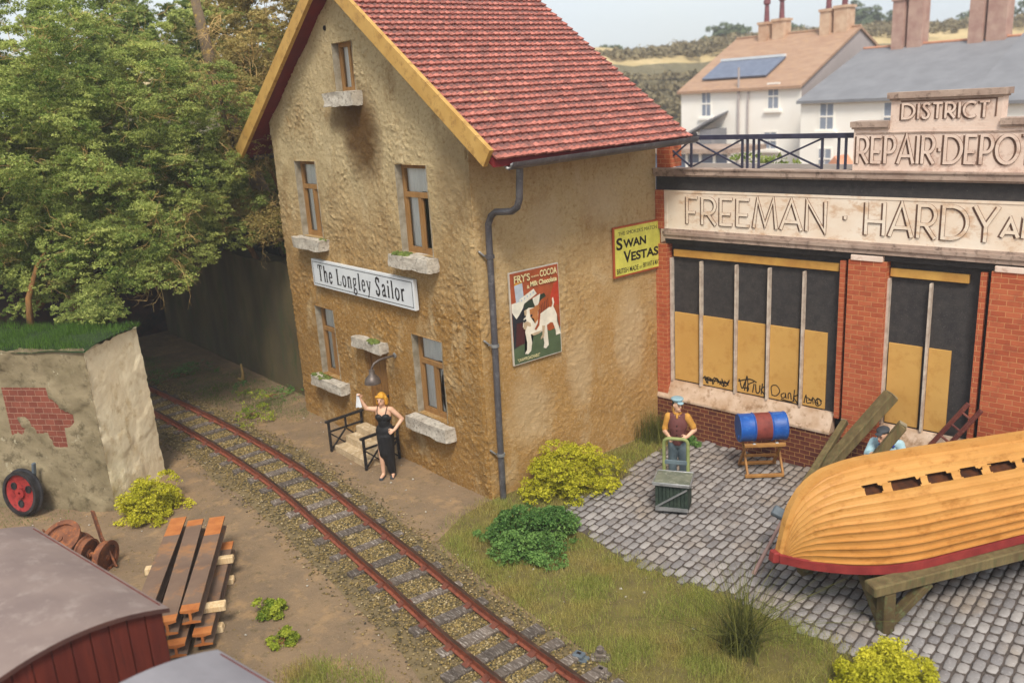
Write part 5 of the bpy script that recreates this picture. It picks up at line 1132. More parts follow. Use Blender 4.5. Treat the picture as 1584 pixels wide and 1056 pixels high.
def lobed(crowns, org, g, dens, lobe_r, clump, cper, lo=.62):
    """crown ellipsoids -> billowing lobes -> small leaf clumps on the lobes"""
    cen = []; rad = []; tin = []
    for (c, r) in crowns:
        c = np.array(c) - np.array(org); r = np.array(r); n = max(6, int(dens * (r[0] * r[1] + r[1] * r[2] + r[0] * r[2]) / 3 / lobe_r ** 2))
        d = g.normal(size=(n, 3)); d /= np.linalg.norm(d, axis=1)[:, None]; lc = c + d * r * (g.uniform(lo, 1.0, n) if lo > .5 else g.uniform(lo ** 2, 1.0, n) ** .5)[:, None]; lr = lobe_r * g.uniform(.6, 1.5, n); lt = g.normal(.45, .17, n)
        m = cper; e = d[:, None] * .8 + g.normal(size=(n, m, 3)) * .75 + np.array([0, 0, .25]); e /= np.linalg.norm(e, axis=2)[:, :, None]
        q = lc[:, None] + e * lr[:, None, None] * g.uniform(.65, 1.05, (n, m))[:, :, None] * np.array([1, 1, .75])
        cen.append(q.reshape(-1, 3)); rad.append(clump * g.uniform(.6, 1.4, n * m)); tin.append(np.clip(np.repeat(lt, m) + g.normal(0, .1, n * m), .02, .98))
    return np.concatenate(cen), np.concatenate(rad), np.concatenate(tin)
def tree(label, group, base, crowns, leafm, seed, per=36, dens=2.6, leaf=.028, trunk_r=.1, twigs=150, lean=(0, 0), cat='tree', clump=.105, lobe=.33, cper=22):
    g = np.random.default_rng(seed); t = thing('tree', label, cat, base, 0, group); B = Vector(base)
    cen, rad, tin = lobed(crowns, base, g, dens, lobe, clump, cper)
    V, F, tt = leaves(cen, rad, per, leaf, seed + 1, tin, flat=.8, upbias=.5)
    link('crown', np_mesh('crown', V, F, tt), leafm, t)
    top = Vector(np.mean([np.array(c) - np.array(base) for c, r in crowns], 0)); g2 = random.Random(seed)
    pts = [Vector((0, 0, -.05)), Vector((top.x * .08, top.y * .08, top.z * .35)), Vector((top.x * .4, top.y * .4, top.z * .7)), Vector((top.x, top.y, top.z * 1.05))]
    mb = MB(); mb.tube(pts, [trunk_r, trunk_r * .75, trunk_r * .5, trunk_r * .2], 9); mb.build('trunk', BARK, t, smooth=True)
    idx = g.choice(len(cen), min(twigs, len(cen)), replace=False); bases = []; tips = []
    for i in idx:
        e = Vector(cen[i]); c0 = min(crowns, key=lambda c: (Vector(c[0]) - B - e).length); cc = Vector(c0[0]) - B; d = (e - cc)
        bases.append(cc + d * g2.uniform(.3, .75)); tips.append(e + d.normalized() * g2.uniform(.0, .16) + Vector((g2.gauss(0, .1), g2.gauss(0, .1), g2.gauss(0, .1))))
    twigset(bases, tips, seed, .0085, 6).build('branches', TWIG, t)
    return t
TG_ = 'trees filling the bank left of the pub'
tree('bright green bushy tree rooted in turf on the terrace block', TG_, (-7.77, -5.19, 3.02), [((-8.9, -4.6, 6.4), (1.7, 1.4, 1.2)), ((-8.0, -3.5, 5.2), (1.5, 1.0, .9)), ((-9.0, -5.2, 5.2), (1.2, 1.0, .8)), ((-7.6, -2.9, 4.5), (.9, .7, .6)), ((-8.9, -4.2, 4.55), (1.1, .9, .55)), ((-8.0, -3.5, 4.05), (.9, .7, .45)), ((-9.2, -5.0, 4.6), (1.1, .9, .5)), ((-10.4, -5.8, 4.8), (1.2, 1.0, .7)), ((-7.5, -4.1, 4.5), (.7, .6, .4)), ((-9.0, -4.6, 4.15), (1.3, 1.0, .45)), ((-10.5, -5.6, 4.2), (1.4, 1.1, .6)), ((-8.1, -3.2, 3.75), (.8, .6, .32)), ((-7.4, -2.6, 3.7), (.6, .5, .35))], LEAF, 11, trunk_r=.075)
tree('tall rounded green tree behind the terrace tree', TG_, (-11.3, -3.6, 0), [((-10.9, -3.3, 8.2), (2.2, 2.0, 1.7)), ((-9.7, -2.0, 7.0), (1.8, 1.6, 1.4)), ((-12.2, -4.9, 7.2), (1.8, 1.7, 1.8)), ((-10.6, -2.6, 5.4), (1.8, 1.6, 1.2)), ((-9.6, -3.8, 7.6), (1.5, 1.2, 1.1))], LEAF, 12, trunk_r=.16)
tree('dark blue green tree low over the track mouth', TG_, (-10.4, 1.5, 0), [((-8.9, -1.6, 5.3), (1.4, 1.2, 1.0)), ((-9.0, -.6, 6.6), (1.6, 1.4, 1.3)), ((-10.8, -1.2, 4.8), (1.6, 1.4, .9)), ((-8.9, -.4, 4.4), (1.2, 1.0, .6)), ((-10.3, -1.3, 7.5), (1.5, 1.3, 1.3)), ((-9.9, -2.0, 6.1), (1.3, 1.1, 1.0)), ((-7.7, -2.3, 4.0), (.8, .6, .5)), ((-9.0, -1.6, 4.1), (1.2, 1.0, .5))], LEAF_B, 13, trunk_r=.13)
tree('olive twiggy tree crowding the left eaves of the pub', TG_, (-9.5, 1.9, 0), [((-8.9, .6, 5.2), (1.2, 1.0, 1.2)), ((-9.3, .9, 7.2), (1.4, 1.1, 1.3)), ((-8.6, .3, 4.2), (1.1, .8, .6)), ((-8.2, .5, 6.2), (.8, .6, .9))], LEAF_O, 14, trunk_r=.14, twigs=260, per=16)
tree('thin leafed yellowish tree rising behind the pub gable', TG_, (-12.4, 3.2, 0), [((-12.0, 2.6, 8.4), (2.0, 1.6, 1.7)), ((-10.4, 1.7, 9.0), (1.3, 1.1, 1.1)), ((-12.4, 2.8, 6.0), (1.9, 1.5, 1.6)), ((-10.2, 1.8, 6.6), (1.3, 1.1, 1.3))], LEAF_O, 15, trunk_r=.17, twigs=200, per=18, leaf=.045)
tree('deep green tree at the back of the cutting', TG_, (-15.6, .9, 0), [((-15.2, -.6, 7.4), (2.4, 2.2, 2.2)), ((-14.2, .4, 5.2), (2.2, 1.8, 1.5)), ((-15.6, -3.2, 6.2), (2.2, 2.2, 2.4)), ((-13.6, -1.6, 4.6), (1.9, 1.6, 1.0)), ((-12.0, -.6, 4.4), (1.6, 1.4, .9)), ((-14.6, -3.4, 4.2), (2.0, 1.6, 1.0))], LEAF_B, 16, trunk_r=.2, leaf=.065, clump=.17, lobe=.5)
tree('leafy tree at the far left behind the terrace block', TG_, (-13.2, -7.6, 0), [((-13.0, -7.2, 6.6), (2.4, 2.2, 2.2)), ((-11.6, -6.2, 5.2), (1.8, 1.6, 1.4)), ((-13.0, -6.0, 9.2), (2.4, 2.2, 1.7)), ((-11.4, -5.6, 8.2), (1.7, 1.5, 1.5)), ((-10.6, -5.6, 6.4), (1.5, 1.3, 1.3)), ((-12.4, -5.2, 4.3), (1.6, 1.4, 1.0))], LEAF, 17, trunk_r=.2, leaf=.045)
tree('tall shaded tree standing behind the dark wall', TG_, (-14.6, 3.6, 0), [((-14.4, 2.4, 8.6), (2.2, 2.0, 1.9)), ((-13.6, 2.0, 6.0), (2.2, 1.6, 2.0)), ((-17.5, .8, 9.4), (2.6, 2.4, 1.8)), ((-11.2, 2.0, 4.8), (1.8, 1.0, 1.3)), ((-9.0, 1.6, 4.2), (1.6, .8, 1.0)), ((-15.5, 2.2, 4.2), (2.4, 1.4, 1.6)), ((-17, -1.5, 5.0), (1.6, 2.4, 1.8))], LEAF_B, 18, trunk_r=.2, leaf=.065, clump=.17, lobe=.5)
# bare golden sprays hanging under the crowns
for k_, (b_, tp, lab) in enumerate((((-7.9, -2.4, 4.8), (-7.1, -2.8, 3.2), 'bare golden spray of twigs hanging lowest over the track'), ((-8.2, -1.6, 5.2), (-6.9, -2.0, 4.3), 'bare golden spray hanging over the dark cutting'), ((-9.6, -.2, 8.0), (-8.0, -.6, 7.2), 'bleached leafless spray beside the pub gable'), ((-9.2, .2, 9.0), (-8.3, -.3, 8.3), 'highest bleached spray beside the pub gable'))):
    g2 = random.Random(40 + k_); b_, tp = Vector(b_), Vector(tp); t = thing('bare_branch', lab, 'branch', tuple(b_), 0, 'bare branches in the trees')
    n = 4; mb = twigset([Vector()] * n, [(tp - b_) * g2.uniform(.5, 1.05) + Vector((g2.gauss(0, .3), g2.gauss(0, .3), g2.gauss(0, .25))) for _ in range(n)], 50 + k_, .009, 9); mb.build('twigs', TWIG, t)
q = MB(); q.tube([(-9.7, 1.5, 2.9), (-9.6, .9, 4.6), (-9.6, .3, 6.5), (-9.5, -.1, 8.2), (-9.6, -.2, 9.6)], [.24, .2, .17, .14, .1], 9); q.tube([(-9.58, .25, 6.0), (-9.2, -.1, 6.9), (-8.95, -.25, 7.7)], [.05, .05, .03], 7); tt_ = thing('dead_tree', 'bare lichened grey brown tree trunk rising behind the pub gable', 'tree', (0, 0, 0)); q.build('trunk', pm('lichen_bark', (128, 110, 88), (96, 82, 66), (176, 146, 66), scale=3, bump=.03, rough=.95), tt_, smooth=True)

def bush(label, loc, r, leafm, seed, n=60, per=110, leaf=.03, group=None, clump=.13, name='bush', cat='bush', flat=.8, stems=10):
    g = np.random.default_rng(seed); t = thing(name, label, cat, loc, seed, group)
    lb = max(r) * .3; c, rad, tin = lobed([((0, 0, r[2] * .1), r)], (0, 0, 0), g, 6.5 * n / 60, lb, clump * .5, 26, .1); k = c[:, 2] > .01; c, rad, tin = c[k], rad[k], tin[k]
    V, F, tt = leaves(c, rad, max(8, int(per * .2)), leaf * .8, seed + 1, tin, flat)
    V[:, 2] = np.maximum(V[:, 2], .002); link('foliage', np_mesh('foliage', V, F, tt), leafm, t)
    twigset([Vector((g.normal() * .04, g.normal() * .04, 0)) for _ in range(stems)], [Vector(c[i]) for i in range(stems)], seed, .012, 2).build('stems', BARK, t); return t
bush('yellow green bush at the foot of the cream block end', (-4.2, -4.5, 0), (.62, .5, .52), LEAF_Y, 21, n=70)
bush('rounded yellow bush against the pub side wall', (.72, 1.25, 0), (.62, .8, .66), LEAF_Y, 22, n=110)
bush('low dark green creeping bush in the grass before the pub corner', (1.72, -.5, 0), (.64, .72, .42), LEAF_G, 23, n=90, per=100, leaf=.034)
bush('big yellow bush at the bottom right corner under the trestle', (7.3, -.02, 0), (.62, .5, .42), LEAF_Y, 24, n=110, per=120, leaf=.028)
bush('tiny green weed at the foot of the plum brick wall', (.98, 4.3, 0), (.26, .14, .2), LEAF_G, 25, n=16, per=60, leaf=.03, clump=.08, stems=5)
bush('small yellow dotted tuft nearer the track', (.5, -4.42, 0), (.2, .2, .22), LEAF_L, 26, n=24, per=50, leaf=.03, clump=.07, group='lime tufts on the bare earth', name='plant_tuft', cat='plant', stems=6)
bush('small pale lime tuft nearer the wagons', (1.28, -4.6, 0), (.17, .17, .2), LEAF_L, 27, n=22, per=50, leaf=.028, clump=.07, group='lime tufts on the bare earth', name='plant_tuft', cat='plant', stems=6)
bush('green cushion of moss plants on the shaded verge nearest the pub corner', (-7.8, -1.0, 0), (.9, .36, .14), LEAF_L, 28, n=34, per=60, leaf=.03, group='ground cover in the shaded cutting', name='moss_cushion', cat='plant', stems=4)
bush('dull green cushion by the foot of the dark wall', (-8.7, -.25, 0), (1.1, .35, .12), LEAF_G, 29, n=34, per=60, leaf=.03, group='ground cover in the shaded cutting', name='moss_cushion', cat='plant', stems=4)
bush('far green cushion beside the track in the cutting', (-12.2, -.9, 0), (1.2, .4, .12), LEAF_G, 30, n=30, per=60, leaf=.03, group='ground cover in the shaded cutting', name='moss_cushion', cat='plant', stems=4)
bush('dark leafy shrub on the turf of the terrace block', (-7.2, -4.2, 3.05), (.8, .5, .5), LEAF_B, 31, n=60, per=80, leaf=.035)
bush('dark clipped hedge bush seen through the depot railing beside the pub', (-3.4, 12.6, 0), (1.6, 1.2, 4.2), LEAF_B, 32, n=130, per=70, leaf=.11, clump=.45)
bush('dark undergrowth behind the terrace trunk', (-9.3, -4.7, 3.05), (1.5, .8, 1.0), LEAF_B, 34, n=70, per=90, leaf=.04)
bush('small green weed in the grass beside the creeping bush', (.98, -1.02, 0), (.16, .16, .1), LEAF_G, 33, n=10, per=50, leaf=.03, clump=.06, stems=4)
t = thing('dry_twig', 'short pale curled twig standing on the shaded verge', 'twig', (-10.4, -.1, 0)); q = MB(); q.tube([(-.25, 0, .03), (-.1, .02, .02), (.05, 0, .05), (.1, 0, .25), (.07, 0, .5)], [.03, .04, .045, .035, .02], 7); q.build('stem', TWIG, t, smooth=True)

# ------------------------------------------------------------------ grasses
def blades(X, Y, Z, h, w, seed, lean=.5, tint=None, seg=3):
    g = np.random.default_rng(seed); n = len(X); H = h * g.uniform(.5, 1.3, n); a = g.uniform(0, 6.28, n); ln = np.abs(g.normal(0, lean, n)) * H; wa = a + g.normal(0, .6, n) + 1.57
    V = np.zeros((n, seg * 2 + 1, 3)); dx, dy = np.cos(a), np.sin(a); wx, wy = np.cos(wa), np.sin(wa)
    for k in range(seg + 1):
        t = k / seg; o = ln * t ** 1.8; zz = H * (t - .25 * (ln / (H + 1e-6)).clip(0, 1.5) * t * t); ww = w * (1 - t) * g.uniform(.7, 1.3, n) / 2
        cx, cy, cz = X + dx * o, Y + dy * o, Z + np.maximum(zz, .002)
        if k < seg: V[:, 2 * k] = np.stack([cx - wx * ww, cy - wy * ww, cz], 1); V[:, 2 * k + 1] = np.stack([cx + wx * ww, cy + wy * ww, cz], 1)
        else: V[:, 2 * k] = np.stack([cx, cy, cz], 1)
    F = np.array([(2 * k, 2 * k + 1, 2 * k + 3, 2 * k + 2) for k in range(seg - 1)] + [(2 * seg - 2, 2 * seg - 1, 2 * seg, 2 * seg)])
    F3 = []
    for f in F: F3 += [(f[0], f[1], f[2])] + ([(f[0], f[2], f[3])] if f[3] != f[2] else [])
    F3 = np.array(F3); t_ = g.uniform(0, 1, n) if tint is None else tint
    return V.reshape(-1, 3), (F3[None] + (np.arange(n) * (seg * 2 + 1))[:, None, None]).reshape(-1, 3), np.repeat(t_, len(F3))
def grass(name, label, poly, n, h, mat, seed, z=0.0, soft=.12, w=.007, lean=.6):
    g = np.random.default_rng(seed); P = np.array(poly); lo, hi = P.min(0) - .2, P.max(0) + .2; X = g.uniform(lo[0], hi[0], n * 3); Y = g.uniform(lo[1], hi[1], n * 3)
    jx, jy = X + g.normal(0, soft, n * 3), Y + g.normal(0, soft, n * 3); k = inside_np(jx, jy, poly) & ~((X < .05) & (X > -7) & (Y > -.02) & (Y < 4.5))
    dn = np.array([noise.noise(Vector((a * 1.4, b * 1.4, seed))) for a, b in zip(X, Y)]); k &= (g.random(n * 3) < .62 + .9 * dn); X, Y, dn = X[k][:n], Y[k][:n], dn[k][:n]
    hh = h * (.75 + .8 * np.clip(dn + .2, 0, 1)); V, F, t = blades(X, Y, np.full(len(X), z), hh, w, seed + 1, lean); tag(link(name, np_mesh(name, V, F, t), mat), label, 'grass', kind='stuff')
G1 = [(.5, -1.5), (.1, -.7), (.0, -.1), (.03, 1.06), (.04, 3.76), (.06, 4.4), (.62, 4.3), (.79, 2.93), (1.22, 1.75), (1.05, .75), (1.9, .3), (2.95, .14), (4.29, .3), (5.46, .46), (6.36, .38), (7.1, .15), (9, -.3), (9, -1.9), (6.2, -2.1), (4.9, -2.0), (4.2, -1.86), (3.0, -1.8), (1.96, -1.72), (1.0, -1.6)]
q = MB(); q.add([(a, b, .006) for a, b in G1], [tuple(range(len(G1)))]); o = q.build('grass_verge_soil', pm('grassy_soil', (122, 112, 58), (104, 92, 56), scale=3, bump=.02, rough=1)); tag(o, kind='structure')
grass('static_grass', 'long straw and olive grass between the track and the cobbled yard', G1, 85000, .105, GRASS, 61)
TOPP2 = [tuple((o_ + dF * -.05 + dS * -.06).xy), tuple((o_ + dS * 1.62 - dF * .05).xy), tuple((o_ + dS * 1.6 + dF * 6.9).xy), tuple((o_ + dF * 6.9 - dS * .06).xy)]
grass('turf_blades', 'short dark turf on top of the terrace block', TOPP2, 34000, .14, GRASS_D, 62, 3.07, .03)
grass('shaded_turf', 'thin dark turf on the shaded verge by the dark wall', [(-16, -1.5), (-14.3, -.9), (-11, .2), (-7.6, .3), (-6.4, -.1), (-6.9, -1.0), (-9, -1.45), (-12.3, -1.7)], 14000, .05, GRASS_D, 63, .003, .2)
grass('earth_grass', 'sparse grass at the bottom edge below the lime tufts', [(1.9, -5.0), (1.95, -4.5), (2.4, -4.1), (3.0, -4.1), (3.2, -4.6), (2.8, -5.2)], 5000, .09, GRASS, 64, .003, .1)
grass('earth_turf', 'patchy short turf by the leaning red wheel', [(-8.5, -7.4), (-7, -6.4), (-5.9, -6.0), (-5.1, -5.6), (-5.5, -6.5), (-7, -7.6)], 5000, .05, GRASS_D, 65, .003, .12)
def tuft(label, loc, n, h, seed, mat, w=.012, lean=.5, spread=.12, name='grass_tuft'):
    g = np.random.default_rng(seed); t = thing(name, label, 'grass tuft', loc); X, Y = g.normal(0, spread, n), g.normal(0, spread, n); V, F, tt = blades(X, Y, np.zeros(n), h, w, seed, lean, seg=4); link('blades', np_mesh('blades', V, F, tt), mat, t)
TUFTM = leafmat('dark_tuft_blade', (52, 58, 24), (128, 128, 62))
tuft('tall dark spiky grass tuft at the edge of the cobbles, lower centre right', (5.62, -.5, 0), 360, 1.0, 71, TUFTM, .018, .95, .1)
tuft('tall grass clump in the corner of pub wall and depot', (.32, 4.0, 0), 420, .62, 72, TUFTM, .012, .4, .14)
# far wood on the hillside and tree clumps on the crest
g = np.random.default_rng(81); hv = np.array([v.co[:] for v in HILLO.data.vertices]).reshape(-1, NS + 1, 3)
sel = hv[:, 3:11].reshape(-1, 3); sel = sel[(sel[:, 0] > -110) & (sel[:, 0] < 20)]; s2 = hv[:, 14:20].reshape(-1, 3); sel = np.concatenate([sel, s2[(s2[:, 0] > -58) & (s2[:, 0] < 20)]]); c = np.repeat(sel, 7, 0) + g.normal(0, 1.3, (len(sel) * 7, 3)) * np.array([1, 1, .12])
V, F, tt = leaves(c, g.uniform(.35, .8, len(c)), 24, .26, 82, np.clip(.5 + g.normal(0, .13, len(c)), 0, 1))
tag(link('hillside_wood', np_mesh('hillside_wood', V, F, tt), WOODLEAF), 'dull brown green wood covering the hillside behind the cottages', 'wood', kind='stuff')
def far_tree(label, pos, r, seed):
    g = np.random.default_rng(seed); t = thing('far_tree', label, 'tree', pos, 0, 'trees on the far hill crest'); n = 90; d = g.normal(size=(n, 3)); d /= np.linalg.norm(d, axis=1)[:, None]; d[:, 2] = np.abs(d[:, 2]); c = d * np.array(r) * g.uniform(.4, 1, (n, 1)) + np.array([0, 0, .8])
    V, F, tt = leaves(c, g.uniform(.7, 1.4, n) * .7, 70, .26, seed, np.clip(.5 + g.normal(0, .2, n), 0, 1)); link('crown', np_mesh('crown', V, F, tt), WOODLEAF_G, t); q = MB(); q.tube([(0, 0, -1.5), (0, 0, 1.6)], [.3, .15], 7); q.build('trunk', BARK, t)
# ------------------------------------------------------------------ hill-crest trees
far_tree('rounded far tree clump on the hill crest beside the pub roof', (-69.5, 76.5, 9.6), (2.6, 2.2, 1.6), 91); far_tree('broad far tree clump above the stubble field', (-66.3, 96.5, 11.2), (4.2, 3.2, 2.6), 92); far_tree('far tree between the first two chimney stacks', (-61.5, 102, 11.2), (3.4, 3, 2.2), 93)
far_tree('far tree rising over the brown roof ridge', (-55, 111, 11.5), (4, 3, 4.2), 94); far_tree('dark far tree left of the tall slate roof chimney', (-51, 116, 11), (4, 3, 3.6), 95); far_tree('far trees between the slate roof chimneys', (-43, 124, 11), (6, 4, 3.6), 96); far_tree('far trees at the right edge of the crest', (-34, 134, 11.6), (7, 4, 4.6), 97)

# ------------------------------------------------------------------ covered wagons in the foreground
def wagon(label, x, y, rz, L, roofm, back):
    """origin at rail level under the end facing the other wagon; local -x runs along the body, far side is +y"""
    t = thing('covered_wagon', label, 'wagon', (x, y, 0), rz, 'covered wagons on the siding'); hw = .95; n = 16; ze, rise = 2.43, .2
    d = 1 if back else -1; x0, x1 = sorted((0, d * L))
    arcp = [(-hw + 2 * hw * k / n, ze + rise * (1 - (2 * k / n - 1) ** 2)) for k in range(n + 1)]
    mb = MB(); vs = []
    for xx in (x0, x1):
        for dz in (0, -.045): vs += [(xx, a, z + dz) for a, z in arcp]
    m_ = n + 1; q = lambda s_, w_, k: (s_ * 2 + w_) * m_ + k
    for k in range(n):
        mb.add([vs[q(0, 0, k)], vs[q(0, 0, k + 1)], vs[q(1, 0, k + 1)], vs[q(1, 0, k)]], [(0, 1, 2, 3)])
        mb.add([vs[q(0, 1, k)], vs[q(0, 1, k + 1)], vs[q(1, 1, k + 1)], vs[q(1, 1, k)]], [(0, 1, 2, 3)], mi=1)
        for s_ in (0, 1): mb.add([vs[q(s_, 0, k)], vs[q(s_, 0, k + 1)], vs[q(s_, 1, k + 1)], vs[q(s_, 1, k)]], [(0, 1, 2, 3)], mi=1)
    for k in (0, n): mb.add([vs[q(0, 0, k)], vs[q(0, 1, k)], vs[q(1, 1, k)], vs[q(1, 0, k)]], [(0, 1, 2, 3)], mi=1)
    bm_ = mb.build('roof', [roofm, WAGRIM], t, smooth=True, sharp=40)
    bw = hw - .05; xa, xb = x0 + .05, x1 - .05
    top = lambda a: ze + rise * (1 - (a / hw) ** 2) - .047
    for xx, s_ in ((xa, -1), (xb, 1)):                # vertical end planks with gaps
        mb = MB()
        for k in range(11):
            a = -bw + 2 * bw * k / 11; b = a + 2 * bw / 11 - .012; zt = min(top(a), top(b)) - .0
            mb.add([(xx, a, .75), (xx, b, .75), (xx, b, top(b)), (xx, a, top(a)), (xx - s_ * .04, a, .75), (xx - s_ * .04, b, .75), (xx - s_ * .04, b, top(b)), (xx - s_ * .04, a, top(a))], [(0, 1, 2, 3), (4, 5, 6, 7), (0, 1, 5, 4), (1, 2, 6, 5), (2, 3, 7, 6), (3, 0, 4, 7)])
        mb.add([(xx - s_ * .02, -bw, .75), (xx - s_ * .02, bw, .75), (xx - s_ * .02, bw, ze), (xx - s_ * .02, 0, ze + rise - .06), (xx - s_ * .02, -bw, ze)], [(0, 1, 2, 3, 4)], mi=1)
        mb.build('end_boarding', [MAROON, WAGRIM], t)
    mb = MB()
    for s_ in (-1, 1):
        for k in range(9): mb.box((xa + .05, s_ * bw - .02, .75 + k * .19), (xb - .05, s_ * bw + .02, .75 + k * .19 + .178))
    mb.build('side_boarding', MAROON, t)
    for s_ in (-1, 1): mb = MB(); mb.box((xa + (xb - xa) * .33, s_ * (bw + .035) - .012, .8), (xa + (xb - xa) * .67, s_ * (bw + .035) + .012, 2.3), bev=.01); mb.build('door', MAROON, t)
    mb = MB(); mb.box((xa, -.8, .55), (xb, .8, .74)); mb.build('underframe', BLACKFR, t)
    for xx in (xa + L * .22, xb - L * .22):
        mb = MB(); mb.tube([(xx, -.5, .40), (xx, .5, .40)], .05, 8); ax = mb.build('axle', BLACKFR, t)
        for s_ in (-1, 1): mb = MB(); mb.lathe([(.3, -.03), (.3, -.015), (.27, -.01), (.27, .05), (.08, .05), (.08, -.03)], 24, 'y', (xx, s_ * .36, .40), close=True); mb.build('wheel', BLACKFR, ax)
    for xx, s_ in ((x0, -1), (x1, 1)): mb = MB(); mb.tube([(xx + s_ * -.05, 0, .66), (xx + s_ * .25, 0, .66)], .045, 8); mb.lathe([(.12, .25 * s_), (.12, .28 * s_)], 14, 'x', (xx, 0, .66)); mb.build('buffer', BLACKFR, t)
    return t
ux, uy_ = math.cos(R(10.6)), math.sin(R(10.6))
wagon('maroon planked wagon with curved warm grey roof at the lower left', 3.52 + uy_ * .95, -6.50 - ux * .95, R(10.6), 2.95, WAGROOF, False)
wagon('nearest wagon, only its blue grey roof corner showing at the bottom edge', 4.5 + uy_ * .95, -6.42 - ux * .95, R(11.5), 3.2, WAGROOF2, True)

# ------------------------------------------------------------------ rail pile on raw timbers
dr = Vector((.872, -.489, 0)).normalized(); ds = Vector((.489, .872, 0)).normalized()
def ibeam(label, a, b, w, h, z, n_or=1):
    a = Vector((*a, z)); b = Vector((*b, z)); L = (b - a).length; ang = math.atan2(b.y - a.y, b.x - a.x)
    t = thing('old_rail', label, 'rail', tuple(a), ang, 'rusty rails stacked on timbers'); f = .028; wb = .035
    pf = [(-w / 2, 0), (w / 2, 0), (w / 2, f), (wb / 2, f + .02), (wb / 2, h - f - .02), (w / 2, h - f), (w / 2, h), (-w / 2, h), (-w / 2, h - f), (-wb / 2, h - f - .02), (-wb / 2, f + .02), (-w / 2, f)]
    xs = [0, .2 + rnd.random() * .12, .62, L * .5, L - .16, L]; mb = MB()
    for i in range(len(xs) - 1):
        mi = 1 if i in (0, 4) or (i == 1 and n_or > 1) else 0
        for k in range(12):
            k2 = (k + 1) % 12; mb.add([(xs[i], *pf[k]), (xs[i], *pf[k2]), (xs[i + 1], *pf[k2]), (xs[i + 1], *pf[k])], [(0, 1, 2, 3)], mi=mi if k == 6 else 0)
    for xx in (0, L): mb.add([(xx, *q) for q in pf], [tuple(range(12))], mi=1)
    mb.build('rail_bar', [RUSTRAIL, RUSTO], t); return t
ibeam('rust tipped rail on the top layer, the one nearest the wagon', (-2.28, -4.62), (.3, -6.07), .24, .2, .40, 2); ibeam('middle rail of the top layer between two rusty rails', (-1.99, -4.45), (.62, -5.83), .24, .2, .402); ibeam('top layer rail lying nearest the lime tufts', (-1.83, -4.16), (.57, -5.51), .24, .2, .40, 2)
ibeam('lower layer rail under the one nearest the lime tufts', (-1.5, -4.2), (.72, -5.45), .24, .18, .11); ibeam('lower layer rail in the middle under the stack', (-1.6, -4.52), (.72, -5.80), .24, .18, .11); ibeam('lower layer rail next to the wagon side', (-2.0, -4.72), (.4, -6.02), .24, .18, .11)
for k, (c, z, lab) in enumerate((((-1.05, -5.0), .0, 'raw pale timber under the far end of the lower rails'), ((.06, -5.62), .0, 'raw pale timber under the near end of the lower rails'), ((-1.12, -4.93), .295, 'raw pale timber between the two rail layers, far end'), ((.06, -5.55), .295, 'raw pale timber between the two rail layers, near end'))):
    c = Vector((*c, 0)); a = c - ds * .62; b = c + ds * .66; t = thing('timber_bearer', lab, 'timber', (c.x, c.y, z), 0, 'raw timbers in the rail stack'); mb = MB()
    mb.beam(a - c + Vector((0, 0, .05)), b - c + Vector((0, 0, .05)), .13, .098 if z else .1, bev=.012, jit=.012); mb.build('timber', PINE, t)
# ------------------------------------------------------------------ leaning red wheel and scrap wheelsets
def wheel_mesh(r, hub, holes, mb, rim=0, face=1):
    mb.lathe([(r * 1.1, .0), (r * 1.1, .025), (r, .04), (r * .98, .12), (r * .84, .12), (r * .84, .0)], 36, 'y', close=True, mi=rim)
    mb.lathe([(r * .84, .045), (r * .84, .095), (hub, .085), (hub, .13), (.02, .13), (.02, .02), (hub, .03)], 36, 'y', close=True, mi=face)
    return mb
wc = Vector((-5.84, -6.17, .46)); t = thing('locomotive_wheel', 'red painted steel wheel leaning on the terrace block', 'wheel', tuple(wc - Vector((0, 0, .46))))
Mw = Matrix.Translation((0, 0, .44)) @ Matrix.Rotation(R(30), 4, 'Z') @ Matrix.Rotation(R(-9), 4, 'X') @ Matrix.Rotation(math.pi, 4, 'Z')
mb = MB(); mb.lathe([(.44, 0), (.44, .03), (.4, .04), (.4, .14), (.345, .14), (.345, .0)], 40, 'y', close=True); mb.xf(Mw); mb.build('tyre', TYRE, t, smooth=True, sharp=40)
mb = MB(); mb.lathe([(.344, .05), (.344, .1), (.3, .08), (.1, .085), (.1, .13), (.03, .13), (.03, .02), (.3, .03)], 40, 'y', close=True); mb.xf(Mw); dc = mb.build('wheel_disc', WHEELRED, t, smooth=True, sharp=40)
for a in (35, 155, 275): mb = MB(); mb.lathe([(.05, .06), (.07, .06), (.07, .1), (.05, .1)], 16, 'y', (.2 * math.cos(R(a)), 0, .2 * math.sin(R(a))), close=True); mb.lathe([(.05, .084), (.001, .085)], 16, 'y', (.2 * math.cos(R(a)), 0, .2 * math.sin(R(a)))); mb.xf(Mw); mb.build('lightening_hole', TYRE, dc)
mb = MB(); mb.beam((.12, .16, .62), (.2, .2, 1.0), .07, .05, bev=.01); mb.build('lever', STEELG, t)
def wheelset(label, loc, M_, r, L):
    t = thing('rusty_wheelset', label, 'wheelset', loc, 0, 'scrap wheelsets by the wagon'); mb = MB(); mb.tube([(0, -L / 2, 0), (0, L / 2, 0)], .045, 10); mb.xf(M_); mb.build('axle', RUSTY, t, smooth=True, sharp=40)
    for s_ in (-1, 1):
        mb = MB(); wheel_mesh(r, r * .28, 0, mb, 0, 0); mb.xf(M_ @ Matrix.Translation((0, s_ * L / 2 - (.06 if s_ > 0 else 0), 0)) @ (Matrix.Rotation(math.pi, 4, 'Z') if s_ > 0 else Matrix())); mb.build('wheel', RUSTY, t, smooth=True, sharp=40)
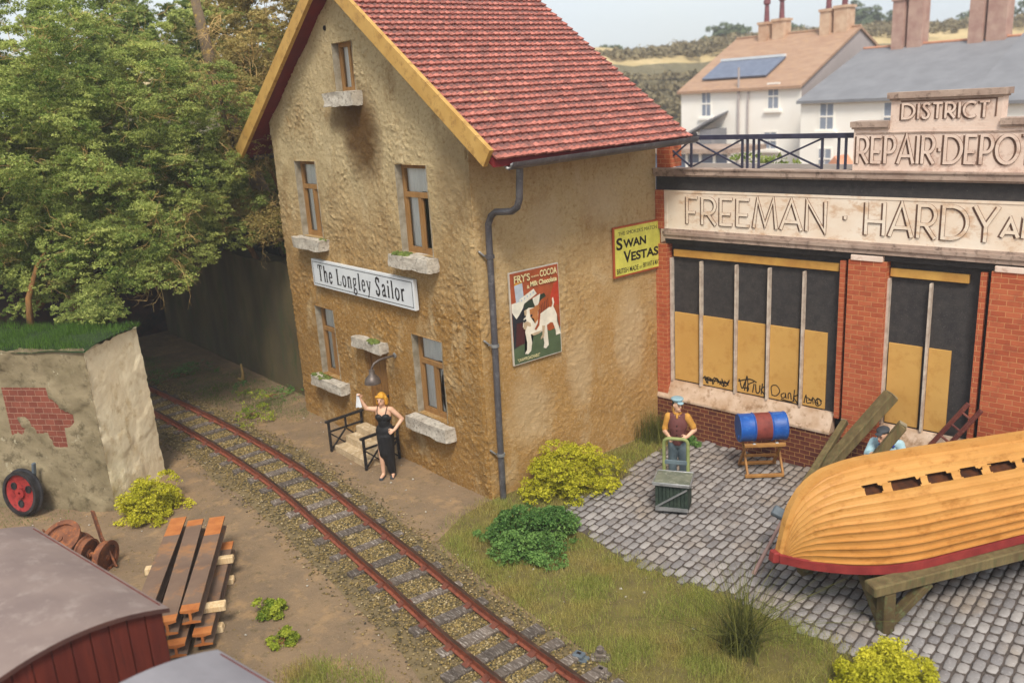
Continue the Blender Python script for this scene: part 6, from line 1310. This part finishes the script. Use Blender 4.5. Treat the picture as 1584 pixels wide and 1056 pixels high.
wheelset('rusty wheelset tipped up so that one wheel lies on top of the scrap', (-3.15, -6.12, .36), Matrix.Rotation(R(-62), 4, 'X') @ Matrix.Rotation(R(20), 4, 'Z'), .3, .5)
wheelset('rusty wheelset standing on edge behind the maroon wagon roof', (-2.72, -5.86, .26), Matrix.Rotation(R(128), 4, 'Z') @ Matrix.Rotation(R(8), 4, 'X'), .25, .5)
for k, (p1, p2, w, lab) in enumerate((((-3.0, -5.62, .0), (-3.22, -5.66, .78), .2, 'upright rusty plate behind the scrap wheelsets'), ((-3.9, -6.2, .0), (-3.95, -6.3, .42), .08, 'thin upright rusty bar left of the wheelsets'), ((-2.55, -5.62, .02), (-2.75, -5.7, .5), .14, 'short rusty plate leaning on the standing wheelset'))):
    t = thing('scrap_plate', lab, 'scrap metal', p1); mb = MB(); mb.beam((0, 0, 0), tuple(Vector(p2) - Vector(p1)), w, .03, (0, 1, 0), bev=.006); mb.build('plate', RUSTY, t)

# ------------------------------------------------------------------ upturned boat on its trestle
BT = thing('upturned_boat', 'upturned ochre clinker rowing boat with red gunwale and a row of holes', 'boat', (5.41, .59, .79), R(66)); BL, KH = 5.3, 1.12
hb = lambda x: .035 + .80 * (1 - (1 - min(1, x / 1.75)) ** 2.3) ** .85 * (1 - max(0, (x - 3.4) / (BL - 3.4)) ** 2 * .45)
KZT = np.array([(0, .0), (.03, .14), (.07, .33), (.12, .52), (.19, .71), (.31, .90), (.45, 1.01), (.62, 1.09), (.88, 1.14), (1.18, 1.16), (1.9, 1.15), (2.6, 1.12), (3.86, 1.07), (5.3, 1.05)])
kz = lambda x: float(np.interp(x, KZT[:, 0], KZT[:, 1])) + .005
kz_old = lambda x: .02 + (KH - .02) * (1 - (1 - min(1, x / .95)) ** 2.4) ** (1 / 1.7) + .05 * max(0, (x - 2.2)) * .3
gz = lambda x: .10 * max(0, (x - 1.0)) / 4 - .0
def sect(x, t):                                       # t=0 gunwale .. 1 keel
    b, k, g_ = hb(x), kz(x) - .03, gz(x)
    return Vector((x, b * float(np.interp(t, PT, PY)), g_ + (k - g_) * float(np.interp(t, PT, PZ))))
PT = np.linspace(0, 1, 27); PY0 = np.interp(PT, np.linspace(0, 1, 9), [1, 1.0, .975, .915, .81, .655, .455, .235, 0]); PZ0 = np.interp(PT, np.linspace(0, 1, 9), [0, .15, .30, .45, .585, .705, .81, .91, 1]); sm_ = lambda q: np.concatenate([[q[0]], (q[:-2] + q[1:-1] * 2 + q[2:]) / 4, [q[-1]]]); PY, PZ = sm_(sm_(PY0)), sm_(sm_(PZ0))
NSX = 200; NK = 13; XS = [BL * (i / NSX) ** 1.15 for i in range(NSX + 1)]; SUB = [0, .1, .35, .7, .9, 1.0]; g2 = random.Random(3)
HOL = [(.98, 1.26), (1.36, 1.82), (1.93, 2.32), (2.44, 2.8), (2.93, 3.34), (3.48, 3.88), (4.03, 4.42)]; SLT = [(1.42, 1.82), (1.98, 2.36), (2.5, 2.86), (3.05, 3.4), (3.6, 3.95)]
SHR = {(9, 0): .05, (9, 1): .025, (9, 2): .005, (9, 3): .0, (9, 4): .0, (9, 5): .0, (10, 0): .01, (10, 1): .035}
mb = MB()
for side in (-1, 1):
    for s_ in range(NK):
        t0, t1 = s_ / NK, (s_ + 1) / NK; ring = []
        for x in XS:
            fade = min(1, max(0, (x - .12) / .5)); row = []
            for u in SUB:
                t = t0 + (t1 - t0) * u; q = sect(x, t); dq = (sect(x, min(1, t + .02)) - sect(x, max(0, t - .02))); n_ = Vector((0, dq.z, -dq.y)).normalized() if dq.length > 1e-6 else Vector((0, 0, 1))
                o = (.055 * u ** 2.6) * (.35 + .65 * fade); q = q + n_ * o; row.append(Vector((q.x, side * q.y, q.z)))
            q2 = sect(x, t1); row.append(Vector((q2.x, side * q2.y, q2.z)))           # step back to the next plank
            ring.append(row)
        for i in range(NSX):
            xm = (XS[i] + XS[i + 1]) / 2
            for k in range(len(SUB)):
                if side < 0 and (s_, k) in SHR and any(a + SHR[s_, k] + .012 * math.sin(a * 31 + k) < xm < b - SHR[s_, k] + .012 * math.sin(b * 17 + k) for a, b in HOL): continue
                if side < 0 and (s_, k) in ((7, 5), (8, 0)) and any(a < xm < b for a, b in SLT): continue
                a_, b_, c_, d_ = ring[i][k], ring[i + 1][k], ring[i + 1][k + 1], ring[i][k + 1]; mb.add([a_, b_, c_, d_], [(0, 1, 2, 3)])
tr_ = [(0, sect(XS[-1], k / 12)) for k in range(13)]; mb.add([(BL, -q.y, q.z) for _, q in tr_] + [(BL, q.y, q.z) for _, q in tr_[::-1]], [tuple(range(26))])
hull = mb.build('hull', HULL, BT, normals=False)
mb = MB()                                             # dark inner skin a little inside the planks
for side in (-1, 1):
    R_ = [[Vector((x, side * max(0, sect(x, k / 8).y - .06), gz(x) + (sect(x, k / 8).z - gz(x)) * .93 - .01)) for k in range(9)] for x in XS[6::6]]
    for i in range(len(R_) - 1):
        for k in range(8): mb.add([R_[i][k], R_[i + 1][k], R_[i + 1][k + 1], R_[i][k + 1]], [(0, 1, 2, 3)])
mb.build('inner_skin', INSIDE, hull)
prof = [Vector((x, 0, kz(x))) for x in [0, .003, .01, .025, .05, .08, .12, .17, .23, .3, .4, .5, .62, .78, .95, 1.2, 1.6, 2.2, 3, 4, BL]]
mb = MB(); vs = []; fs = []
for i, q in enumerate(prof):
    d = (prof[min(i + 1, len(prof) - 1)] - prof[max(i - 1, 0)]).normalized(); n_ = Vector((-d.z, 0, d.x)); pr_ = .045
    for (a, b) in ((-.06, -.05), (-.045, pr_), (.045, pr_), (.06, -.05)): vs.append(q + n_ * b + Vector((0, a, 0)))
for i in range(len(prof) - 1):
    for k in range(3): fs.append((i * 4 + k, (i + 1) * 4 + k, (i + 1) * 4 + k + 1, i * 4 + k + 1))
fs += [(0, 1, 2, 3)]; mb.add(vs, fs); mb.build('stem_and_keel', HULL, BT, smooth=True, sharp=50)
for side in (-1, 1):
    mb = MB(); vs = []; fs = []; X2 = [0, .03, .08, .16, .28, .42, .6, .8, 1, 1.25, 1.5, 1.8, 2.2, 2.6, 3, 3.5, 4, 4.6, BL]
    for x in X2:
        y = hb(x); z = gz(x)
        for (a, b) in ((-.015, -.05), (.045, -.05), (.045, .065), (.0, .075)): vs.append((x - (.03 if x == 0 else 0), side * (y + a), z + b))
    for i in range(len(X2) - 1):
        for k in range(4): fs.append((i * 4 + k, (i + 1) * 4 + k, (i + 1) * 4 + (k + 1) % 4, i * 4 + (k + 1) % 4))
    fs += [(0, 1, 2, 3), tuple(len(vs) - 4 + k for k in range(4))]; mb.add(vs, fs); mb.build('gunwale', REDP, BT)
mb = MB(); mb.beam((-.075, 0, -.05), (-.05, 0, .1), .13, .1, (1, 0, 0), bev=.015); mb.build('stem_head', REDP, BT)
TR = thing('timber_trestle', 'heavy weathered timber trestle carrying the upturned boat', 'trestle', (5.41, .59, 0), R(66))
for y in (-.9, .62):
    mb = MB(); mb.beam((.72 if y < 0 else .7, y, .665), (4.9, y, .73), .19, .15, bev=.015, jit=.012); mb.build('long_beam', OLDWOOD, TR)
    for x in ((.98, 4.2) if y < 0 else (.84, 4.2)):
        mb = MB(); mb.beam((x, y, 0), (x, y, .575), .17, .17, (0, 1, 0), bev=.015, jit=.008); mb.build('post', OLDWOOD_D, TR)
        s_ = 1 if y < 0 else -1
        mb = MB(); mb.beam((x + .06, y, .12), (x + .62, y, .575), .11, .13, (0, 1, 0), bev=.012); mb.build('brace', OLDWOOD_D, TR)
        mb = MB(); mb.beam((x, y + s_ * .07, .12), (x - .03, y + s_ * .42, .6), .11, .13, (1, 0, 0), bev=.012); mb.build('brace', OLDWOOD_D, TR)
for x in (1.0, 4.2): mb = MB(); mb.beam((x + .1, -.8, .56), (x + .1, .55, .56), .14, .14, bev=.012); mb.build('cross_beam', OLDWOOD_D, TR)
# sledgehammer
a, b = Vector((4.69, 1.08, .02)), Vector((4.74, 1.78, .72)); t = thing('sledgehammer', 'sledgehammer with mauve handle leaning by the boat stem', 'hammer', tuple(a)); d = (b - a)
mb = MB(); mb.tube([(0, 0, 0), tuple(d * .5), tuple(d)], [.032, .026, .03], 8); mb.build('handle', HANDLE, t, smooth=True, sharp=40)
mb = MB(); hx = Vector((.70, .3, -.35)).normalized(); c = d * .98; mb.beam(c - hx * .19, c + hx * .19, .15, .15, tuple(d.normalized()), bev=.02); mb.build('hammer_head', STEELG, t)
# leaning timbers and ladder
for k, (a, b, w, h, lab) in enumerate((((3.86, 3.55, .06), (4.70, 4.86, 1.74), .22, .16, 'thickest weathered timber leaning on the brick pilaster'), ((4.08, 2.8, .03), (3.95, 4.76, 1.10), .13, .13, 'thin squared timber leaning left of the thickest one'), ((4.62, 2.95, .04), (5.57, 3.5, 1.84), .15, .13, 'pale ended timber crossing in front of the workman, held in his hands'), ((4.25, 4.2, .04), (4.78, 4.93, .98), .17, .1, 'short board leaning low behind the pale ended timber'))):
    a, b = Vector(a), Vector(b); t = thing('leaning_timber', lab, 'timber', tuple(a), 0, 'weathered timbers behind the boat'); mb = MB(); mb.beam((0, 0, 0), tuple(b - a), w, h, bev=.014, jit=.016); tm = mb.build('baulk', OLDWOOD, t)
    d = (b - a).normalized(); mb = MB(); mb.beam(tuple(b - a + d * .0), tuple(b - a + d * .012), w * .86, h * .86, jit=.004); mb.build('end_grain', ENDGR, tm)
la, lb = Vector((4.93, 4.45, .02)), Vector((5.95, 5.02, 1.78)); t = thing('ladder', 'red brown wooden ladder leaning on the depot window', 'ladder', tuple(la)); d = lb - la; sx = Vector((.80, .1, .08)).normalized() * .125
sx = (sx - d.normalized() * sx.dot(d.normalized()))
for s_ in (-1, 1): mb = MB(); mb.beam(tuple(sx * s_), tuple(d * (1 + .01 * s_) + sx * s_), .05, .07, bev=.008); mb.build('stile', LADDER, t)
for k in range(8): mb = MB(); c = d * (.09 + k * .117); mb.tube([tuple(c - sx * .98), tuple(c + sx * .98)], .02, 8); mb.build('rung', LADDER, t)

# ------------------------------------------------------------------ oil drum on a folding trestle
A_ = R(47.5); t = thing('folding_trestle', 'varnished folding wooden trestle standing on the cobbles under the drum', 'trestle', (2.75, 4.08, .03), A_)
for y, s_ in ((-.28, 1), (.28, -1)):
    mb = MB(); mb.box((-.36, -y - .035, .60), (.36, -y + .035, .66), bev=.006); mb.build('top_rail', TRESTLE, t)
    mb = MB(); mb.box((-.34, y - .03, .02), (.34, y + .03, .075), bev=.006); mb.build('foot_rail', TRESTLE, t)
    for x in (-.31, .31):
        o = .022 * s_; mb = MB(); mb.beam((x + o, y, .03), (x + o, -y, .63), .038, .06, (0, 1, 0), bev=.006); mb.build('leg', TRESTLE, t)
mb = MB(); mb.box((-.29, -.05, .31), (.29, .0, .35), bev=.005); mb.build('stretcher', TRESTLE, t)
DR = thing('oil_drum', 'blue oil drum with faded red middle lying on the folding trestle', 'drum', (2.75, 4.08, .90), R(50)); r_, L_ = .25, .42
pf = [(-L_, .235), (-L_, r_), (-L_ + .02, r_ + .008), (-L_ + .035, r_), (-.17, r_), (-.16, r_ + .014), (-.145, r_)]
mb = MB(); mb.lathe([(r, h) for h, r in pf] + [(r_, -.1399)], 40, 'x'); mb.lathe([(r_, .1399)] + [(r, -h) for h, r in pf[::-1]], 40, 'x'); mb.lathe([(.235, -L_ + .02), (.001, -L_ + .021)], 40, 'x'); dd_ = mb.build('drum_shell', BLUE, DR, smooth=True, sharp=35)
mb = MB(); mb.lathe([(r_ - .01, -.14), (r_ + .001, -.14), (r_ + .001, .14), (r_ - .01, .14)], 40, 'x', close=True); mb.build('red_band', DRUMRED, DR, smooth=True, sharp=35)
mb = MB(); mb.lathe([(.035, -L_ - .012), (.035, -L_ + .025), (.001, -L_ - .012)], 14, 'x', (0, -.05, -.15)); mb.build('bung', BLUE, dd_)
for s_ in (-1, 1): mb = MB(); mb.box((s_ * .2 - .03, -.3, -.24), (s_ * .2 + .03, -.25, -.2), bev=.01); mb.build('chock', SILVER, DR)

# ------------------------------------------------------------------ crate on hand truck
HT = R(31); hp = Vector((2.67, 1.70, .03))
ht = thing('hand_truck', 'sage green tubular hand truck behind the dark crate', 'hand truck', tuple(hp), HT)
mb = MB(); pts = [(-.2, .5, .06), (-.2, .5, 1.06)] + [(-.2 + .08 * (1 - math.cos(R(a))), .5, 1.06 + .08 * math.sin(R(a))) for a in (30, 60, 90)] + [(.2 - .08 * (1 - math.cos(R(a))), .5, 1.06 + .08 * math.sin(R(a))) for a in (90, 60, 30)] + [(.2, .5, 1.06), (.2, .5, .06)]
mb.tube(pts, .03, 10); mb.build('tube_frame', TRUCKG, ht, smooth=True, sharp=50)
mb = MB(); mb.box((-.2, .475, .68), (.2, .505, .76), bev=.01); mb.build('cross_slat', TROU, ht); mb = MB(); mb.box((-.24, .1, .02), (.24, .53, .05)); mb.build('toe_plate', TYRE, ht)
for s_ in (-1, 1): mb = MB(); mb.lathe([(.09, -.03), (.11, -.03), (.11, .03), (.09, .03)], 20, 'x', (s_ * .16, .58, .11), close=True); mb.lathe([(.09, -.01), (.001, -.01)], 20, 'x', (s_ * .16, .58, .11)); mb.build('wheel', TYRE, ht, smooth=True, sharp=40)
cr = thing('wooden_crate', 'bottle green planked crate with worn silver edges in front of the man', 'crate', tuple(hp + Vector((0, 0, .06))), HT); w, dpt, h = .27, .44, .46
mb = MB()
for k in range(9): a = -w + 2 * w * k / 9; mb.box((a, 0, .0), (a + 2 * w / 9 - .008, .02, h), bev=.003); mb.box((a, dpt - .02, 0), (a + 2 * w / 9 - .008, dpt, h), bev=.003)
for k in range(7): a = .02 + (dpt - .04) * k / 7; mb.box((-w, a, 0), (-w + .02, a + (dpt - .04) / 7 - .008, h), bev=.003); mb.box((w - .02, a, 0), (w, a + (dpt - .04) / 7 - .008, h), bev=.003)
mb.box((-w + .02, .02, .01), (w - .02, dpt - .02, h - .01)); mb.build('planks', CRATE, cr)
mb = MB(); mb.box((-w - .03, -.03, h + .001), (w + .03, dpt + .03, h + .05), bev=.012, jit=.006); lid = mb.build('lid', CRATELID, cr)
for (a, b) in (((-w - .03, -.035), (w + .03, -.035)), ((w + .035, -.03), (w + .035, dpt + .03)), ((-w - .035, -.03), (-w - .035, dpt + .03)), ((-w - .03, dpt + .035), (w + .03, dpt + .035))): mb = MB(); mb.beam((*a, h + .025), (*b, h + .025), .02, .06, bev=.008, jit=.006); mb.build('lid_edging', SILVER, lid)
mb = MB(); mb.beam((-w, -.013, .035), (w, -.013, .035), .025, .06, jit=.004); mb.build('bottom_batten', SILVER, cr); mb = MB(); mb.beam((-w + .02, -.012, .07), (w - .02, -.012, h - .05), .022, .05, (0, 1, 0)); mb.build('diagonal_batten', SILVER, cr)
# ------------------------------------------------------------------ people (local: facing -y, own right hand at -x)
def hand(w, d, n, s_=1, curl=.5):
    """wrist, pointing direction, palm normal; s_=+1 puts the thumb on d x n side"""
    w, d, n = Vector(w), Vector(d).normalized(), Vector(n).normalized(); n = (n - d * n.dot(d)).normalized(); b = d.cross(n) * s_; P = [('c', w, .024, w + d * .05, .03), ('c', w + d * .05 + b * .02, .02, w + d * .085 + b * .022, .018), ('c', w + d * .05 - b * .02, .02, w + d * .08 - b * .022, .018)]
    for k, (o, L) in enumerate(((.03, .065), (.01, .075), (-.011, .07), (-.031, .055))):
        q = w + d * .082 + b * o; d2 = (d * math.cos(curl) + n * math.sin(curl)); q2 = q + d2 * L * .5; d3 = (d * math.cos(curl * 2.3) + n * math.sin(curl * 2.3)); P += [('c', q, .0105, q2, .0095), ('c', q2, .0095, q2 + d3 * L * .5, .008)]
    q = w + d * .03 + b * .03; q2 = q + (d * .6 + b * .7 + n * .3).normalized() * .045; P += [('c', q, .014, q2, .011), ('c', q2, .011, q2 + (d * .8 + n * .5).normalized() * .035, .009)]
    return P
def head(c, rz=0, tilt=0):
    c = Vector(c); M_ = Matrix.Rotation(rz, 4, 'Z') @ Matrix.Rotation(tilt, 4, 'X'); T = lambda x, y, z: c + M_ @ Vector((x, y, z))
    return [('e', c, (.075, .094, .108), M_), ('e', T(0, -.03, -.06), (.055, .06, .055), M_), ('c', T(0, -.09, .005), .012, T(0, -.112, -.022), .015), ('e', T(.078, .01, -.01), (.012, .02, .032), M_), ('e', T(-.078, .01, -.01), (.012, .02, .032), M_), ('e', T(0, -.082, -.085), (.025, .022, .018), M_), ('e', T(0, -.088, -.058), (.026, .016, .008), M_), ('e', T(0, -.082, .028), (.05, .014, .012), M_)], T, M_
def face(t, T, M_, lip):
    mb = MB()
    for s_ in (-1, 1): mb.lathe([(.001, -.009), (.010, -.006), (.012, 0), (.010, .006), (.001, .009)], 10, 'x', tuple(T(.031 * s_, -.087, .008)))
    mb.build('eyes', BLACK, t, smooth=True); mb = MB(); mb.lathe([(.001, -.024), (.007, -.012), (.008, 0), (.007, .012), (.001, .024)], 8, 'x', (0, 0, 0)); mb.xf(Matrix.Translation(T(0, -.104, -.058)) @ M_); mb.build('lips', lip, t, smooth=True)
LIP = flat('soft_red_lips', (176, 84, 76)); HANKM = flat('white_cloth', (236, 238, 240), .9)
# woman waving
W_ = thing('person', 'blonde woman in long black strap dress waving a white handkerchief', 'person', (-2.22, -.70, .0), R(40))
hp_, T, M_ = head((.0, -.01, 1.575), R(-8), R(6))
body = hp_ + [('c', (0, .02, 1.4), .05, (0, .0, 1.52), .046), ('e', (0, .01, 1.26), (.15, .1, .16)), ('c', (-.13, .02, 1.37), .05, (.13, .02, 1.37), .05), ('c', (0, .02, 1.36), .075, (0, .015, 1.1), .1), ('e', (0, .02, .94), (.165, .12, .16)),
  ('c', (-.155, .015, 1.365), .052, (-.30, -.04, 1.40), .04), ('c', (-.30, -.04, 1.40), .04, (-.375, -.10, 1.60), .028), ('c', (.155, .02, 1.365), .052, (.33, .09, 1.15), .04), ('c', (.33, .09, 1.15), .039, (.225, -.09, 1.0), .029),
  ('c', (-.08, .01, .9), .09, (-.09, -.06, .5), .058), ('c', (-.09, -.06, .5), .056, (-.10, -.03, .1), .035), ('c', (.08, .02, .9), .09, (.07, .0, .5), .058), ('c', (.07, .0, .5), .056, (.07, .04, .1), .035), ('c', (-.10, -.03, .07), .035, (-.12, -.16, .035), .028), ('c', (.07, .04, .07), .035, (.09, -.08, .035), .028)]
body += hand((-.378, -.103, 1.61), (-.15, -.15, 1), (.2, -1, 0), 1, .75) + hand((.22, -.10, .995), (-.75, -.55, -.3), (-.3, .7, -.4), -1, .9)
bo = fuse(body, .0075, 'body', SKIN, W_); face(W_, T, M_, LIP)
fuse([('e', (-.062, -.055, 1.235), (.078, .07, .07)), ('e', (.062, -.055, 1.235), (.078, .07, .07)), ('e', (0, .012, 1.2), (.155, .108, .11)), ('c', (0, .015, 1.14), .118, (0, .02, 1.04), .115), ('e', (0, .022, .93), (.182, .138, .18)), ('c', (-.03, .01, .85), .14, (-.03, -.02, .5), .125), ('c', (.03, .01, .85), .14, (.04, .0, .42), .105), ('c', (.04, .0, .42), .105, (.055, .03, .12), .075), ('c', (-.03, -.02, .5), .11, (.0, .04, .28), .085), ('c', (.0, .05, .6), .11, (.03, .06, .12), .075), ('e', (.0, .06, .93), (.17, .13, .15))], .009, 'dress', DRESS, W_)
for s_ in (-1, 1): mb = MB(); mb.tube([(.075 * s_, -.105, 1.29), (.088 * s_, -.075, 1.36), (.095 * s_, -.0, 1.425), (.085 * s_, .06, 1.39), (.07 * s_, .1, 1.28)], .008, 6); mb.build('strap', DRESS, W_)
fuse([('e', T(0, .022, .03), (.09, .098, .1), M_), ('c', T(-.085, .015, .03), .03, T(-.088, -.0, -.085), .032), ('c', T(.085, .015, .03), .03, T(.088, -.0, -.085), .032), ('c', T(0, .09, .02), .05, T(0, .085, -.09), .045), ('c', T(-.05, .07, -.04), .05, T(-.06, .06, -.1), .04), ('c', T(.05, .07, -.04), .05, T(.06, .06, -.1), .04), ('c', T(-.06, -.075, .072), .025, T(.06, -.075, .072), .025)], .008, 'hair', HAIRB, W_)
for x, y in ((-.11, -.03), (.08, .04)): fuse([('c', (x, y + .02, .05), .035, (x - .01, y - .13, .03), .032), ('b', (x, y - .05, .012), (.07, .22, .022))], .008, 'shoe', SHOE, W_)
hk = thing('handkerchief', 'white handkerchief hanging from the raised hand of the woman', 'handkerchief', tuple(Vector((-2.22, -.70, 0)) + Matrix.Rotation(R(40), 3, 'Z') @ Vector((-.385, -.145, 1.70))), R(40)); q = MB(); vs = []
for i in range(9):
    for j in range(7): u, v = i / 8, j / 6 - .5; vs.append((v * (.05 + .06 * u) - .01, -.012 + .018 * math.sin(v * 9 + u * 3), -.27 * u + .03))
q.add(vs, [(i * 7 + j, i * 7 + j + 1, (i + 1) * 7 + j + 1, (i + 1) * 7 + j) for i in range(8) for j in range(6)]); q.build('cloth', HANKM, hk, smooth=True)
# man with the hand truck
mloc = Vector((2.67, 1.70, 0)) + Matrix.Rotation(R(31), 3, 'Z') @ Vector((-.02, .84, 0)); Mn = thing('person', 'man in pale blue peaked cap and plum waistcoat gripping the hand truck', 'person', (mloc.x, mloc.y, .03), R(34))
hp_, T, M_ = head((.0, -.02, 1.60), R(42), R(2))
body = hp_ + [('c', (0, .02, 1.42), .056, (0, -.005, 1.53), .052), ('e', (0, .01, 1.25), (.17, .11, .2)), ('c', (-.15, .02, 1.38), .055, (.15, .02, 1.38), .055), ('c', (0, .02, 1.25), .12, (0, .02, .95), .13), ('c', (-.19, .02, 1.37), .055, (-.26, .0, 1.12), .045), ('c', (-.26, .0, 1.12), .043, (-.14, -.28, 1.12), .031), ('c', (.19, .02, 1.37), .055, (.33, .06, 1.14), .045), ('c', (.33, .06, 1.14), .043, (.2, -.14, 1.08), .031), ('c', (-.09, .02, .92), .09, (-.1, .0, .1), .05), ('c', (.09, .02, .92), .09, (.1, .03, .1), .05)]
body += hand((-.135, -.29, 1.12), (.5, -.85, -.2), (.2, -.3, -1), 1, .9) + hand((.2, -.145, 1.08), (-.75, -.5, -.2), (-.4, .6, -.4), -1, .9)
fuse(body, .0075, 'body', SKIN, Mn); face(Mn, T, M_, LIP)
fuse([('e', (0, .0, 1.24), (.195, .135, .19)), ('c', (-.12, .02, 1.37), .072, (.12, .02, 1.37), .072), ('c', (0, .01, 1.2), .155, (0, .01, .98), .15), ('e', (0, .0, 1.02), (.18, .14, .12))], .009, 'waistcoat', VEST, Mn)
mb = MB()
for z in (1.02, 1.1, 1.18, 1.26): mb.lathe([(.001, -.153), (.012, -.15), (.012, -.13)], 8, 'y', (0, .0, z))
mb.build('waistcoat_buttons', BLACK, Mn)
fuse([('c', (-.185, .02, 1.37), .075, (-.24, .005, 1.19), .06), ('c', (-.24, .005, 1.19), .064, (-.248, .0, 1.165), .064)], .009, 'sleeve', SHIRT, Mn); fuse([('c', (.185, .02, 1.37), .075, (.29, .048, 1.215), .06), ('c', (.29, .048, 1.215), .064, (.3, .05, 1.195), .064)], .009, 'sleeve', SHIRT, Mn)
fuse([('e', (0, .01, 1.44), (.085, .08, .035)), ('c', (0, -.06, 1.44), .03, (0, -.1, 1.39), .02)], .008, 'shirt_collar', SHIRT, Mn)
fuse([('e', (0, .02, .93), (.175, .13, .13)), ('c', (-.09, .02, .9), .105, (-.105, .0, .5), .085), ('c', (-.105, .0, .5), .085, (-.11, .02, .1), .075), ('c', (.09, .02, .9), .105, (.105, .03, .5), .085), ('c', (.105, .03, .5), .085, (.11, .05, .1), .075)], .01, 'trousers', TROU, Mn)
for x, y in ((-.11, .02), (.11, .05)): fuse([('c', (x, y + .03, .05), .045, (x, y - .15, .04), .042), ('b', (x, y - .06, .01), (.085, .27, .02))], .009, 'shoe', SHOE, Mn)
fuse([('e', T(0, .03, .0), (.082, .088, .085), M_)], .008, 'hair', DHAIR, Mn)
fuse([('e', T(0, .005, .105), (.125, .13, .03), M_), ('e', T(0, .005, .075), (.092, .102, .04), M_), ('e', T(0, -.1, .055), (.07, .06, .012), M_ @ Matrix.Rotation(R(12), 4, 'X'))], .0075, 'cap', CAPM, Mn)
Mn.scale = (.86, .9, 1.02)
# workman behind the boat
Wk = thing('person', 'workman in dark cap, pale blue shirt and blue overalls half hidden behind the boat', 'person', (5.12, 3.95, .03), R(24))
hp_, T, M_ = head((-.06, -.2, 1.46), R(-30), R(14))
body = hp_ + [('c', (-.02, -.08, 1.32), .056, (-.05, -.17, 1.41), .05), ('e', (0, -.02, 1.15), (.17, .12, .2)), ('c', (-.15, -.05, 1.28), .055, (.15, -.05, 1.28), .055), ('c', (0, 0, 1.15), .12, (0, .04, .9), .13), ('c', (-.19, -.05, 1.27), .055, (-.27, -.22, 1.1), .045), ('c', (-.27, -.22, 1.1), .043, (-.14, -.4, 1.22), .031), ('c', (.19, -.05, 1.27), .055, (.27, -.2, 1.08), .045), ('c', (.27, -.2, 1.08), .043, (.05, -.38, 1.18), .031), ('c', (-.09, .04, .88), .09, (-.1, .0, .1), .05), ('c', (.09, .04, .88), .09, (.1, .03, .1), .05)]
body += hand((-.135, -.405, 1.225), (.5, -.4, .5), (.6, .5, 0), 1, .9) + hand((.045, -.385, 1.185), (-.6, -.4, .5), (-.4, .6, 0), -1, .9)
fuse(body, .0075, 'body', SKIN, Wk); face(Wk, T, M_, LIP)
fuse([('e', (0, -.02, 1.15), (.19, .14, .19)), ('c', (-.12, -.05, 1.28), .075, (.12, -.05, 1.28), .075), ('c', (-.185, -.05, 1.27), .075, (-.26, -.2, 1.12), .06), ('c', (.185, -.05, 1.27), .075, (.26, -.18, 1.1), .06), ('c', (-.26, -.2, 1.12), .056, (-.21, -.3, 1.16), .045), ('c', (.26, -.18, 1.1), .056, (.17, -.28, 1.13), .045)], .009, 'shirt', LSHIRT, Wk)
fuse([('e', (0, .03, .92), (.185, .145, .17)), ('c', (0, -.11, 1.2), .06, (0, -.09, .95), .12), ('c', (-.09, -.12, 1.25), .03, (-.1, -.02, 1.36), .026), ('c', (.09, -.12, 1.25), .03, (.1, -.02, 1.36), .026), ('c', (-.1, -.02, 1.36), .026, (-.05, .12, 1.2), .03), ('c', (.1, -.02, 1.36), .026, (.05, .12, 1.2), .03), ('c', (-.09, .04, .86), .105, (-.105, .0, .1), .075), ('c', (.09, .04, .86), .105, (.11, .04, .1), .075)], .009, 'overalls', OVERALL, Wk)
fuse([('e', T(0, .02, .075), (.098, .108, .045), M_), ('e', T(0, -.1, .06), (.06, .05, .012), M_)], .008, 'cap', CAPD, Wk); fuse([('e', T(0, .03, .0), (.08, .085, .085), M_)], .008, 'hair', DHAIR, Wk)
for x, y in ((-.11, .0), (.11, .04)): fuse([('c', (x, y + .03, .05), .045, (x, y - .15, .04), .042), ('b', (x, y - .06, .01), (.085, .27, .02))], .009, 'shoe', SHOE, Wk)
